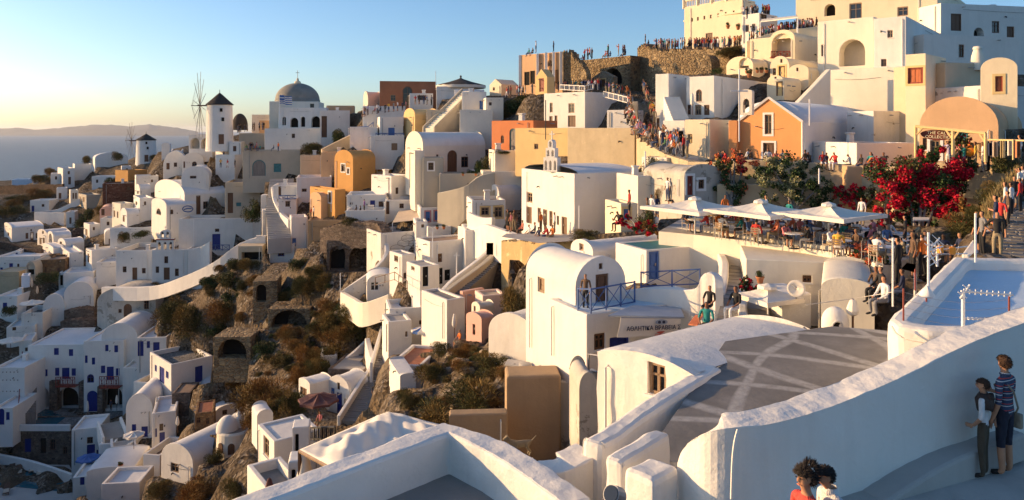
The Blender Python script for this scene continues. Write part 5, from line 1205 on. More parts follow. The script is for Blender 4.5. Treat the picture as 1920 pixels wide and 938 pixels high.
# =============================================================== vegetation
def foliage_mesh(name, mats, seed, n=1500, blades=True, flat_=.75, clumps=14, leaf=.05, ln=.34, wts=None, shape=None):
    """unit bush (width 1, height ~flat_, base at z=0): many separate blades or leaves in uneven clumps"""
    r = random.Random(seed); vs = []; fs = []; mi = []
    cl = []
    for i in range(clumps):
        a = r.uniform(0, 2*math.pi); rad = .33*math.sqrt(r.random()); z = r.uniform(.12, .62)*flat_
        if shape: c = Vector(shape[i % len(shape)])+Vector((r.uniform(-.06, .06), r.uniform(-.06, .06), r.uniform(-.05, .05)))
        else: c = Vector((rad*math.cos(a), rad*math.sin(a), z))
        cl.append((c, r.uniform(.13, .24), r.choices(range(len(mats)), wts)[0] if wts else i % len(mats)))
    for i in range(n):
        c, R, m = r.choice(cl); u = Vector((r.gauss(0, 1), r.gauss(0, 1), r.gauss(0, 1)+.25)).normalized()
        p = c+u*R*(r.random()**.33)
        if p.z < .0: p.z = r.uniform(0, .05)
        if blades:
            d = (u+Vector((r.uniform(-.5, .5), r.uniform(-.5, .5), r.uniform(.0, .8)))).normalized()
            L = ln*R*r.uniform(.4, 1.); s = d.orthogonal().normalized(); s = Quaternion(d, r.uniform(0, 6.3)) @ s
            w = leaf*r.uniform(.25, .5)
            q = [p-s*w*.5, p+s*w*.5, p+s*w*.25+d*L, p-s*w*.25+d*L]
        else:
            d = Vector((r.gauss(0, 1), r.gauss(0, 1), r.gauss(0, 1))).normalized(); s = d.orthogonal().normalized(); t = d.cross(s)
            w = leaf*r.uniform(.6, 1.3)
            q = [p-s*w*.6, p-t*w, p+s*w*.6, p+t*w]
        o = len(vs); vs += q; fs.append((o, o+1, o+2, o+3)); mi.append(m if r.random() < .9 else r.randrange(len(mats)))
    # a few stems inside
    mb = MB(); mb.v = vs; mb.f = fs; mb.m = mi
    for i in range(6):
        c = r.choice(cl)[0]; mb.tube([(0, 0, 0), c*.5, c], .012, 4, len(mats), r2=.005)
    me = bpy.data.meshes.new(name); me.from_pydata([tuple(v) for v in mb.v], [], mb.f)
    for m in mats+['wood']: me.materials.append(MT[m])
    me.polygons.foreach_set('material_index', mb.m); return me
BUSH = {}
for k, mats, n, bl, fl, lf in (('dry', ['leaf_dry', 'leaf_olive'], 9000, True, .75, .024), ('rust', ['leaf_rust', 'leaf_dry'], 9000, True, .8, .024), ('olive', ['leaf_olive', 'leaf_olive', 'leaf_dry'], 9000, True, .8, .026),
                               ('green', ['leaf_green', 'leaf_olive'], 4200, False, .85, .023), ('pale', ['leaf_pale', 'leaf_green'], 4200, False, .85, .022)):
    BUSH[k] = [foliage_mesh('bush_'+k, mats, hash(k) % 97+i*13 if False else len(k)*17+i*13, n, bl, fl, leaf=lf) for i in range(2)]
def bush(kind, label, px, py, w, h, d=None, name='bush', cat='bush', group=None, sink=.15):
    p = P(px, py, d) if d else gnd(px, py)
    dd = p.y; W = w/F*dd; Hh = h/F*dd
    o = bpy.data.objects.new(name, random.choice(BUSH[kind])); COL.objects.link(o)
    o.location = p-Vector((0, 0, Hh*sink)); o.scale = (W*1.3, W*1.3, Hh*1.4); o.rotation_euler = (0, 0, random.uniform(0, 6.28))
    return tag(o, label, cat, group)
G1 = 'bushes of the ravine'
for k, l, x, y, w, h in [
    ('rust', 'rust brown round bush on top of the dark stone terraces', 152, 580, 46, 42),
    ('olive', 'dark olive bush at the right foot of the old vault ruin', 318, 606, 62, 58),
    ('olive', 'large dark olive bush below the sweeping white parapet', 366, 618, 60, 66),
    ('rust', 'bright rust bush in the middle of the ravine', 420, 600, 58, 46),
    ('rust', 'small rust bush right of the bright rust one', 455, 603, 26, 22),
    ('rust', 'little rust bush above the bright rust one', 430, 557, 26, 20),
    ('olive', 'olive bush left of the tall rubble arch', 459, 546, 26, 30),
    ('rust', 'orange brown bush hugging the top of the rubble arch', 482, 536, 34, 24),
    ('green', 'dark green scrub under the end of the sweeping parapet', 400, 536, 46, 32),
    ('green', 'dark green scrub below the underground store mouth', 440, 530, 44, 30),
    ('olive', 'olive bush below the pillar of the ruined cave', 576, 552, 50, 46),
    ('olive', 'dusty olive bush in front of the ruined cave', 606, 540, 56, 40),
    ('green', 'dark green bush left of the ravine bottom cave', 396, 684, 56, 54),
    ('green', 'wide dark green bush in front of the ravine bottom cave', 450, 698, 78, 62),
    ('rust', 'very large rust bush above the round white house', 490, 776, 88, 76),
    ('olive', 'olive bush tucked at the right of the very large rust bush', 500, 756, 40, 34),
    ('olive', 'tall olive bush left of the brown shuttered vault', 548, 780, 44, 60),
    ('rust', 'rust bush on the slope under the ravine edge terrace', 580, 690, 44, 54),
    ('rust', 'rust bush beside the sloping post at the ravine foot', 562, 718, 36, 40),
    ('rust', 'rust bush just below the cream curving terrace wall', 622, 584, 48, 28),
    ('dry', 'straw coloured bush below the cream curving terrace wall', 630, 618, 54, 44),
    ('dry', 'broad straw bush left of the grey stepped path', 686, 624, 64, 54),
    ('rust', 'rust bush under the broad straw bush', 624, 642, 72, 46),
    ('green', 'bright green creeper beside the grey stepped path', 704, 574, 62, 28),
    ('dry', 'straw bush above the white fan shaped wall', 612, 684, 70, 52),
    ('dry', 'straw bush left of the small shuttered vault', 574, 716, 40, 50),
    ('dry', 'huge straw bush crowning the stony mound', 856, 792, 130, 84),
    ('rust', 'rust bush under the pink vaulted house', 864, 672, 42, 34),
    ('dry', 'straw bush at the left edge of the stony mound', 802, 716, 56, 50),
    ('dry', 'low straw scrub left of the apse vault', 922, 702, 78, 38),
    ('rust', 'small orange brown tuft behind the brown pier', 946, 708, 32, 22),
    ('dry', 'small straw tuft at the bottom of the stony mound', 806, 798, 28, 28),
    ('dry', 'tall straw bush against the peeling vaulted house', 966, 606, 44, 90),
    ('dry', 'dry grassy hump in front of the church side', 1104, 456, 60, 30),
    ('rust', 'rust bush at the very bottom right of the low cottage', 358, 944, 84, 56),
    ('dry', 'straw bush at the bottom left of the rust bottom bush', 300, 930, 44, 40),
    ('dry', 'straw bush below the round white house', 440, 926, 52, 42),
    ('olive', 'olive bush in the shaded scrub left of the sunken ruin', 476, 648, 44, 36),
    ('olive', 'olive bush on the rubble beside the sunken ruin', 596, 620, 44, 34),
    ('rust', 'rust tuft over the sunken ruin arch', 540, 584, 40, 20),
    ('olive', 'dark bush between the ravine cave and the vaulted cottage', 350, 700, 36, 34),
    ('dry', 'pale dry shrub on the ravine floor', 520, 690, 50, 32),
    ('rust', 'brown shrub on the ravine floor left of the straw bush', 560, 660, 44, 34),
    ('dry', 'dry shrub on the stony mound above its huge straw bush', 890, 724, 46, 30),
    ('rust', 'brown shrub under the apse vault at the mound crest', 870, 694, 46, 24),
    ('olive', 'dark bush under the old vault ruin doorway', 262, 618, 40, 26), ('green', 'dark green scrub left of the tall rubble arch', 440, 572, 44, 34), ('olive', 'olive scrub between the two upper ruins', 530, 566, 40, 28),
    ('green', 'dark green scrub right of the ravine bottom cave', 500, 668, 46, 34), ('rust', 'rust bush on the ravine floor below the sunken ruin', 548, 640, 50, 36), ('olive', 'olive bush above the small shuttered vault', 600, 706, 44, 40),
    ('dry', 'straw bush on the steep bank under the creeper', 660, 600, 56, 40), ('rust', 'rust bush between the two straw bushes of the bank', 650, 634, 44, 34), ('green', 'shaded green bush below the bright rust bush', 404, 624, 50, 34),
    ('rust', 'rust bush at the foot of the very large rust bush', 470, 806, 40, 36), ('olive', 'dark scrub left of the round white house wall', 400, 866, 30, 26), ('olive', 'olive bush behind the slim bell opening vault', 520, 784, 50, 44),
    ('dry', 'straw bush on the mound slope facing the awning', 770, 760, 50, 40), ('rust', 'brown bush low on the mound beside the brown wall', 826, 770, 40, 30), ('dry', 'straw bush at the crest right of the striped parasol', 830, 668, 40, 30),
    ('olive', 'olive scrub in the shade under the sweeping parapet end', 470, 500, 40, 22), ('olive', 'olive bush at the left foot of the ruined cave', 590, 516, 36, 28), ('green', 'green shrub on the slope under the corner house', 560, 504, 36, 26),
]: bush(k, l, x, y, w, h, group=G1)
G2 = 'shrubs among the houses'
for k, l, x, y, w, h, d in [
    ('green', 'dark green shrub beside the tall beige house', 472, 410, 34, 46, 127),
    ('green', 'dark evergreen shrub right of the white house corner by the dome', 636, 272, 32, 38, 137),
    ('olive', 'low olive shrub below the dome terrace', 582, 288, 44, 26, 134),
    ('olive', 'olive shrub behind the beige wall below the dome', 614, 292, 30, 24, 131),
    ('olive', 'little tree on the ridge left of the far windmill', 221, 298, 16, 18, 216),
    ('olive', 'shrub on the ridge above the two storey house', 164, 306, 18, 18, 228),
    ('rust', 'brown shrub at the left ridge end', 97, 328, 22, 16, 226),
    ('olive', 'dark shrub between the shed and the rounded cottage', 76, 340, 26, 16, 220),
    ('green', 'green shrub above the dark red stone house', 214, 352, 30, 26, 184),
    ('olive', 'shrub on the slope right of the far windmill', 296, 302, 26, 16, 205),
    ('olive', 'scrub bush in the dark patch at far left', 22, 412, 50, 34, 188),
    ('rust', 'brown scrub bush in the dark patch at far left', 78, 372, 40, 24, 204),
    ('olive', 'second olive scrub bush under the long dark stone wall', 40, 384, 56, 26, 203),
    ('green', 'green tree between the brown house and the trapezoid house', 164, 412, 26, 26, 172),
    ('green', 'small green shrub beside the pink vaulted cottage', 148, 424, 22, 18, 170),
    ('olive', 'shrub on the white roof behind the chapel', 232, 452, 18, 22, 140),
    ('green', 'flat dark green ivy patch on the roof behind the bell gable', 262, 444, 36, 14, 138),
    ('green', 'garden shrub under the brown stone house on the left slope', 90, 528, 36, 24, 132),
    ('green', 'green creeper at the foot of the left terrace parasols', 18, 590, 22, 22, 122),
    ('green', 'ivy hanging over the wall below the cream gable cottage', 968, 214, 56, 36, 106),
    ('olive', 'olive ivy left of the stone ramp under the mansion', 946, 224, 36, 28, 106),
    ('green', 'dark ivy clump at the top of the overgrown bank', 986, 196, 40, 26, 108),
    ('green', 'small tree by the arched brown door', 903, 326, 26, 42, 88),
    ('green', 'potted shrub under the arched door window', 882, 330, 16, 16, 88),
    ('green', 'low shrub in the planter left of the white church', 942, 288, 26, 10, 84),
    ('olive', 'dark shrub on the cellar wall below the white terrace', 656, 420, 30, 16, 90),
    ('green', 'leafy vine growing up beside the cafe entrance stair', 1210, 425, 34, 46, 43),
    ('green', 'green plant tub on the crowded stair bend', 1222, 325, 36, 40, 57),
    ('olive', 'ivy along the castle ruin foot under the crowd', 1368, 104, 50, 22, 95),
    ('green', 'shrub on the flat roof of the oval window house', 1345, 138, 22, 14, 72),
    ('olive', 'creeper on the church side wall', 1180, 372, 36, 60, 60),
    ('olive', 'dry plant on the stained wall above the cafe entrance', 1246, 380, 30, 34, 51.5),
    ('green', 'dark green bush at the top of the right hand steps', 1886, 318, 50, 44, 40),
    ('olive', 'olive bush on the grassy bank of the right hand steps', 1862, 380, 50, 50, 38),
    ('olive', 'scrub bush lower on the grassy bank of the right hand steps', 1836, 420, 44, 46, 36),
    ('rust', 'twiggy bush on the stony wall right of the bougainvillea', 1826, 352, 40, 26, 43.5),
    ('olive', 'twiggy bush beside the tall aerial pole', 1810, 440, 60, 50, 33),
]: bush(k, l, x, y, w, h, d, group=G2)
# flowering climbers
def climber(label, mats, wts, seed, blobs, n, leaf, name='bougainvillea', cat='climber', trunk=None):
    """blobs = (px, py, d, radius px): leaves and bracts packed in uneven clumps, drooping at the rim"""
    r = random.Random(seed); b0 = blobs[0]; base = P(trunk[0], trunk[1], trunk[2]) if trunk else P(b0[0], b0[1]+b0[3], b0[2])
    root = thing(name, label, cat, base)
    vs = [[], []]
    tot = sum(b[3]**2 for b in blobs); 
    mbs = {m: MB() for m in mats}
    for (px, py, d, rp, *pref) in blobs:
        c = P(px, py, d); R = 1.2*rp/F*d; k = int(n*rp**2/tot)
        sub = [(c+Vector((r.gauss(0, .45), r.gauss(0, .35)-.1, r.gauss(0, .45)))*1.0*1. if False else c+Vector((r.gauss(0, .5)*R, r.gauss(0, .3)*R, r.gauss(0, .45)*R)), R*r.uniform(.18, .42), pref[0] if pref and r.random() < .75 else r.choices(mats, wts)[0]) for _ in range(12)]
        for i in range(k):
            q, rr, m = r.choice(sub); u = Vector((r.gauss(0, 1), r.gauss(0, 1), r.gauss(0, 1))).normalized()
            p = q+u*rr*(r.random()**.45); d_ = Vector((r.gauss(0, 1), r.gauss(0, 1), r.gauss(0, 1))).normalized(); s = d_.orthogonal().normalized(); t = d_.cross(s)
            w = leaf*r.uniform(.5, 1.3); mm = m if r.random() < .85 else r.choices(mats, wts)[0]
            mbs[mm].add([p-s*w*.6, p-t*w, p+s*w*.6, p+t*w], [(0, 1, 2, 3)])
    for m, mb in mbs.items():
        if mb.v: mb.build('blossom' if m.startswith('flower') else 'foliage', m, root, merge=False)
    mb = MB(); 
    for b in blobs[:6]: 
        c = P(*b[:3]); mb.tube([base, base.lerp(c, .5)+Vector((.1, .15, .1)), c], .09, 6, r2=.03)
    mb.build('trunk', 'wood_grey', root)
climber('huge crimson bougainvillea tumbling over the cafe bar', ['flower_red', 'leaf_green', 'leaf_olive'], [5, 4, 2], 5,
        [(1730, 330, 41.5, 52), (1690, 322, 42.5, 34, 'leaf_olive'), (1772, 338, 41, 40, 'flower_red'), (1725, 350, 41.5, 44), (1700, 345, 41.6, 30, 'flower_red'), (1750, 300, 42, 26), (1715, 365, 41, 28, 'leaf_green'), (1672, 365, 41.2, 24, 'flower_red'), (1665, 400, 41, 18, 'flower_red'), (1780, 385, 40, 26, 'flower_red'),
         (1790, 400, 39.5, 20, 'flower_red'), (1730, 400, 41, 30, 'leaf_green'), (1712, 430, 41, 24, 'leaf_green'), (1745, 440, 40.6, 22, 'leaf_olive'), (1660, 420, 41, 12), (1800, 325, 41, 16), (1700, 395, 41.2, 22, 'leaf_green')], 34000, .085, trunk=(1722, 470, 39.5))
climber('pale flowering climber in the middle of the terrace wall', ['leaf_pale', 'leaf_green', 'flower_cream'], [5, 4, 1], 6,
        [(1480, 330, 47.6, 34), (1450, 318, 47.8, 24), (1515, 335, 47, 28), (1465, 365, 47.4, 26), (1500, 368, 47, 22), (1540, 350, 46.6, 20, 'leaf_green'), (1425, 330, 48, 16), (1545, 375, 46.6, 16, 'leaf_green')], 11000, .08, name='climber', trunk=(1490, 396, 46.8))
climber('green and orange climber left on the terrace wall', ['leaf_green', 'flower_orange', 'leaf_olive', 'flower_red'], [6, 2, 2, .6], 8,
        [(1370, 320, 49.6, 24), (1378, 300, 49.8, 16, 'flower_orange'), (1362, 350, 49.2, 22, 'leaf_green'), (1385, 365, 48.6, 20, 'leaf_green'), (1345, 310, 50, 14), (1392, 318, 49.4, 10, 'flower_red')], 6500, .08, name='climber', trunk=(1370, 392, 48.2))
climber('red flowering climber over the orange bridge wall', ['flower_red', 'leaf_green', 'leaf_pale'], [4, 4, 1], 9,
        [(1570, 360, 46.4, 16, 'flower_red'), (1600, 365, 46.2, 16), (1625, 372, 46, 18, 'leaf_green'), (1650, 362, 45.6, 18, 'leaf_pale'), (1588, 380, 46, 12, 'flower_red')], 4500, .08, name='climber', trunk=(1610, 400, 45.8))
climber('red flower bed along the cafe entrance wall', ['flower_red', 'leaf_green', 'leaf_rust'], [3, 4, 2], 10,
        [(1196, 426, 42.6, 10, 'flower_red'), (1218, 431, 42, 10, 'leaf_rust'), (1236, 437, 41.6, 9, 'leaf_rust'), (1166, 414, 43.6, 8, 'flower_red'), (1178, 408, 43.6, 6, 'flower_red')], 3400, .07, name='flower_bed', cat='flowers')
climber('orange and white flowers at the end of the cafe parapet', ['flower_orange', 'leaf_green', 'flower_cream'], [3, 4, 1], 11,
        [(1618, 470, 31.4, 15, 'flower_orange'), (1634, 482, 30.8, 14), (1606, 478, 31.6, 8, 'flower_orange'), (1650, 484, 30.4, 12, 'leaf_green')], 1300, .08, name='flower_bed', cat='flowers')
climber('dark red flowers beside the worn steps', ['flower_red', 'leaf_green'], [2, 3], 12, [(1402, 532, 32.4, 12), (1396, 540, 32, 9), (1412, 540, 32, 8)], 700, .07, name='flower_bed', cat='flowers')
climber('red creeper behind the orange screens of the bar', ['leaf_rust', 'flower_red', 'leaf_green'], [3, 1, 3], 13, [(1770, 440, 38, 20), (1790, 445, 37, 16), (1815, 400, 37, 18, 'leaf_olive' if False else 'leaf_rust')], 1400, .10, name='climber')
# dry grass bank
def grass_bank():
    r = random.Random(2); mb = MB()
    poly = [(1850, 430), (1842, 400), (1870, 360), (1900, 325), (1925, 318), (1925, 345), (1900, 385), (1872, 432)]
    def inside(x, y):
        c = False; j = len(poly)-1
        for i in range(len(poly)):
            if (poly[i][1] > y) != (poly[j][1] > y) and x < (poly[j][0]-poly[i][0])*(y-poly[i][1])/(poly[j][1]-poly[i][1])+poly[i][0]: c = not c
            j = i
        return c
    n = 0
    while n < 2600:
        x, y = r.uniform(1840, 1925), r.uniform(318, 434)
        if not inside(x, y): continue
        n += 1; d = float(np.interp(y, [318, 434], [39.5, 30.5])); p = P(x, y, d)
        u = Vector((r.uniform(-.4, .4), r.uniform(-.4, .4), 1)).normalized()*r.uniform(.25, .6); s = Vector((r.uniform(-1, 1), r.uniform(-1, 1), 0)).normalized()*.03
        mb.add([p-s, p+s, p+u], [(0, 1, 2)])
    o = mb.build('grass', 'grass_dry', loc=P(1870, 380, 35), merge=False); o['kind'] = 'stuff'; o['label'] = 'dry yellow grass on the bank beside the right hand steps'; o['category'] = 'grass'
    pts = [P(x, y, float(np.interp(y, [318, 434], [39.6, 30.6]))) for x, y in poly]
    sheet('bank', [p-Vector((0, 0, .1)) for p in pts], 'ground')
grass_bank()

# low scrub strewn over the open slopes
SR = random.Random(31); zones = [(300, 560, 470, 500), (470, 520, 620, 560), (400, 590, 610, 660), (430, 650, 600, 730), (590, 560, 700, 640), (560, 640, 640, 720), (750, 690, 930, 790), (830, 640, 930, 700), (0, 368, 110, 400), (130, 392, 200, 420), (360, 640, 420, 720)]
for i in range(120):
    z = SR.choice(zones[:8] if i < 95 else zones); w = SR.uniform(12, 30)
    bush(SR.choice(('dry', 'rust', 'olive', 'olive', 'green')), 'low scrub tuft strewn over the open rocky slope', SR.uniform(z[0], z[2]), SR.uniform(z[1], z[3]), w, w*SR.uniform(.5, .9), name='scrub_tuft', cat='shrub', group='scrub tufts on the open slopes')
# loose stones on the slopes
def rocks():
    bm = bmesh.new(); bmesh.ops.create_icosphere(bm, subdivisions=2, radius=.5)
    for v in bm.verts: v.co *= SR.uniform(.75, 1.15)
    me = bpy.data.meshes.new('boulder'); bm.to_mesh(me); bm.free(); me.materials.append(MT['stone_lt'])
    for i in range(60):
        z = SR.choice(zones[:8]); p = gnd(SR.uniform(z[0], z[2]), SR.uniform(z[1], z[3])); o = bpy.data.objects.new('boulder', me); COL.objects.link(o); k = SR.uniform(.3, 1.1); o.location = p; o.scale = (k, k*SR.uniform(.6, 1.2), k*SR.uniform(.4, .8)); o.rotation_euler = (SR.uniform(-.3, .3), SR.uniform(-.3, .3), SR.uniform(0, 6)); tag(o, 'loose pale stone lying on the open rocky slope', 'rock', 'loose stones on the slopes')
rocks()
# =============================================================== people
def skel(pose, k=1.0):
    """joints of a 1.72 m figure facing -Y, feet on z=0; returns name -> (x,y,z,rx,ry)"""
    J = {}
    J['pelvis'] = (0, 0, .93, .135, .10); J['waist'] = (0, 0, 1.08, .125, .09); J['chest'] = (0, .01, 1.27, .15, .105); J['collar'] = (0, .01, 1.41, .10, .08)
    J['neck'] = (0, 0, 1.49, .05, .052); J['jaw'] = (0, -.025, 1.555, .058, .07); J['head'] = (0, -.012, 1.63, .074, .092); J['crown'] = (0, .0, 1.70, .05, .062)
    for s, n in ((-1, 'l'), (1, 'r')):
        J['sho'+n] = (s*.175, .01, 1.39, .055, .055); J['elb'+n] = (s*.225, .03, 1.12, .043, .043); J['wri'+n] = (s*.235, -.04, .88, .03, .03); J['han'+n] = (s*.23, -.075, .79, .03, .042)
        J['hip'+n] = (s*.085, 0, .88, .092, .095); J['kne'+n] = (s*.095, -.01, .50, .062, .064); J['ank'+n] = (s*.10, .02, .09, .042, .045); J['toe'+n] = (s*.115, -.13, .035, .04, .032)
    def sh(names, dx=0, dy=0, dz=0):
        for n in names: x, y, z, a, b = J[n]; J[n] = (x+dx, y+dy, z+dz, a, b)
    up = ['waist', 'chest', 'collar', 'neck', 'jaw', 'head', 'crown', 'shol', 'shor', 'elbl', 'elbr', 'wril', 'wrir', 'hanl', 'hanr']
    def setp(n, x, y, z): J[n] = (x, y, z, J[n][3], J[n][4])
    if pose in ('sit', 'sitlean', 'sitdown'):
        sh(up+['pelvis', 'hipl', 'hipr'], 0, .0, -.40)
        for s, n in ((-1, 'l'), (1, 'r')):
            setp('hip'+n, s*.09, -.02, .50); setp('kne'+n, s*.12, -.42, .50); setp('ank'+n, s*.12, -.40 if pose != 'sitdown' else -.36, .09); setp('toe'+n, s*.13, -.54, .05)
            setp('elb'+n, s*.24, -.06, .74); setp('wri'+n, s*.15, -.26, .60); setp('han'+n, s*.11, -.33, .585)
        if pose == 'sitlean':
            for i, n in enumerate(['waist', 'chest', 'collar', 'neck', 'jaw', 'head', 'crown']): sh([n], 0, -.03-.028*i, -.012*i)
            sh(['shol', 'shor'], 0, -.10, -.02)
            for s, n in ((-1, 'l'), (1, 'r')): setp('elb'+n, s*.2, -.30, .66); setp('wri'+n, s*.1, -.44, .74); setp('han'+n, s*.06, -.45, .83)
    if pose == 'cross':
        for s, n in ((-1, 'l'), (1, 'r')): setp('elb'+n, s*.25, -.03, 1.13); setp('wri'+n, s*.06, -.2, 1.15+s*.03); setp('han'+n, -s*.06, -.2, 1.17+s*.03)
    if pose == 'photo':
        for s, n in ((-1, 'l'), (1, 'r')): setp('elb'+n, s*.25, -.18, 1.25); setp('wri'+n, s*.10, -.30, 1.48); setp('han'+n, s*.06, -.31, 1.55)
    if pose == 'walk':
        setp('knel', -.095, -.18, .52); setp('ankl', -.10, -.20, .09); setp('toel', -.11, -.35, .04); setp('kner', .095, .06, .49); setp('ankr', .1, .26, .13); setp('toer', .11, .14, .04)
        setp('elbl', -.23, .1, 1.13); setp('wril', -.22, .06, .9); setp('hanl', -.21, .02, .81)
    if pose == 'hip':
        setp('elbl', -.37, .07, 1.15); setp('wril', -.2, .0, 1.0); setp('hanl', -.15, .02, .97)
    return J
BONES = [('pelvis', 'waist'), ('waist', 'chest'), ('chest', 'collar'), ('collar', 'neck'), ('neck', 'jaw'), ('jaw', 'head'), ('head', 'crown')]
for n in 'lr': BONES += [('collar', 'sho'+n), ('sho'+n, 'elb'+n), ('elb'+n, 'wri'+n), ('wri'+n, 'han'+n), ('pelvis', 'hip'+n), ('hip'+n, 'kne'+n), ('kne'+n, 'ank'+n), ('ank'+n, 'toe'+n)]
def bone_mat(a, b, style):
    if a in ('jaw', 'head', 'neck'): return 0
    if a in ('waist', 'chest', 'collar') and not b.startswith('neck'): return 1
    if b == 'neck': return 0
    if a == 'pelvis' and b == 'waist': return 1
    if a.startswith('sho'): return 1
    if a.startswith('elb'): return 1 if 'long' in style else 0
    if a.startswith('wri'): return 0
    if a == 'pelvis' or a.startswith('hip'): return 2
    if a.startswith('kne'): return 0 if 'short' in style else 2
    if a.startswith('ank'): return 4
    return 0
def person_mesh(name, pose, style, sub=1, extra=None, longhair=False, J=None, hair=True):
    J = J or skel(pose); names = list(J); bones = list(BONES)
    if extra:
        for n, v, par in extra: J[n] = v; names.append(n); bones.append((par, n))
    ix = {n: i for i, n in enumerate(names)}
    me = bpy.data.meshes.new('tmp'); me.from_pydata([J[n][:3] for n in names], [(ix[a], ix[b]) for a, b in bones], [])
    o = bpy.data.objects.new('tmp', me); COL.objects.link(o)
    md = o.modifiers.new('skin', 'SKIN'); md.use_smooth_shade = True; md.branch_smoothing = .6
    for n in names:
        sv = me.skin_vertices[0].data[ix[n]]; sv.radius = J[n][3:5]; sv.use_root = (n == 'pelvis')
    ss = o.modifiers.new('sub', 'SUBSURF'); ss.levels = sub; ss.render_levels = sub
    dg = bpy.context.evaluated_depsgraph_get(); r = bpy.data.meshes.new_from_object(o.evaluated_get(dg), depsgraph=dg)
    bpy.data.objects.remove(o); bpy.data.meshes.remove(me); r.name = name
    A = np.array([J[a][:3] for a, b in bones]); B = np.array([J[b][:3] for a, b in bones]); AB = B-A; L2 = (AB**2).sum(1)+1e-9
    RR = np.array([max(J[a][3], J[b][3]) for a, b in bones])
    mats = [bone_mat(a, b, style) if a in J and not a.startswith('f') and not b.startswith('f') else 0 for a, b in bones]
    hd = np.array(J['head'][:3])
    mi = []
    for p in r.polygons:
        c = np.array(p.center); t = np.clip(((c-A)*AB).sum(1)/L2, 0, 1); dist = np.linalg.norm(A+AB*t[:, None]-c, axis=1)/RR
        m = mats[int(np.argmin(dist))]
        if hair and m == 0 and np.linalg.norm(c-hd) < .17:
            q = c-hd
            if q[2] > .045 or (q[1] > .0 and q[2] > -.06) or (longhair and q[1] > -.01 and q[2] > -.16): m = 3
        mi.append(m)
    r.materials.clear()
    for m in ('skin', 'c_white', 'c_navy', 'hair_dk', 'shoe'): r.materials.append(MT[m])
    r.polygons.foreach_set('material_index', mi); r.polygons.foreach_set('use_smooth', [True]*len(mi)); return r
PM = {}
for pose in ('stand', 'cross', 'photo', 'walk', 'hip', 'sit', 'sitlean', 'sitdown'):
    PM[pose] = [person_mesh('person_'+pose, pose, st, longhair=lh) for st, lh in (('', False), ('short', True), ('long', False))]
TOPS = [('white', 'c_white', 9), ('red', 'c_red', 5), ('orange', 'c_orange', 3), ('black', 'c_black', 6), ('navy', 'c_navy', 5), ('blue', 'c_blue', 4), ('teal', 'c_teal', 1.5), ('green', 'c_green', 1.5),
        ('yellow', 'c_yellow', 2), ('grey', 'c_grey', 3), ('pink', 'c_pink', 3), ('brown', 'c_brown', 3), ('khaki', 'c_khaki', 2), ('purple', 'c_purple', 1.2), ('salmon', 'c_salmon', 2), ('lilac', 'c_lilac', 1.2)]
BOTS = [('dark', 'c_black', 4), ('blue', 'c_jean', 5), ('khaki', 'c_khaki', 3), ('white', 'c_white', 1.5), ('brown', 'c_brown', 2), ('grey', 'c_grey', 2)]
TD = {t[0]: t for t in TOPS}; BD = {t[0]: t for t in BOTS}
PR = random.Random(11)
ONES = 'first second third fourth fifth sixth seventh eighth ninth tenth eleventh twelfth thirteenth fourteenth fifteenth sixteenth seventeenth eighteenth nineteenth'.split()
def ordw(n):
    if n <= 19: return ONES[n-1]
    t = ['', '', 'twenty', 'thirty', 'forty', 'fifty'][n//10]
    return (t[:-1]+'ieth') if n % 10 == 0 else t+'-'+ONES[n % 10-1]
VERB = {'stand': 'standing', 'cross': 'standing', 'photo': 'taking a photo', 'walk': 'walking', 'hip': 'standing', 'sit': 'sitting', 'sitlean': 'sitting', 'sitdown': 'sitting'}
def person(loc, pose='stand', rz=-110., top=None, bot=None, label=None, group=None, h=None, var=None):
    t = TD[top] if top else PR.choices(TOPS, [q[2] for q in TOPS])[0]; b = BD[bot] if bot else PR.choices(BOTS, [q[2] for q in BOTS])[0]
    o = bpy.data.objects.new('person', PM[pose][PR.randrange(3) if var is None else var]); COL.objects.link(o)
    o.location = loc; o.rotation_euler = (0, 0, R_(rz)); s = (h or PR.uniform(1.58, 1.84))/1.74; o.scale = (s*1.06, s*1.06, s)
    for i, m in enumerate((PR.choice(('skin', 'skin', 'skin_dk')), t[1], b[1], PR.choice(('hair_dk', 'hair_dk', 'hair_br', 'hair_fair')), 'shoe')):
        o.material_slots[i].link = 'OBJECT'; o.material_slots[i].material = MT[m]
    o['label'] = label or 'person'; o['category'] = 'person'
    if group: o['group'] = group
    o['_t'] = t[0]; o['_b'] = b[0]; o['_p'] = VERB[pose]; return o
def finish(ps, place):
    """give every person of one crowd a label of their own"""
    ps = sorted(ps, key=lambda q: q[0])
    cnt = {}
    for px, o in ps: cnt.setdefault((o['_t'], o['_p']), []).append(o)
    for i, (px, o) in enumerate(ps):
        k = cnt[(o['_t'], o['_p'])]
        if len(k) == 1: o['label'] = f"person in {o['_t']} top {o['_p']} {place}"
        else: o['label'] = f"person in {o['_t']} top {o['_p']} {place}, {ordw(i+1)} from the left"
        if len(o['label'].replace('-', ' ').split()) > 16: o['label'] = o['label'].replace('from the left', 'from left').replace('taking a photo', 'photographing').replace(' the ', ' ', 1)
        for q in ('_t', '_b', '_p'): del o[q]
FAR = []
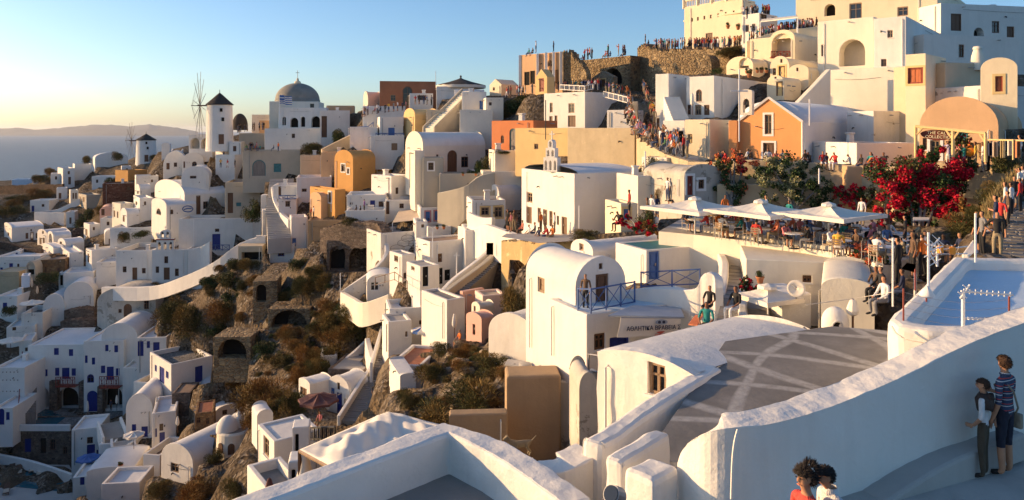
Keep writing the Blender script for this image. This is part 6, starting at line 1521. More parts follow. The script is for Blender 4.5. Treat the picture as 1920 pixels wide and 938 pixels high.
def crowd(place, group, line, n, poses, rz=-110., rows=1, rowd=.9, sit=0, tops=None, far=False):
    """n people along a polyline of (px, py of feet or seat, depth)"""
    xs = np.array(line, float); seg = np.r_[0, np.cumsum(np.hypot(np.diff(xs[:, 0]), np.diff(xs[:, 1])))]; out = []; cen = [PR.random() for _ in range(2+n//5)]
    for i in range(n):
        t = (PR.choice(cen)+PR.gauss(0, .035) if PR.random() < .45 else (i+.5)/n); t = min(.995, max(.005, t))*seg[-1]; q = [float(np.interp(t, seg, xs[:, k])) for k in range(3)]
        r = PR.randrange(rows); p = P(*q)+Vector((PR.uniform(-.1, .1), r*rowd+PR.uniform(-.15, .15), r*.12)); ps = PR.choice(poses)
        if ps.startswith('sit') and sit: p.z -= .42
        o = person(p, ps, rz+PR.uniform(-35, 35), top=PR.choice(tops) if tops else None, group=group); out.append((q[0], o))
    FAR.extend(o for _, o in out) if far else finish(out, place)
def place(pl, group, items):
    """items: (px, py feet/seat, d, pose, top, bottom, rz)"""
    out = []
    for px, py, d, pose, top, bot, rz in items:
        p = P(px, py, d)
        if pose.startswith('sit'): p.z -= .46
        out.append((px, person(p, pose, rz, top, bot, group=group)))
    finish(out, pl)
ST = ['stand', 'cross', 'stand', 'photo', 'hip', 'walk']; SI = ['sit', 'sitlean', 'sitdown']
crowd('on the castle ruin', 'sunset watchers on the castle ruin', [(1232, 95, 106.5), (1290, 94, 103.5), (1340, 94, 101), (1402, 90, 97.5)], 110, ST+['sit'], rows=3, rowd=.8, far=True)
crowd('on the roof right of the mansion', 'visitors on the roof terrace by the mansion', [(1396, 36, 93.4), (1424, 33, 93.4), (1450, 33, 94.6)], 20, ST, far=True, rows=2)
crowd('on the lane above the loggia', 'visitors on the lane above the loggia house', [(1404, 88, 90), (1440, 75, 89.6), (1480, 66, 89), (1536, 59, 88)], 64, ST, rows=3, rowd=.9, far=True)
crowd('below the ruined arch', 'visitors under the ruined hall', [(1128, 172, 99), (1160, 182, 97), (1182, 186, 95)], 14, ST, rows=2)
crowd('before the roofless mansion', 'visitors before the roofless mansion', [(948, 183, 108), (990, 180, 106.5), (1050, 174, 103), (1130, 170, 100)], 46, ST+['sit'], rows=2, far=True)
crowd('on the crowded steps', 'sunset watchers on the crowded steps', [(1184, 196, 79), (1184, 230, 73.5), (1196, 256, 67.4), (1222, 274, 62.4), (1256, 288, 57.4), (1290, 298, 54)], 58, ST+SI+['sit'], rows=2, rowd=1.1)
crowd('at the foot of the crowded steps', 'sunset watchers at the foot of the steps', [(1214, 262, 67), (1240, 270, 64), (1262, 276, 61), (1278, 284, 59)], 10, ['stand', 'cross', 'hip'], rz=-60)
crowd('on the upper crowded stairway', 'visitors climbing the crowded stairway', [(1206, 170, 92), (1214, 190, 84), (1222, 215, 78), (1228, 240, 72)], 14, ['walk', 'stand', 'cross'], rz=-160)
crowd('on the viewing terrace', 'visitors on the viewing terrace', [(664, 228, 123), (690, 216, 123.4), (720, 212, 123), (766, 206, 124)], 13, ST+['sit'])
crowd('by the yellow ochre vault', 'visitors by the ochre vault', [(776, 196, 128), (796, 196, 128), (812, 198, 127)], 5, ST)
crowd('at the foot of the big windmill', 'visitors at the big windmill', [(440, 250, 151), (470, 246, 150), (492, 244, 149), (505, 243, 149)], 12, ST, tops=['black', 'navy', 'white', 'brown', 'grey'])
crowd('on the olive green house', 'visitors on the olive green house roof', [(456, 284, 131.6), (480, 284, 131.4), (502, 284, 131), (544, 284, 130)], 10, ['sit', 'stand', 'sitlean'])
crowd('below the big windmill', 'visitors below the big windmill', [(418, 268, 156), (428, 267, 156), (414, 316, 142), (446, 314, 142)], 7, ST)
crowd('on the ruined hall wall', 'visitors on the ruined hall wall', [(1092, 114, 106), (1120, 108, 108.4), (1140, 106, 108), (1174, 104, 109)], 16, ST+SI, sit=1, far=True)
place('on the mansion ruin roof', 'people on the mansion ruin roof', [(992, 101, 106.5, 'sit', 'teal', 'blue', -60), (999, 100, 106, 'sit', 'black', 'dark', -60), (1005, 99, 105.8, 'stand', 'white', 'dark', -100), (1038, 97, 105.5, 'stand', 'navy', 'dark', -110)])
place('on the broken tower stump', 'people on the tower stump', [(1210, 84, 109, 'stand', 'black', 'dark', -90), (1216, 86, 109, 'sit', 'navy', 'blue', -120)])
# on the terrace wall above the cafe
W = [(1345, 'sitlean', 'yellow'), (1362, 'sitlean', 'red'), (1378, 'sit', 'orange'), (1402, 'sit', 'white'), (1411, 'sitlean', 'brown'), (1440, 'sit', 'white'), (1455, 'sitlean', 'salmon'), (1467, 'sit', 'grey'), (1480, 'sitlean', 'salmon'), (1510, 'sit', 'brown'),
     (1519, 'sitlean', 'black'), (1543, 'sitdown', 'red'), (1550, 'sit', 'navy'), (1567, 'sitlean', 'red'), (1595, 'sitlean', 'white'), (1615, 'sit', 'black'), (1633, 'sit', 'teal'), (1640, 'sitlean', 'orange'), (1657, 'sit', 'black'), (1388, 'sit', 'black'), (1354, 'sit', 'navy')]
def walltop(px): return float(np.interp(px, [1290, 1340, 1400, 1460, 1540, 1600, 1690], [303, 304, 300, 302, 306, 310, 312])), float(np.interp(px, [1290, 1340, 1400, 1460, 1540, 1600, 1690], [54, 52, 50.5, 49.6, 48.8, 47.6, 45.6]))
place('on the long terrace wall', 'people sitting on the long terrace wall', [(x, walltop(x)[0], walltop(x)[1]+.3, ps, t, None, PR.uniform(-150, 20)) for x, ps, t in W])
place('in front of the craft shop', 'people in front of the craft shop', [(1779, 318, 42.4, 'photo', 'lilac', 'white', -60), (1796, 316, 42.8, 'stand', 'pink', 'dark', -100), (1808, 322, 41.4, 'photo', 'teal', 'blue', -110), (1829, 322, 41, 'stand', 'yellow', 'khaki', -120), (1843, 324, 40.6, 'cross', 'white', 'grey', -120), (1853, 322, 40.6, 'stand', 'purple', 'dark', -140), (1818, 316, 42.6, 'stand', 'orange', 'dark', -100), (1870, 322, 40, 'stand', 'brown', 'dark', -140), (1912, 312, 40, 'stand', 'white', 'khaki', -140)])
place('on the church forecourt', 'people on the church forecourt', [(952, 434, 58, 'stand', 'black', 'dark', -60), (958, 436, 57.6, 'hip', 'pink', 'khaki', -100), (964, 434, 58.4, 'stand', 'brown', 'khaki', -20), (980, 432, 56.6, 'sit', 'salmon', 'brown', -80), (992, 440, 56, 'sit', 'white', 'dark', -70), (1003, 438, 56.8, 'sit', 'grey', 'blue', -90), (1010, 446, 54.6, 'sit', 'navy', 'blue', -60), (1014, 436, 56, 'stand', 'orange', 'brown', -120), (1022, 436, 55.8, 'stand', 'khaki', 'brown', -70), (1028, 444, 54.4, 'sitlean', 'red', 'blue', -90), (1036, 444, 54.2, 'sit', 'orange', 'khaki', -60), (1040, 438, 55, 'stand', 'white', 'khaki', -100)])
place('on the right hand steps', 'people on the right hand steps', [(1842, 482, 25.6, 'stand', 'grey', 'dark', -100), (1832, 478, 26.2, 'stand', 'black', 'dark', -150), (1870, 486, 24.6, 'hip', 'black', 'khaki', -30), (1867, 452, 27.4, 'cross', 'navy', 'blue', -120), (1876, 446, 28.4, 'stand', 'red', 'dark', -60), (1880, 430, 30, 'sitlean', 'orange', 'brown', -120), (1890, 430, 29.6, 'stand', 'brown', 'dark', -120), (1885, 412, 31.4, 'stand', 'white', 'blue', -130), (1896, 410, 31.8, 'stand', 'white', 'dark', -140), (1902, 398, 33, 'walk', 'black', 'grey', -20), (1912, 376, 36, 'stand', 'white', 'brown', -150), (1918, 370, 36.6, 'photo', 'white', 'dark', -110), (1898, 388, 34.5, 'sitlean', 'salmon', 'grey', -110), (1913, 400, 32.4, 'stand', 'red', 'dark', -140)])
place('beside the worn grey steps', 'people resting beside the worn steps', [(1331, 572, 28.9, 'sit', 'black', 'dark', -40), (1380, 580, 28.6, 'sit', 'black', 'white', -60), (1325, 612, 26.6, 'sit', 'teal', 'brown', -30)])
place('at the cafe gateway steps', 'people at the cafe gateway steps', [(1214, 424, 43.6, 'stand', 'brown', 'dark', -100), (1222, 418, 44.4, 'stand', 'white', 'grey', -60), (1232, 414, 45, 'stand', 'navy', 'blue', -140), (1230, 426, 42.8, 'sit', 'white', 'khaki', -60), (1180, 408, 45, 'stand', 'red', 'dark', -90), (1162, 420, 44, 'sitlean', 'black', 'dark', -60), (1262, 376, 50, 'sit', 'brown', 'dark', -40), (1252, 378, 50, 'stand', 'white', 'blue', -60)])
place('on the white pier below the bar', 'people on the white pier below the bar', [(1643, 540, 26.6, 'sit', 'brown', 'dark', -60), (1652, 546, 25.8, 'sit', 'black', 'dark', -90), (1658, 566, 24.4, 'sitdown', 'white', 'grey', -80), (1684, 540, 26, 'stand', 'black', 'dark', -140), (1692, 548, 25.4, 'sit', 'navy', 'blue', -120), (1712, 522, 27.5, 'stand', 'brown', 'dark', -100), (1730, 520, 27.6, 'stand', 'orange', 'dark', -160)])
for px, py, d, ps, tp, bt, rz, lb in [(588, 410, 104, 'stand', 'white', 'dark', -60, 'person in white top at the corner of the white blue door house'), (583, 410, 104.4, 'stand', 'red', 'dark', -100, 'person in red top beside the ravine corner house'), (862, 640, 55, 'sit', 'orange', 'khaki', -60, 'person in orange top sitting on the terrace left of the pink vault'),
    (1098, 582, 31.6, 'stand', 'brown', 'dark', -30, 'person in brown top at the blue balcony railing'), (703, 758, 60, 'walk', 'black', 'dark', 170, 'person in black walking up the grey stepped path'), (600, 790, 56, 'sit', 'pink', 'khaki', -30, 'person in pink top sitting under the plum parasol'), (676, 398, 93, 'sit', 'black', 'dark', -90, 'person in black top sitting on the terrace above the ravine'),
    (668, 397, 93.4, 'sit', 'brown', 'dark', -90, 'person in brown top sitting on the terrace above the ravine'), (683, 398, 92.6, 'stand', 'purple', 'dark', -60, 'person in purple top standing on the terrace above the ravine'), (208, 770, 110, 'stand', 'navy', 'dark', -20, 'person in navy top inside the right hotel arch')]:
    q = P(px, py, d); q.z -= .46 if ps == 'sit' else 0; o = person(q, ps, rz, tp, bt, lb)
    for k in ('_t', '_b', '_p'): del o[k]

def far_crowd():
    names = sorted({m.name for o in FAR for m in [q.material for q in o.material_slots]}); vs, fs, mi = [], [], []
    for o in FAR:
        M = Matrix.LocRotScale(o.location, o.rotation_euler, o.scale); b = len(vs); vs += [tuple(M@v.co) for v in o.data.vertices]; sl = [names.index(q.material.name) for q in o.material_slots]
        for p in o.data.polygons: fs.append([i+b for i in p.vertices]); mi.append(sl[p.material_index])
    me = bpy.data.meshes.new('crowd'); me.from_pydata(vs, [], fs); [me.materials.append(bpy.data.materials[n]) for n in names]
    me.polygons.foreach_set('material_index', mi); me.polygons.foreach_set('use_smooth', [True]*len(mi)); c = bpy.data.objects.new('crowd', me); COL.objects.link(c)
    c['kind'] = 'stuff'; c['label'] = 'dense crowd of sunset watchers along the distant castle skyline'; c['category'] = 'crowd'
    for o in FAR: bpy.data.objects.remove(o)
far_crowd()
# =============================================================== furniture, signs, small things
def text_mesh(s, size, align='CENTER', ext=.012):
    cu = bpy.data.curves.new('t', 'FONT'); cu.body = s; cu.size = size; cu.align_x = align; cu.extrude = ext; cu.resolution_u = 2
    o = bpy.data.objects.new('t', cu); COL.objects.link(o); dg = bpy.context.evaluated_depsgraph_get()
    me = bpy.data.meshes.new_from_object(o.evaluated_get(dg), depsgraph=dg); bpy.data.objects.remove(o); return me
def put_text(s, size, org, eu, up, m, parent, name='lettering'):
    me = text_mesh(s, size); nrm = Vector(eu).cross(Vector(up)); b = parent_base(parent)
    for v in me.vertices: v.co = Vector(org)-b+Vector(eu)*v.co.x+Vector(up)*v.co.y+nrm*v.co.z
    me.materials.clear(); me.materials.append(MT[m]); o = bpy.data.objects.new(name, me); COL.objects.link(o); o.parent = parent; return o
def parasol(label, px, py, d, r, h, m='canvas', kind='round', n=8, yaw=0, m2=None, group=None, drop=.28, val=.18):
    """base at (px,py,d), canopy radius r and eave height h in metres"""
    c = P(px, py, d); root = thing('parasol', label, 'parasol', c, group); mb = MB()
    top = h+(r*drop if kind != 'closed' else 0)
    mb.tube([c, c+Vector((0, 0, top))], .035, 6); mb.build('pole', 'whitemetal' if kind == 'square' else 'wood', root)
    if kind == 'closed':
        mb = MB(); mb.lathe([(.05, h*.42), (.17, h*.5), (.2, h*.62), (.15, h*.8), (.09, h*.95), (.01, h)], c, 9); mb.build('canopy', m, root); 
    else:
        k = 4 if kind == 'square' else n; pts = []; a0 = R_(yaw)
        rim = []
        for i in range(k):
            a = a0+2*math.pi*i/k; rim.append(c+Vector((r*math.cos(a), r*math.sin(a), h)))
        ap = c+Vector((0, 0, top)); mb = MB()
        for i in range(k):
            A, B = rim[i], rim[(i+1) % k]; sub = 5
            for t in range(sub):
                q = lambda f, g: (lambda e: ap.lerp(e, g)-Vector((0, 0, r*.10*math.sin(math.pi*g)*(.4+.6*math.sin(math.pi*f)))))(A.lerp(B, f)-(A+B-2*c-Vector((0, 0, 2*h)))*0.03*math.sin(math.pi*f))
                for g in range(4):
                    mb.add([q(t/sub, g/4), q((t+1)/sub, g/4), q((t+1)/sub, (g+1)/4), q(t/sub, (g+1)/4)], [(0, 1, 2, 3)], i % 2 if m2 else 0)
                e0, e1 = q(t/sub, 1), q((t+1)/sub, 1); dz = Vector((0, 0, -val)); mb.add([e0, e1, e1+dz, e0+dz], [(0, 1, 2, 3)], i % 2 if m2 else 0)
        o = mb.build('canopy', [m, m2] if m2 else m, root, smooth=False)
        sd = o.modifiers.new('cloth', 'SOLIDIFY'); sd.thickness = .012
        if kind == 'square':
            mb = MB(); mb.lathe([(.36, top-.09), (.34, top+.02), (.05, top+.11), (.01, top+.12)], c, 8); mb.build('vent_cap', m, root)
        mb = MB()
        for A in rim: mb.tube([c+Vector((0, 0, h*.72)), A+Vector((0, 0, -.02))], .018, 4)
        mb.build('ribs', 'wood', root)
    return root
GP = 'big cafe parasols'
parasol('left big square white cafe parasol beside the entrance steps', 1303, 444, 39.2, 2.9, 1.6, 'canvas', 'square', yaw=-10, group=GP, drop=.16)
parasol('middle big square white cafe parasol', 1426, 454, 36.6, 2.8, 1.6, 'canvas', 'square', yaw=-10, group=GP, drop=.16)
parasol('right big square white cafe parasol near the bar', 1554, 463, 34.6, 2.6, 1.6, 'canvas', 'square', yaw=-10, group=GP, drop=.16)
parasol('square white parasol below the red flowers by the worn steps', 1440, 602, 29, 1.35, 1.0, 'canvas', 'square', yaw=-20)
parasol('open cream parasol on the left terrace block', 60, 592, 122.5, 1.9, 2.2, 'canvas')
parasol('open cream parasol at the lower left edge over chairs', 20, 660, 116, 1.9, 1.9, 'canvas')
parasol('plum coloured parasol over the terrace before the blue door vault', 597, 796, 55, 1.55, 1.9, 'canvas_brown')
parasol('blue and white striped parasol in the courtyard', 792, 652, 61, .95, 1.5, 'canvas_blue', m2='canvas', n=10)
parasol('blue parasol below the pool steps', 165, 884, 91, 1.4, 1.7, 'canvas_blue')
parasol('cream parasol on the terrace by the pool steps', 251, 842, 85, 1.2, 1.7, 'canvas')
for l, x, y, d, h, m in [('tall closed cream parasol at the grotto pool', 164, 788, 108, 2.9, 'canvas'), ('closed cream parasol in front of the right hotel arch', 219, 770, 107, 2.3, 'canvas'), ('closed cream parasol on the roof beside the vaulted hotel room', 294, 776, 92, 2.2, 'canvas'),
                         ('closed cream parasol beside the brown stone cube', 333, 812, 82, 1.9, 'canvas'), ('closed tan parasol at the left of the garden terrace', 60, 552, 130, 3., 'canvas_tan'), ('closed tan parasol at the right of the garden terrace', 78, 536, 132, 2., 'canvas_tan'), ('closed tan parasol in the middle of the garden terrace', 70, 562, 128, 2.4, 'canvas_tan'),
                         ('closed cream parasol beside the small pink vault', 852, 634, 56, 1.9, 'canvas'), ('closed cream parasol beside the white dome oven', 1599, 616, 23.5, .95, 'canvas'), ('closed dark parasol at the bottom below the grey terrace', 505, 950, 33, 1.3, 'canvas_brown'), ('closed cream parasol in front of the white long vault at far left', 60, 456, 164, 2.4, 'canvas'), ('closed white parasol before the oval window house', 1298, 216, 69, 2.1, 'canvas')]:
    parasol(l, x, y, d, .3, h, m, 'closed')
# cafe tables, chairs and guests
A_ = onz(1262, 436, -5.6); E_ = Vector((6.2, -10.2, 0)).normalized(); N_ = Vector((10.2, 6.2, 0)).normalized()
def clutter():
    """small fittings that belong to each house: chimney, spouts, downpipe, wall lamp"""
    r = random.Random(21)
    for label, root, fr, wr, wl, z1, zb, roof, d, m, par in HOUSES:
        if d > 175 or 'ruin' in root.name or m in ('ruin', 'stone'): continue
        k = 1. if d > 60 else .7
        if roof == 'flat' and wr > 3 and wl > 3 and r.random() < .5:
            u, v = r.uniform(.25, .75)*wr, r.uniform(.45, .8)*wl; s = .32*k; mb = MB(); z = z1-par
            vs = [fr(u+a*s*f, v+b*s*f, zz) for f, zz in ((1, z-.05), (.85, z+.9*k), (1.15, z+.95*k), (1.15, z+1.1*k)) for a, b in ((-1, -1), (1, -1), (1, 1), (-1, 1))]
            mb.add(vs, [(i*4+j, i*4+(j+1) % 4, i*4+4+(j+1) % 4, i*4+4+j) for i in range(3) for j in range(4)]+[(12, 13, 14, 15)]); mb.build('chimney', 'white', root, bevel=.03)
        for face, w in (('R', wr), ('L', wl)):
            if w < 2.2: continue
            q = (lambda s, z, o: fr(s, -o, z)) if face == 'R' else (lambda s, z, o: fr(-o, s, z))
            if r.random() < .55:
                s = r.choice((.12, .88))*w; mb = MB(); mb.tube([q(s, z1-.25, -.02), q(s, z1-.3, .09), q(s, zb+2.6, .09)], .045*k, 5); mb.build('downpipe', r.choice(('whitemetal', 'metal', 'white')), root)
            for t in range(r.randint(0, 2) if d > 38 else 0):
                s = r.uniform(.15, .85)*w; mb = MB(); mb.tube([q(s, z1-.32, -.05), q(s, z1-.36, .34)], .06*k, 6); mb.build('water_spout', 'concrete_lt', root)
            if r.random() < .4 and d > 38:
                s = r.uniform(.2, .8)*w; z = max(zb+3.2, z1-r.uniform(1., 1.6)); mb = MB(); mb.tube([q(s, z, -.02), q(s, z, .16), q(s, z-.12, .2)], .07*k, 6); mb.build('wall_lamp', 'darkmetal', root)
            if r.random() < .3 and w > 3.5 and d > 38:
                s0 = r.uniform(.1, .3)*w; s1 = r.uniform(.6, .95)*w; z = z1-r.uniform(.4, .9); mb = MB(); mb.tube([q(s0+(s1-s0)*t/6, z-.12*math.sin(math.pi*t/6), .035) for t in range(7)], .014*k, 4); mb.build('cable', 'darkmetal', root)
clutter()
def chair_proto():
    root = thing('chair', 'cafe chair', 'chair', (0, 0, 0)); fr = Fr((0, 0, 0), (1, 0), (0, 1))
    mb = MB(); mb.box(fr, -.21, .21, -.2, .2, .42, .45); mb.build('seat', 'wood_lt', root)
    mb = MB(); [mb.box(fr, -.2, .2, .19, .21, z, z+.07) for z in (.6, .7, .8)]; mb.build('backrest', 'wood_lt', root)
    for x in (-.19, .17):
        for y, h in ((-.19, .43), (.18, .88)):
            mb = MB(); mb.box(fr, x, x+.025, y, y+.025, 0, h); mb.build('leg', 'metal', root)
    return root
def table_proto():
    root = thing('table', 'cafe table', 'table', (0, 0, 0)); mb = MB()
    mb.lathe([(.001, .70), (.42, .70), (.43, .72), (.42, .735), (.001, .735)], (0, 0, 0), 20); mb.build('tabletop', 'whitemetal', root)
    mb = MB(); mb.tube([(0, 0, 0), (0, 0, .7)], .03, 6); mb.lathe([(.24, 0), (.22, .03), (.03, .06)], (0, 0, 0), 12); mb.build('leg', 'darkmetal', root); return root
ch0, tb0 = chair_proto(), table_proto(); first = [True, True]
def put(o, i, loc, rz, label, group):
    r = o if first[i] else copy_tree(o, loc, rz); first[i] = False; r.location = loc; r.rotation_euler = (0, 0, rz); r['label'] = label; r['group'] = group
rows_ = ['front', 'middle', 'back']; gk = {}
for ri, (v, us) in enumerate([(1.0, (.8, 2.9, 5.0, 7.1, 9.3, 11.4)), (3.3, (.2, 2.2, 4.3, 6.4, 8.6, 10.6, 12.4)), (5.4, (1.2, 3.3, 5.4, 7.5, 9.6))]):
    guests = []; ci = 0
    for ti, u in enumerate(us):
        c = A_+E_*(u+PR.uniform(-.15, .15))+N_*v; c.z = -5.6
        put(tb0, 1, c, PR.uniform(0, 3), f'small round cafe table, {ordw(ti+1)} from the left in the {rows_[ri]} row', 'cafe tables')
        for a in (PR.uniform(100, 140), PR.uniform(-40, 10), PR.uniform(210, 250))[:3 if (ti+ri) % 3 else 2]:
            dv = Vector((math.cos(R_(a)), math.sin(R_(a)), 0)); q = c+dv*.72; f = math.atan2(-dv.x, dv.y)
            f = math.atan2(-(-dv.x), -dv.y) if False else math.atan2(-dv.x, dv.y)
            ci += 1; put(ch0, 0, q, f, f'slatted cafe chair, {ordw(ci)} from the left in the {rows_[ri]} row', 'cafe chairs')
            guests.append((q.x/q.y, person(q, PR.choice(('sit', 'sit', 'sitlean')), math.degrees(f), group='cafe guests')))
    finish(guests, f'at a cafe table, {rows_[ri]} row')
place('on foot between the cafe tables', 'people on foot in the cafe', [(1480, 428, 41.5, 'stand', 'teal', 'dark', -60), (1437, 424, 42.5, 'stand', 'white', 'dark', -100), (1616, 424, 42.2, 'stand', 'white', 'khaki', -60), (1665, 460, 34.5, 'photo', 'brown', 'khaki', -100), (1697, 470, 32.5, 'stand', 'black', 'dark', -120), (1360, 420, 44, 'stand', 'orange', 'dark', 20)])
# banner and awning under the balcony
def banner():
    c = P(1218, 612, 28.9); root = thing('banner', 'white cloth banner with dark Greek lettering under the shop awning', 'banner', c)
    q = [P(1157, 633, 28.4), P(1273, 628, 29.4), P(1277, 598, 29.4), P(1164, 597, 28.4)]; mb = MB(); nx, ny = 14, 5
    eu = (q[1]-q[0]).normalized(); up = (q[3]-q[0]).normalized(); nn = eu.cross(up).normalized()
    pt = lambda a, b: q[0].lerp(q[1], a).lerp(q[3].lerp(q[2], a), b)+nn*.03*math.sin(a*11+b*2)*(1-b)
    for i in range(nx):
        for j in range(ny): mb.add([pt(i/nx, j/ny), pt((i+1)/nx, j/ny), pt((i+1)/nx, (j+1)/ny), pt(i/nx, (j+1)/ny)], [(0, 1, 2, 3)])
    o = mb.build('cloth', 'canvas', root); o.modifiers.new('s', 'SOLIDIFY').thickness = .01
    eu = (q[1]-q[0]).normalized(); f = nn*.06; up = Vector((0, 0, 1))
    put_text('ΑΘΛΗΤΙΚΑ ΒΡΑΒΕΙΑ Σ', .235, P(1225, 618, 28.85)+f, eu, up, 'ink', root)
    e = P(1239, 603.2, 29.0)+f; mb = MB(); mb.add([e+eu*.28*math.cos(a*.393)+up*.105*math.sin(a*.393) for a in range(16)], [tuple(range(16))]); mb.build('emblem', 'greyink', root, merge=False)
    e = e+nn*.006
    for s in (-1, 1):
        mb = MB(); mb.add([e+eu*(s*.1+.075*math.cos(a*.63))+up*.06*math.sin(a*.63) for a in range(10)], [tuple(range(10))]); mb.build('emblem_mark', 'ink', root, merge=False)
    e = P(1237, 623, 28.95)+f; mb = MB(); mb.add([e-eu*.2+up*.02, e-up*.06, e+eu*.22+up*.04, e+eu*.05+up*.06, e-eu*.08+up*.05], [(0, 1, 2, 3, 4)]); mb.build('flourish', 'inkred', root, merge=False)
    put_text('ΣΤΕΦΑΝΟΣ', .085, P(1236, 628.2, 28.95)+f, eu, up, 'inkred', root)
    mb = MB(); mb.tube([q[3]+Vector((0, 0, .03)), q[2]+Vector((0, 0, .03))], .02, 5); mb.build('rod', 'metal', root)
banner()
def slab(label, pts, m, th=.06, name='awning', cat='awning', posts=(), pm='whitemetal', smooth=False):
    ps = [P(*p) for p in pts]; root = thing(name, label, cat, ps[0]); mb = MB(); mb.prism(ps, (0, 0, th)); mb.build('sheet', m, root, bevel=.01)
    for i, h in posts:
        mb = MB(); mb.tube([ps[i]-Vector((0, 0, h)), ps[i]], .05, 6); mb.build('post', pm, root)
    return root
slab('flat grey green awning roof above the Greek banner', [(1140, 594, 28.6), (1283, 597, 29.6), (1276, 578, 31.8), (1186, 575, 31.0)], 'greyink')
slab('tan cloth awning beside the pink framed windows', [(736, 418, 88), (792, 412, 87), (788, 394, 91), (748, 396, 92)], 'canvas_tan', posts=((0, 1.8), (1, 1.6)))
slab('slatted timber pergola on the lane above the loggia', [(1426, 42, 88), (1496, 34, 84), (1494, 31, 87), (1428, 38, 91)], 'cream_pale', .12, 'pergola', 'pergola', posts=((0, 1.8), (1, 1.9), (2, 1.9)))
slab('small tiled porch roof lit red in the cafe bar', [(1712, 415, 38.5), (1742, 415, 38.5), (1742, 410, 40), (1712, 410, 40)], 'canvas', .08)
slab('orange canvas windbreak beside the bar', [(1770, 452, 36), (1798, 452, 36), (1798, 434, 36), (1770, 434, 36)], 'orangewood', .02, 'windbreak', 'windbreak')
slab('red orange sunshade leaning near the worn steps', [(1290, 610, 27.5), (1308, 612, 27.2), (1318, 594, 27.8), (1304, 592, 28.2)], 'orangewood', .04, 'sunshade', 'sunshade')
slab('cream arrow shaped board on the white pier', [(1690, 505, 26), (1716, 512, 26), (1716, 497, 26), (1700, 494, 26)], 'trim_yellow', .03, 'board', 'board', posts=((1, 1.0),))
# canvas awning in the foreground
def tarp():
    L, T_, R2, B = P(562, 843, 20.5), P(729, 772, 27), P(866, 806, 21.5), P(660, 896, 17.2); root = thing('awning', 'large sagging white canvas awning in front of the near roof terrace', 'awning', L)
    n = 40; mb = MB()
    def q(a, b):
        p = L.lerp(B, a).lerp(T_.lerp(R2, a), b); e = max(0., math.sin(math.pi*a)*math.sin(math.pi*b))
        ridge = .5*math.exp(-((a-.42+.25*(b-.5))/.22)**2)*max(0., math.sin(math.pi*b))**.7
        fold = .05*math.sin(13*a+7*b)+.05*math.sin(23*b-9*a)+.03*math.sin(41*(a*.6+b))+.08*abs(math.sin(9*(a-b)))
        return p+Vector((0, 0, -.25*e+ridge+fold*min(1., 3*e)))
    for i in range(n):
        for j in range(n): mb.add([q(i/n, j/n), q((i+1)/n, j/n), q((i+1)/n, (j+1)/n), q(i/n, (j+1)/n)], [(0, 1, 2, 3)])
    o = mb.build('canvas', 'canvas', root, smooth=True); o.modifiers.new('s', 'SOLIDIFY').thickness = .02
    for p in (L, B):
        mb = MB(); mb.tube([p-Vector((0, 0, 2.4)), p-Vector((0, 0, .03))], .06, 6); mb.build('post', 'wood', root)
    mb = MB(); mb.tube([L-Vector((0, 0, .05)), B-Vector((0, 0, .05))], .05, 6); mb.build('beam', 'wood_lt', root)
    mb = MB(); c = L+Vector((.12, .1, -1.1)); mb.lathe([(.10, -1.2), (.2, -.8), (.16, -.3), (.24, .3), (.12, .8), (.16, 1.0)], c, 9); mb.build('curtain', 'canvas', root, smooth=True)
tarp()
slab('dark shaded floor mat under the canvas awning', [(570, 930, 20.5), (700, 990, 17.5), (800, 900, 21), (700, 860, 25)], 'roofbrown', .05, 'floor_mat', 'mat')
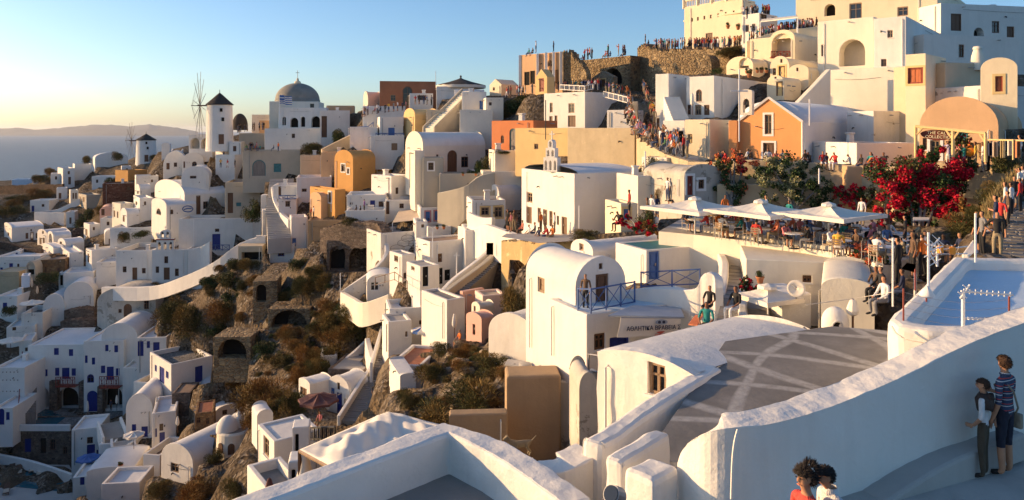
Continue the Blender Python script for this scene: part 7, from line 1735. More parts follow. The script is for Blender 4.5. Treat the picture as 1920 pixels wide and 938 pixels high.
# craft shop front: pergola, sign, clothes
def shopfront():
    c = P(1717, 302, 42.6); root = thing('pergola', 'yellow timber pergola in front of the craft shop', 'pergola', c); pts = []
    for i, (px, yt, yb, d) in enumerate([(1717, 237, 298, 42.6), (1787, 244, 300, 41), (1848, 250, 304, 39.6)]):
        a, b = P(px, yt, d), P(px, yb, d); mb = MB(); mb.tube([b, a], .09, 6); mb.build('post', 'trim_yellow', root); pts.append(a)
        if i:
            mb = MB(); mb.tube([pts[i-1], pts[i]], .09, 6); mb.build('beam', 'trim_yellow', root)
            for s, e in ((pts[i-1], pts[i]), (pts[i], pts[i-1])):
                mb = MB(); mb.tube([s-Vector((0, 0, .55)), s.lerp(e, .2)], .06, 5); mb.build('bracket', 'trim_yellow', root)
    k = thing('sign', 'dark red oval wooden sign with cream lettering over the craft shop window', 'sign', P(1757, 252, 42.2)); a, b = P(1726, 252, 42.6), P(1791, 254, 41.5); eu = (b-a).normalized(); o = (a+b)/2; nn = eu.cross(Vector((0, 0, 1))); w = (b-a).length/2
    mb = MB(); mb.prism([o+eu*w*math.cos(t*.393)*(1 if abs(math.sin(t*.393)) > .2 else 1.02)+Vector((0, 0, .30*math.sin(t*.393)+.03*math.cos(t*.8))) for t in range(16)], -nn*.06); mb.build('board', 'signred', k)
    put_text('THE CALTA', .24, o+nn*.02+Vector((0, 0, .03))+eu*.1, eu, Vector((0, 0, 1)), 'signcream', k); put_text('COLLECTION', .24, o+nn*.02+Vector((0, 0, -.2))+eu*.1, eu, Vector((0, 0, 1)), 'signcream', k)
    for px, d, m, w2, y0, y1 in [(1866, 39, 'canvas_tan', 10, 266, 294), (1880, 38.6, 'trim_yellow', 9, 264, 296), (1894, 38.2, 'canvas', 10, 264, 292), (1908, 37.8, 'terracotta', 9, 265, 296), (1856, 39.4, 'c_navy', 7, 268, 292), (1806, 42.2, 'c_white', 6, 262, 280)]:
        mb = MB(); f = PR.uniform(0, 6); n = 6
        for i in range(n):
            x0, x1 = px-w2/2+w2*i/n, px-w2/2+w2*(i+1)/n; dd = lambda t: d+.08*math.sin(t*9+f)
            mb.add([P(x0, y1, dd(i/n)), P(x1, y1, dd((i+1)/n)), P(x1, y0, dd((i+1)/n)), P(x0, y0, dd(i/n))], [(0, 1, 2, 3)])
        o = mb.build('garment', m, loc=P(px, y1, d)); o.modifiers.new('s', 'SOLIDIFY').thickness = .02
        tag(o, {'canvas_tan': 'tan dress hanging outside the craft shop', 'trim_yellow': 'yellow dress hanging outside the craft shop', 'canvas': 'white dress hanging right of the yellow one at the shop', 'terracotta': 'rust coloured dress hanging rightmost at the craft shop', 'c_navy': 'navy garment hanging at the craft shop pergola post', 'c_white': 'white garment hanging in the dark shop doorway'}[m], 'garment')
    r2 = thing('clothes_rail', 'clothes rail carrying dresses right of the craft shop', 'clothes rail', P(1852, 300, 39.5)); mb = MB(); mb.tube([P(1850, 262, 39.6), P(1925, 264, 37.4)], .05, 5); mb.build('rail', 'trim_yellow', r2)
    for px, d in ((1850, 39.6), (1900, 38)):
        mb = MB(); mb.tube([P(px, 262, d), P(px, 300, d)], .05, 5); mb.build('post', 'trim_yellow', r2)
    mb = MB(); c = P(1819, 285, 41.4); mb.lathe([(.02, -.28), (.22, -.18), (.28, 0), (.22, .2), (.02, .28)], c, 12); tag(mb.build('paper_lantern', 'orangeplastic', loc=c, smooth=True), 'round orange paper lantern hanging in front of the craft shop', 'lantern')
shopfront()
# railings, balconies
railing('blue crossed railing of the vaulted house balcony', [(1084, 586, 30.9), (1108, 588, 30.3), (1190, 571, 32.6)], 1.0, 'bluerail', post=1.1)
railing('blue crossed railing at the edge of the blue floored terrace', [(1202, 541, 34.2), (1260, 538, 33.8), (1312, 536, 33.2)], .75, 'bluerail', post=1.2)
railing('blue crossed railing beside the viewing terrace stair', [(654, 254, 122), (690, 252, 121), (700, 244, 121)], 1.3, 'bluerail', r=.05)
railing('blue crossed railing in front of the blue balcony door', [(704, 262, 117), (757, 262, 117)], 1.0, 'bluerail', r=.05)
railing('dark blue crossed railing beside the terrace wall door', [(391, 470, 129), (430, 470, 129)], 1.0, 'bluerail', r=.05)
railing('dark blue railing on the tavern balcony', [(523, 374, 111.6), (555, 374, 111.8)], .6, 'bluerail', r=.05)
railing('dark timber railing beside the canvas awning', [(582, 826, 36), (628, 826, 34)], .62, 'darkmetal', cross=False, bal=3, r=.04, post=.5)
railing('brown handrail of the ravine edge terrace', [(704, 536, 72), (740, 526, 70), (764, 544, 66)], .8, 'wood', cross=False, r=.03)
railing('white baluster railing on the white two storey house roof', [(1050, 169, 98), (1096, 172, 91.5), (1112, 168, 93)], .7, 'white', cross=False, bal=5, r=.05)
railing('white baluster railing along the upper crowded stairway', [(1132, 183, 92), (1160, 190, 88), (1186, 197, 84)], .75, 'white', cross=False, bal=5, r=.05)
railing('metal handrail beside the shop door under the banner', [(1104, 700, 29), (1140, 706, 28.4)], .75, 'metal', cross=False)
railing('brown handrail of the steep hotel stair', [(34, 778, 105), (42, 672, 115)], 1.0, 'redwood', cross=False, r=.05, post=2)
def balcony(parent, x0, x1, yt, yb, d, depth, m='redwood'):
    a, b = P(x0, yb, d), P(x1, yb, d); h = Zp(yt, d)-a.z; fr = Fr((a.x, a.y, a.z), ((b-a).normalized().x, (b-a).normalized().y), (0, 1)); w = (b-a).length
    mb = MB(); mb.box(fr, 0, w, 0, depth, 0, .12)
    for z in (.12, h): mb.box(fr, 0, w, 0, .08, z, z+.08)
    n = max(4, int(w/.35))
    for i in range(n+1): mb.box(fr, w*i/n-.03, w*i/n+.03, .005, .07, .12, h)
    for i in range(0, n-1, 2): mb.tube([fr(w*i/n, .04, .15), fr(w*(i+2)/n, .04, h)], .03, 4); mb.tube([fr(w*i/n, .04, h), fr(w*(i+2)/n, .04, .15)], .03, 4)
    mb.build('balcony', m, parent, merge=False)
balcony(hot, 104, 140, 708, 727, 112, 1.2); balcony(hot2, 186, 222, 707, 729, 111.2, 1.2)
for x0, x1, y0, y1, d, p in [(92, 107, 715, 767, 112.6, hot), (147, 156, 717, 764, 112.4, hot), (182, 192, 725, 773, 111.5, hot2)]:
    a, b = P(x0, y1, d), P(x1, y1, d); mb = MB(); fr = Fr(a, (1, 0), (0, 1)); mb.box(fr, 0, (b-a).x, 0, 1.2, -1, Zp(y0, d)-a.z); mb.build('buttress', 'stone', p, bevel=.05)
lg = [r for l, r, *_ in HOUSES if l.startswith('cream loggia house')][0]; balcony(lg, 1446, 1482, 97, 109, 83.6, .5)
mn = [r for l, r, *_ in HOUSES if l.startswith('cream mansion')][0]
def mansion_top():
    a, b = P(1392, -2, 104), P(1283, 17, 112.7); n = 4
    for i in range(n+1):
        p = a.lerp(b, i/n); mb = MB(); mb.tube([p, p+Vector((0, 0, 1.5))], .32, 4); mb.build('pedestal', 'cream', mn)
    for z, r in ((.15, .12), (1.2, .16)): mb = MB(); mb.tube([a+Vector((0, 0, z)), b+Vector((0, 0, z))], r, 6); mb.build('coping', 'cream', mn)
    mb = MB()
    for i in range(34): p = a.lerp(b, (i+.5)/34); mb.tube([p, p+Vector((0, 0, 1.2))], .08, 4)
    mb.build('balusters', 'cream', mn); mb = MB(); mb.tube([a+Vector((-.1, -.15, -1.9)), b+Vector((-.1, -.15, -1.9))], .16, 6); mb.build('cornice', 'cream', mn)
mansion_top()
for px, yt, yb, d in [(975, 104, 166, 113.2), (1008, 101, 166, 110.6), (1024, 99, 166, 109.4), (1038, 98, 166, 108.6), (1052, 97, 166, 107.8)]:
    rm_ = [r for l, r, *_ in HOUSES if l.startswith('orange and white roofless')][0]; a = P(px, yb, d); mb = MB(); mb.tube([a, P(px, yt, d)], .28, 4); mb.build('pilaster', 'trim_white', rm_)
# edging of the orange church gable
def gable_trim():
    fr_d = 56; a = R_(48); L_ = Vector((-math.sin(a), math.cos(a), 0)); Xc = (1506-CX)/F*fr_d; o = Vector((Xc, fr_d, 0)); k = (1381-CX)/F; wl = (Xc-k*fr_d)/(math.sin(a)+k*math.cos(a)); z1 = Zp(229, fr_d); za = Zp(183, fr_d+wl/2*math.cos(a)); n = Vector((-math.cos(a), -math.sin(a), 0))*.06
    for s, e in (((0, z1), (wl/2, za)), ((wl/2, za), (wl, z1)), ((0, z1-4), (0, z1)), ((wl, z1-3.4), (wl, z1))):
        mb = MB(); mb.tube([o+L_*s[0]+n+Vector((0, 0, s[1])), o+L_*e[0]+n+Vector((0, 0, e[1]))], .12, 4); mb.build('edging', 'trim_white', och)
gable_trim()
# chimneys, oven, dish, flag, pavilion, antennas
def lathe_thing(name, label, cat, px, py, d, prof, m, parts=()):
    c = P(px, py, d); root = thing(name, label, cat, c); mb = MB(); mb.lathe(prof, c, 18); mb.build('body', m, root, smooth=True)
    for nm, pr, m2 in parts: mb = MB(); mb.lathe(pr, c, 14); mb.build(nm, m2, root, smooth=True)
lathe_thing('chimney', 'rounded white chimney on the plain beige house', 'chimney', 1833, 120, 56, [(.5, -.5), (.42, .6), (.3, 1.0), (.26, 1.15)], 'cream_pale', [('cap', [(.34, 1.12), (.3, 1.3), (.1, 1.36), (.001, 1.36)], 'cream_pale')])
def oven():
    c = P(1566, 613, 23.6); root = thing('oven', 'small white dome shaped oven with open mouth beside the roof terrace', 'oven', c); mb = MB(); mb.lathe([(.42, -.6), (.42, .15)]+[(.42*math.cos(t*math.pi/14), .15+.5*math.sin(t*math.pi/14)) for t in range(1, 8)], c, 20); mb.build('dome', 'white', root, smooth=True)
    mb = MB(); q = c+Vector((-.1, -.41, .12)); mb.prism([q+Vector((.13*math.cos(t*.524), 0, .13*math.sin(t*.524))) for t in range(12)], (0, .1, 0)); mb.build('mouth', 'dark', root)
    mb = MB(); mb.tube([q+Vector((.17*math.cos(t*.3), -.01, .17*math.sin(t*.3))) for t in range(11)], .03, 5); mb.build('rim', 'white', root)
oven()
def dish():
    c = P(1493, 566, 28.5); root = thing('satellite_dish', 'white satellite dish on the white low wall block', 'satellite dish', c); q = c+Vector((0, 0, .5)); ax = Vector((-.35, -.85, .35)).normalized(); e = ax.orthogonal().normalized(); f = ax.cross(e); mb = MB()
    rings = [[q+ax*(.35*(r/.34)**2*.25)+(e*math.cos(t*.314)+f*math.sin(t*.314))*r for t in range(20)] for r in (.01, .12, .24, .34)]
    mb.v = [p for g in rings for p in g]; mb.f = [(i*20+t, i*20+(t+1) % 20, (i+1)*20+(t+1) % 20, (i+1)*20+t) for i in range(3) for t in range(20)]; mb.m = [0]*60; o = mb.build('reflector', 'canvas', root, smooth=True); o.modifiers.new('s', 'SOLIDIFY').thickness = .015
    mb = MB(); mb.tube([c, q], .03, 6); mb.tube([q-f*.3, q+ax*.35], .012, 4); mb.build('mount', 'metal', root); mb = MB(); mb.tube([q+ax*.3, q+ax*.4], .035, 6); mb.build('receiver', 'metal', root)
dish()
def flag():
    c = P(524, 236, 146); root = thing('flag', 'blue and white striped flag on a pole beside the dome', 'flag', c); mb = MB(); t = P(524, 178, 146); mb.tube([c, t], .06, 6); mb.build('pole', 'whitemetal', root); h = 1.7; w = 2.5; n = 10
    q = lambda a, b: t+Vector((w*a, .12*math.sin(a*7), -.1-h*(1-b)-.35*a*a+.1*math.sin(a*8)))
    for k in range(9):
        mb = MB()
        for i in range(n): mb.add([q(i/n, k/9), q((i+1)/n, k/9), q((i+1)/n, (k+1)/9), q(i/n, (k+1)/9)], [(0, 1, 2, 3)])
        mb.build('stripe', 'canvas_blue' if k % 2 == 0 else 'canvas', root)
    mb = MB(); g = lambda a, b: q(a, b)+Vector((0, -.02, 0)); mb.add([g(0, 4/9), g(.38, 4/9), g(.38, 1), g(0, 1)], [(0, 1, 2, 3)]); mb.build('canton', 'canvas_blue', root)
    mb = MB(); g = lambda a, b: q(a, b)+Vector((0, -.04, 0)); mb.add([g(.15, 4/9), g(.23, 4/9), g(.23, 1), g(.15, 1)], [(0, 1, 2, 3)]); mb.add([g(0, .67), g(.38, .67), g(.38, .78), g(0, .78)], [(0, 1, 2, 3)]); mb.build('canton_cross', 'canvas', root, merge=False)
flag()
lathe_thing('pavilion', 'grey tented pavilion with knob finial on the centre ridge', 'pavilion', 864, 170, 134, [(4.6, .9), (4.4, 1.0), (2.2, 1.55), (.5, 2.1), (.12, 2.3), (.2, 2.6), (.05, 2.8), (.001, 2.85)], 'thatch', [('valance', [(4.55, .4), (4.6, .92)], 'canvas')])
def pole(label, px, yt, yb, d, r=.03, m='metal', bars=(), name='antenna', cat='antenna'):
    a, b = P(px, yb, d), P(px, yt, d); root = thing(name, label, cat, a); mb = MB(); mb.tube([a, b], r, 6); mb.build('mast', m, root)
    for x0, y0, x1, y1, n, e in bars:
        p, q = P(x0, y0, d), P(x1, y1, d); mb = MB(); mb.tube([p, q], r*.6, 5)
        u = (q-p).normalized().cross(Vector((0, 1, 0)) if e > 0 else Vector((0, 0, 1))).normalized()
        for i in range(n): c = p.lerp(q, (i+.5)/n); mb.tube([c-u*abs(e), c+u*abs(e)], r*.35, 4)
        mb.build('boom', m, root)
    return root
pole('tall thin aerial pole at the back of the blue roof', 1829, 400, 492, 21, .03, 'whitemetal')
pole('fan shaped aerial on a mast behind the blue roof', 1741, 436, 545, 17.2, .03, 'whitemetal', [(1741, 470, 1762, 446, 3, .18), (1741, 470, 1768, 462, 2, .14), (1741, 472, 1756, 496, 3, .16)])
a_ = pole('aerial with two orange tipped booms behind the blue roof', 1757, 462, 500, 17.6, .025, 'whitemetal', [(1748, 470, 1814, 462, 2, .03), (1748, 476, 1814, 476, 2, .03)])
for px, py in ((1763, 468), (1786, 470)):
    c = P(px, py, 17.5); mb = MB(); mb.lathe([(.02, -.1), (.07, -.08), (.07, .08), (.02, .1)], c, 10); mb.build('insulator', 'orangeplastic', a_)
pole('white television aerial with striped boom on the blue roof edge', 1806, 550, 640, 13.9, .035, 'whitemetal', [(1802, 546, 1900, 553, 9, .05), (1808, 597, 1872, 600, 8, -.09), (1800, 560, 1818, 534, 2, .1)])
for l, px, yt, yb, d in [('rusty fence post at the left edge of the blue roof', 1694, 541, 603, 14.7), ('rusty fence post at the right edge of the blue roof', 1892, 556, 622, 13.6), ('thin rusty rod on the blue roof rim', 1716, 505, 545, 17), ('short rod below the white lamp cone on the blue roof', 1737, 540, 566, 16)]:
    pole(l, px, yt, yb, d, .018, 'redwood', name='fence_post', cat='post')
def wires():
    mb = MB()
    for k in range(4):
        a, b = P(1694, 548+k*14, 14.7), P(1892, 562+k*15, 13.6); mb.tube([a.lerp(b, t/10)-Vector((0, 0, .12*math.sin(math.pi*t/10))) for t in range(11)], .004, 3)
    tag(mb.build('wire_fence', 'metal', loc=P(1694, 600, 14.7)), 'sagging fence wires strung across the blue roof', 'wires')
    for l, pts, r in [('white cable sagging along the rim of the blue roofed house', [(1672, 612, 14.3), (1690, 632, 14.1), (1750, 644, 13.8), (1806, 640, 13.7), (1822, 616, 13.7), (1860, 620, 13.6)], .02), ('grey cable running down the front of the rounded wall end', [(1384, 806, 8.98), (1378, 830, 8.93), (1374, 870, 8.9), (1372, 936, 8.85)], .02),
                      ('white pipe cable lying over the grey roof terrace', [(1370, 716, 17.2), (1390, 706, 17.6), (1440, 712, 17.4), (1510, 708, 17.5), (1580, 722, 17), (1640, 718, 17.1)], .02), ('long washing line wire above the oven', [(1510, 572, 24.5), (1600, 560, 25), (1672, 548, 24)], .012)]:
        mb = MB(); mb.tube(smooth_line([P(*p) for p in pts], 5), r, 5); tag(mb.build('cable', 'canvas', loc=P(*pts[0])), l, 'cable')
wires()
lathe_thing('lamp', 'white cone shaped lamp on the blue roof', 'lamp', 1738, 548, 16, [(.001, -.02), (.14, -.1), (.16, -.05), (.001, .16)], 'trim_white')
for l, px, yt, yb, d in [('slim aerial mast on the long white house roof', 811, 428, 484, 70), ('crooked aerial on the long white house wall', 856, 474, 522, 66), ('white flagpole in front of the chapel terrace wall', 363, 411, 470, 124), ('slim mast on the brown ruined hall', 817, 134, 160, 138), ('black iron pole left of the salmon house', 1023, 188, 262, 76), ('white pole on the roof of the orange church', 1518, 186, 236, 53), ('slim white post on the white church side', 1086, 386, 436, 55), ('slim post at the cafe entrance wall', 1210, 284, 328, 56), ('bare white post at the ravine edge terrace', 672, 568, 592, 74), ('slanting pale post in the ravine scrub', 638, 512, 548, 79), ('tall lamp pole on the cafe wall steps', 1536, 316, 345, 44), ('thin tall pole at the end of the cafe terrace', 1674, 446, 575, 23)]:
    pole(l, px, yt, yb, d, .05 if d > 40 else .03, 'whitemetal' if 'black' not in l else 'darkmetal', [(px-6, yt+6, px+6, yt+5, 3, .2)] if 'aerial' in l else (), name='pole' if 'aerial' not in l else 'antenna', cat='pole' if 'aerial' not in l else 'antenna')
for i, (x, y, r) in enumerate([(745, 466, 10), (766, 468, 10), (757, 456, 9), (777, 457, 9), (764, 447, 9)]):
    c = P(x, y, 76); rr = r/F*76; mb = MB(); mb.tube([c+Vector((rr*1.3*math.cos(t*.314), .25*math.sin(t*.314), rr*.62*math.sin(t*.314))) for t in range(21)], .03, 5); mb.tube([c-Vector((rr*1.3, 0, 0)), c+Vector((rr*1.3, 0, 0))], .02, 4)
    tag(mb.build('wire_hoop', 'wood_grey', loc=c), ['lower left wire hoop stacked on the small tower cube', 'lower right wire hoop stacked on the small tower cube', 'middle left wire hoop stacked on the small tower cube', 'middle right wire hoop stacked on the small tower cube', 'topmost wire hoop stacked on the small tower cube'][i], 'hoop', 'wire hoops')
slab('dark wooden slatted gate beside the white forecourt wall', [(912, 478, 66), (925, 478, 66), (925, 456, 66), (912, 456, 66)], 'wood', .03, 'gate', 'gate')
slab('round edged grey table top on posts by the apse vault', [(952, 676, 36), (985, 680, 35.4), (976, 690, 34.8), (946, 686, 35.2)], 'concrete_lt', .08, 'stone_table', 'table', posts=((0, .5), (1, .5), (2, .5)), pm='stone')
lathe_thing('barrel', 'short concrete drum beside the apse vault', 'barrel', 985, 698, 34.6, [(.3, -.3), (.3, .4), (.26, .42), (.001, .42)], 'concrete_lt')
def crate(label, px, py, d, w, m):
    c = P(px, py, d); root = thing('crate', label, 'crate', c); fr = yawfr(c, 20); mb = MB()
    for u0, u1, v0, v1 in ((-w, w, -w*.7, -w*.7+.03), (-w, w, w*.7-.03, w*.7), (-w, -w+.03, -w*.7, w*.7), (w-.03, w, -w*.7, w*.7)): mb.box(fr, u0, u1, v0, v1, 0, .3)
    mb.box(fr, -w, w, -w*.7, w*.7, 0, .03); mb.build('body', m, root, merge=False); mb = MB(); mb.box(fr, -w-.02, w+.02, -w*.7-.02, w*.7+.02, .27, .31); mb.build('rim', m, root)
crate('orange red plastic crate on the stained courtyard wall', 1086, 706, 29.5, .32, 'orangewood'); crate('blue grey plastic crate beside the orange red crate', 1104, 710, 29, .26, 'greyink')
def floodlamp():
    c = P(1150, 928, 8.6); root = thing('flood_lamp', 'round grey flood lamp at the bottom beside the white pier', 'lamp', c); ax = Vector((-.6, -.6, .5)).normalized(); e = ax.orthogonal().normalized(); f = ax.cross(e); mb = MB(); mb.tube([c-ax*.12, c+ax*.05], .11, 16); mb.build('housing', 'metal', root)
    mb = MB(); mb.prism([c+ax*.052+(e*math.cos(t*.393)+f*math.sin(t*.393))*.095 for t in range(16)], ax*.01); mb.build('lens', 'glass', root); mb = MB(); mb.tube([c-ax*.1, c-Vector((0, -.05, .35))], .02, 5); mb.build('bracket', 'metal', root)
floodlamp()
# clay pots
GPOT = 'clay pots on the walls'
for i, (x, y, d, s, m) in enumerate([(1400, 138, 79, .35, 'terracotta'), (1408, 138, 79, .3, 'terracotta'), (1420, 137, 78, .35, 'terracotta'), (1428, 137, 78, .4, 'terracotta'), (1437, 137, 77.5, .35, 'terracotta'), (1405, 146, 74, .5, 'terracotta'), (1425, 531, 31, .2, 'terracotta'), (868, 330, 86, .3, 'terracotta'), (892, 330, 86, .3, 'terracotta'), (832, 430, 80, .35, 'terracotta'), (820, 430, 80.5, .3, 'terracotta'), (226, 878, 84, .5, 'terracotta'), (1365, 54, 94, .5, 'terracotta'), (1384, 56, 93, .5, 'terracotta')]):
    s *= .62 if d > 60 else 1.; c = P(x, y, d); root = thing('flower_pot', f'clay flower pot, {ordw(i+1)}', 'pot', c, GPOT); mb = MB(); mb.lathe([(.001, 0), (s*.55, 0), (s*.8, s*1.1), (s*.92, s*1.15), (s*.92, s*1.35), (s*.75, s*1.35)], c, 14); mb.build('pot', m, root, smooth=True)
    o = bpy.data.objects.new('plant', BUSH['green'][i % 2]); COL.objects.link(o); o.parent = root; o.location = (0, 0, s*1.2); o.scale = (s*2.4, s*2.4, s*2.2)
    root['label'] = ['leftmost clay pot on the terrace wall left of the little cream chapel', 'second clay pot on the terrace wall left of the cream chapel', 'middle clay pot on the terrace wall left of the cream chapel', 'fourth clay pot on the terrace wall left of the cream chapel', 'rightmost clay pot on the terrace wall by the cream chapel', 'big clay jar on the oval window house roof', 'potted bush on the wall beside the worn grey steps', 'left clay pot below the arched brown door', 'right clay pot below the arched brown door', 'right clay pot on the planter terrace', 'left clay pot on the planter terrace', 'clay pot on the low white block by the pool steps', 'left urn on a pillar before the mansion', 'right urn on a pillar before the mansion'][i]
# sun loungers at the lower pool
def lounger(label, px, py, d, rz):
    c = P(px, py, d); c.z = -47.7; root = thing('sun_lounger', label, 'sun lounger', c, 'loungers at the lower pool'); fr = yawfr(c, rz); mb = MB(); mb.box(fr, -.35, .35, -.9, .9, .28, .36)
    mb.prism([fr(-.35, .3, .36), fr(.35, .3, .36), fr(.35, .95, .85), fr(-.35, .95, .85)], (0, 0, .07)); mb.build('frame', 'wood', root); mb = MB(); mb.box(fr, -.32, .32, -.88, .3, .363, .44); mb.build('mattress', 'canvas_tan', root)
    for u in (-.3, .3):
        for v in (-.8, .7): mb = MB(); mb.tube([fr(u, v, 0), fr(u, v, .28)], .03, 4); mb.build('leg', 'wood', root)
for i, (x, y, d) in enumerate([(22, 880, 101.6), (36, 881, 101.4), (60, 879, 102), (74, 882, 101), (90, 884, 100.6), (12, 916, 96)]):
    lounger(['leftmost lounger in the row at the lower pool', 'second lounger in the row at the lower pool', 'third lounger in the row at the lower pool', 'fourth lounger in the row at the lower pool', 'rightmost lounger in the row at the lower pool', 'lounger on the near side of the lower pool'][i], x, y, d, 30)
# oval sign on the vaulted house
c = P(352, 391, 124); 
def oval_sign():
    a = P(352, 392, 135.5); root = thing('sign', 'oval blue ring shaped sign on the white vaulted annex', 'sign', a); mb = MB(); mb.tube([a+Vector((.95*math.cos(t*.314), 0, .55*math.sin(t*.314))) for t in range(21)], .1, 5); mb.build('ring', 'bluerail', root); mb = MB(); mb.tube([a+Vector((-.7, 0, -.1)), a+Vector((0, 0, .12)), a+Vector((.7, 0, .1))], .1, 5); mb.build('mark', 'bluerail', root)
oval_sign()
# small dog
def dog():
    J = dict(hip=(0, .28, .46, .10, .11), mid=(0, 0, .45, .12, .13), chest=(0, -.26, .47, .12, .15), neck=(0, -.40, .60, .07, .08), head=(0, -.50, .72, .075, .08), muz=(0, -.64, .69, .035, .035), tail=(0, .42, .52, .025, .025), tail2=(0, .58, .66, .015, .015))
    B = [('hip', 'mid'), ('mid', 'chest'), ('chest', 'neck'), ('neck', 'head'), ('head', 'muz'), ('hip', 'tail'), ('tail', 'tail2')]
    for s, n in ((-1, 'l'), (1, 'r')):
        J['sh'+n] = (s*.07, -.26, .36, .05, .06); J['wr'+n] = (s*.07, -.25, .16, .028, .03); J['pf'+n] = (s*.07, -.29, .03, .032, .028); J['kn'+n] = (s*.075, .2, .34, .06, .075); J['hk'+n] = (s*.075, .35, .17, .028, .032); J['ph'+n] = (s*.075, .29, .03, .032, .028); J['er'+n] = (s*.06, -.48, .82, .02, .012)
        B += [('chest', 'sh'+n), ('sh'+n, 'wr'+n), ('wr'+n, 'pf'+n), ('hip', 'kn'+n), ('kn'+n, 'hk'+n), ('hk'+n, 'ph'+n), ('head', 'er'+n)]
    ns = list(J); me = bpy.data.meshes.new('dog'); me.from_pydata([J[n][:3] for n in ns], [(ns.index(a), ns.index(b)) for a, b in B], []); o = bpy.data.objects.new('dog', me); COL.objects.link(o); o.modifiers.new('s', 'SKIN')
    for i, n in enumerate(ns): me.skin_vertices[0].data[i].radius = J[n][3:5]; me.skin_vertices[0].data[i].use_root = n == 'mid'
    o.modifiers.new('b', 'SUBSURF').levels = 1; me.materials.append(MT['c_khaki']); o.location = P(976, 860, 27.5)+Vector((0, 0, .05)); o.rotation_euler = (0, 0, R_(-70)); o.scale = (1.1,)*3; tag(o, 'tan dog standing in the courtyard below the brown pier', 'dog')
dog()
slab('flat stone block under the tan dog', [(955, 866, 27), (1000, 866, 27), (1000, 862, 28.5), (955, 862, 28.5)], 'stained', .08, 'stone_block', 'stone block')
Stairs('wide grey steps climbing at the right edge past the waiting visitors', (1868, 492, 23.5), (1912, 352, 39.5), 6., 34, 'paving')
Wl('white low wall beside the right hand steps', [(1828, 478, 25.5), (1850, 446, 28), (1876, 416, 32), (1896, 382, 36)], 1.2, .4, 'white', name='stair_wall')
# =============================================================== the four visitors in the foreground
def stripes():
    m, nt, b = newmat('c_stripe'); tc = N(nt, 'ShaderNodeTexCoord'); sp = N(nt, 'ShaderNodeSeparateXYZ'); nt.links.new(tc.outputs['Object'], sp.inputs[0])
    mu = N(nt, 'ShaderNodeMath', operation='MULTIPLY'); mu.inputs[1].default_value = 11.; nt.links.new(sp.outputs[2], mu.inputs[0]); fr = N(nt, 'ShaderNodeMath', operation='FRACT'); nt.links.new(mu.outputs[0], fr.inputs[0])
    r = ramp(nt, fr.outputs[0], [(0, (.03, .05, .10)), (.38, (.5, .5, .5)), (.50, (.03, .05, .10)), (.72, (.45, .05, .04)), (.84, (.03, .05, .10))]); r.color_ramp.interpolation = 'CONSTANT'
    nt.links.new(r.outputs[0], b.inputs['Base Color']); b.inputs['Roughness'].default_value = .85; bump(nt, b, noise(nt, 9, 4, .6, gpos(nt)), .5, .02)
stripes()
def fold(nm, c):
    m, nt, b = newmat(nm); v = gpos(nt); r = ramp(nt, noise(nt, 7, 4, .6, v), [(.3, tuple(x*.75 for x in c)), (.7, c)]); nt.links.new(r.outputs[0], b.inputs['Base Color']); b.inputs['Roughness'].default_value = .85
    mp = N(nt, 'ShaderNodeMapping'); mp.inputs['Scale'].default_value = (10, 10, 4); nt.links.new(v, mp.inputs[0]); bump(nt, b, noise(nt, 1.2, 4, .55, mp.outputs[0], .8), .9, .05)
fold('cloth_brown', (.06, .035, .025)); fold('cloth_olive', (.085, .062, .038)); fold('cloth_white', (.72, .70, .68)); fold('cloth_navy', (.015, .018, .035)); fold('cloth_coral', (.66, .07, .05)); fold('cloth_khaki', (.3, .25, .18))
def fingers(J, curl=.4):
    ex = []
    for s, n in ((-1, 'l'), (1, 'r')):
        w, h = Vector(J['wri'+n][:3]), Vector(J['han'+n][:3]); d = (h-w).normalized(); sd = d.cross(Vector((s, 0, 0))).normalized() if abs(d.x) < .8 else Vector((0, 0, 1)); pl = sd.cross(d).normalized()*(-s)
        J['han'+n] = (*h, .022, .034)
        for i, (o, L) in enumerate(((-.030, .070), (-.010, .080), (.010, .076), (.029, .060))):
            a = h+d*.03+sd*o; k1 = a+d*L*.5+pl*L*.12*curl; k2 = k1+d*L*.4+pl*L*.35*curl
            ex += [(f'fa{n}{i}', (*a, .0105, .0105), 'han'+n), (f'fb{n}{i}', (*k1, .009, .009), f'fa{n}{i}'), (f'fc{n}{i}', (*k2, .0075, .0075), f'fb{n}{i}')]
        a = w.lerp(h, .55)-sd*.035; k = a+d*.035-sd*.018+pl*.012; ex += [(f'ft{n}', (*a, .013, .013), 'han'+n), (f'fu{n}', (*k, .010, .010), f'ft{n}'), (f'fv{n}', (*(k+d*.028), .008, .008), f'fu{n}')]
    return ex
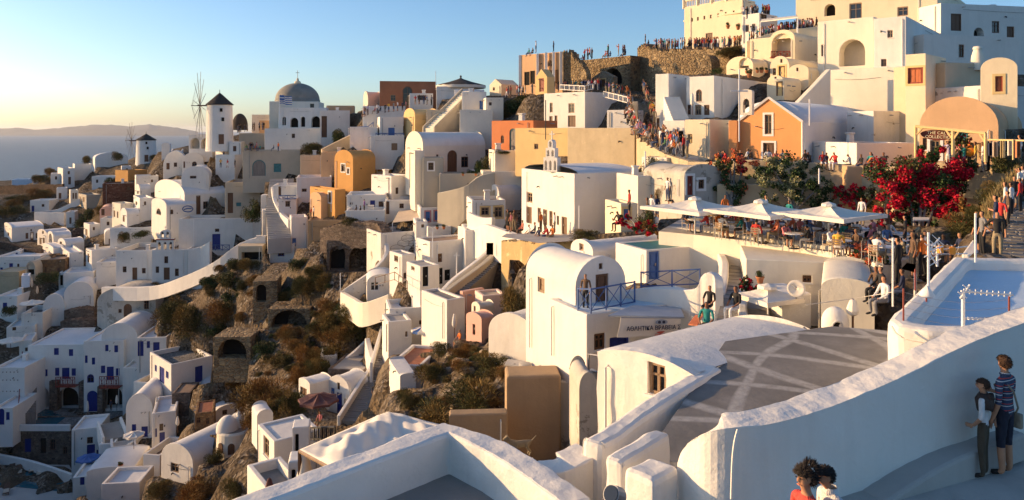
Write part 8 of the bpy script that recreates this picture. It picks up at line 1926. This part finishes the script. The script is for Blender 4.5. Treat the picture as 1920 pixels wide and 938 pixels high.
def visitor(label, loc, rz, h, J, mats, style, hair, hcol, turn=0., extras=None):
    if turn:       # turn the head on the neck
        M = Matrix.Rotation(R_(turn), 3, 'Z'); c = Vector(J['neck'][:3])
        for n in ('jaw', 'head', 'crown'): q = M@(Vector(J[n][:3])-c)+c; J[n] = (*q, *J[n][3:])
    hc = Vector(J['head'][:3]); Rt = Matrix.Rotation(R_(turn), 3, 'Z')
    fx = lambda v: tuple(hc+Rt@Vector(v))
    ex = fingers(J)+[('fnose', (*fx((0, -.108, -.012)), .012, .016), 'head'), ('fearl', (*fx((-.079, .012, -.005)), .010, .022), 'head'), ('fearr', (*fx((.079, .012, -.005)), .010, .022), 'head')]
    me = person_mesh('person', None, style, 2, ex, J=J, hair=False)
    o = bpy.data.objects.new('person', me); COL.objects.link(o); o.location = loc; o.rotation_euler = (0, 0, R_(rz)); s = h/1.74; o.scale = (s, s, s)
    for i, m in enumerate(mats): me.materials[i] = MT[m]
    tag(o, label, 'person'); BASE[o.name] = Vector((0, 0, 0))
    # hair: a cap with strands
    r = random.Random(len(label)); mb = MB(); RX, RY, RZ = .083, .104, .098
    def ok(u): return u.z > .28 or (u.y > -.12 and u.z > -.55 and abs(u.x) < .95+u.y) or (u.y > .25 and u.z > -.75)
    bm = bmesh.new(); bmesh.ops.create_icosphere(bm, subdivisions=4, radius=1)
    for f in bm.faces:
        u = f.calc_center_median()
        if ok(u): mb.add([tuple(hc+Rt@Vector((v.co.x*RX*(1+.05*math.sin(v.co.z*23+v.co.x*17)), v.co.y*RY*(1+.04*math.sin(v.co.x*29)), v.co.z*RZ+.012))) for v in f.verts], [(0, 1, 2)])
    bm.free(); n = 900 if hair != 'curly' else 2600
    for i in range(n):
        u = Vector((r.gauss(0, 1), r.gauss(0, 1), r.gauss(0, 1))).normalized()
        if not ok(u): continue
        p = Vector((u.x*RX, u.y*RY, u.z*RZ+.012)); L = .022 if hair == 'short' else .05
        if hair == 'curly':
            p = p*r.uniform(.95, 1.16); 
            if u.y > .1 and u.z > .1: p = p*r.uniform(1, 1.22)+Vector((0, .02, .025))
        d = (u*.5+Vector((r.uniform(-1, 1), .5, -.3 if hair == 'short' else r.uniform(-1, 1)))*.8).normalized(); t = d.cross(u).normalized() if d.cross(u).length > .01 else Vector((1, 0, 0)); w = .005
        mb.add([tuple(hc+Rt@q) for q in (p-t*w, p+t*w, p+d*L+u*.006)], [(0, 1, 2)])
    g = mb.build('hair', hcol, o, merge=False); 
    for sx in (-1, 1):
        mb = MB(); c = Vector(fx((sx*.030, -.083, .012))); e0 = [(.013*math.cos(t*.63), .006*math.sin(t*.63)) for t in range(10)]; mb.prism([tuple(c+Rt@Vector((x, -.012, z))) for x, z in e0], Rt@Vector((0, .01, 0))); mb.build('eye', 'hair_dk', o, merge=False)
    mb = MB(); c = Vector(fx((0, -.088, -.055))); mb.prism([tuple(c+Rt@Vector((.024*math.cos(t*.63), -.004, .006*math.sin(t*.63)))) for t in range(10)], Rt@Vector((0, .012, 0))); mb.build('mouth', 'c_salmon', o, merge=False)
    if extras: extras(o, J)
    return o
def onpath(px, py): z = -5.12; d = z*F/(HY-py); return Vector(((px-CX)/F*d, d, z))
def setj(J, **k):
    for n, v in k.items(): J[n] = (*v, J[n][3], J[n][4])
    return J
def xtra1(o, J):
    mb = MB(); mb.tube([(.13, .03, 1.43), (.02, .13, 1.25), (-.16, .1, .98), (-.2, .04, .86)], .014, 5); mb.tube([(.13, .03, 1.43), (.06, -.11, 1.3), (-.14, -.12, 1.0), (-.2, .0, .86)], .014, 5); mb.build('strap', 'cloth_khaki', o)
    mb = MB(); mb.prism([(-.28, -.12, .66), (-.28, .12, .66), (-.27, .12, .88), (-.27, -.12, .88)], (.08, 0, 0)); mb.build('shoulder_bag', 'cloth_khaki', o, bevel=.02)
    mb = MB(); mb.lathe([(.062, 1.44), (.075, 1.47), (.066, 1.50), (.058, 1.495)], (0, .005, 0), 16); mb.build('collar', 'c_stripe', o)
J = skel('stand'); setj(J, elbl=(-.24, -.02, 1.13), wril=(-.17, -.22, 1.12), hanl=(-.13, -.29, 1.13)); J['waist'] = (0, 0, 1.08, .145, .11); J['chest'] = (0, .01, 1.27, .165, .115)
visitor('person in striped polo shirt and navy shorts standing by the long parapet wall', onpath(1884, 892), -150, 1.78, J, ['skin', 'c_stripe', 'cloth_navy', 'hair_br', 'shoe'], 'short', 'short', 'hair_br', -25, xtra1)
def xtra2(o, J):
    mb = MB(); n = 18
    prof = [(.155, 1.22, .02), (.170, 1.30, .02), (.178, 1.38, .015), (.13, 1.45, .01), (.075, 1.50, .0)]
    for i in range(len(prof)-1):
        for t in range(n):
            q = lambda k, a: (prof[k][0]*1.12*math.cos(a), prof[k][0]*.82*math.sin(a)+prof[k][2], prof[k][1]+(.03*math.sin(3*a) if k == 0 else 0))
            a0, a1 = 2*math.pi*t/n, 2*math.pi*(t+1)/n; mb.add([q(i, a0), q(i, a1), q(i+1, a1), q(i+1, a0)], [(0, 1, 2, 3)])
    mb.build('draped_sweater', 'cloth_brown', o, smooth=True).modifiers.new('s', 'SOLIDIFY').thickness = .015
    mb = MB(); mb.tube([(-.08, .10, 1.47), (0, .135, 1.42), (.08, .10, 1.47)], .04, 8); mb.build('hood', 'cloth_brown', o, smooth=True)
J = skel('hip'); setj(J, elbl=(-.33, .08, 1.13), wril=(-.17, .13, .99), hanl=(-.09, .155, .98), elbr=(.25, .03, 1.12), wrir=(.2, -.1, .95), hanr=(.17, -.17, .93))
visitor('person with dark sweater over white shirt and olive trousers, hand on lower back', onpath(1844, 896), -135, 1.46, J, ['skin', 'cloth_white', 'cloth_olive', 'hair_br', 'shoe'], '', 'short', 'hair_br', 20, xtra2)
def xtra3(o, J):
    mb = MB(); mb.lathe([(.012, -.03), (.018, 0), (.012, .03)], (-.085, .0, 1.56), 8); mb.build('earring', 'trim_yellow', o)
J = skel('stand')
visitor('person with curly black updo and coral top at the bottom edge', onpath(1512, 1130)*0+Vector((3.02, 7.5, -5.2)), -72, 1.74, J, ['skin', 'cloth_coral', 'cloth_navy', 'hair_dk', 'shoe'], 'short', 'curly', 'hair_dk', 0, xtra3)
def xtra4(o, J):
    mb = MB(); mb.lathe([(.072, 1.42), (.082, 1.45), (.07, 1.5), (.06, 1.495)], (0, .005, 0), 16); mb.build('collar', 'cloth_white', o)
J = skel('stand')
for k_, n_ in enumerate(('neck', 'jaw', 'head', 'crown')): x, y, z, a, b = J[n_]; J[n_] = (x, y-.018*(k_+1), z-.006*k_, a, b)
visitor('person with short black hair and white navy collar shirt at the bottom edge', Vector((3.33, 7.65, -5.2)), -80, 1.70, J, ['skin', 'cloth_white', 'cloth_navy', 'hair_dk', 'shoe'], 'short', 'short', 'hair_dk', 10, xtra4)
# stone ledge along the foot of the long parapet
Wl('rough stone ledge at the foot of the long parapet wall', [(1660, 945, 10.0), (1720, 905, 10.25), (1800, 860, 10.6), (1925, 812, 11.2)], .4, .5, 'concrete_lt', name='stone_ledge', cat='ledge', jag=0, bev=.05, terr=False, clip=False)

# hand-laid unevenness on the walls close to the viewpoint
tx = bpy.data.textures.new('unevenness', 'CLOUDS'); tx.noise_scale = .55; tx.noise_depth = 2
for o in list(bpy.data.objects):
    if o.type != 'MESH' or o.name.split('.')[0] not in ('parapet_wall', 'wall', 'ramp_wall', 'stair_wall'): continue
    loc = o.matrix_world.translation if not o.parent else o.parent.location
    if not 6 < loc.y < 20 or abs(loc.x) > 14: continue
    sd = o.modifiers.new('grid', 'SUBSURF'); sd.subdivision_type = 'SIMPLE'; sd.levels = sd.render_levels = 4
    dp = o.modifiers.new('uneven', 'DISPLACE'); dp.texture = tx; dp.strength = .07; dp.mid_level = .5; dp.texture_coords = 'GLOBAL'
    o.data.polygons.foreach_set('use_smooth', [True]*len(o.data.polygons)); o.data.set_sharp_from_angle(angle=R_(50))
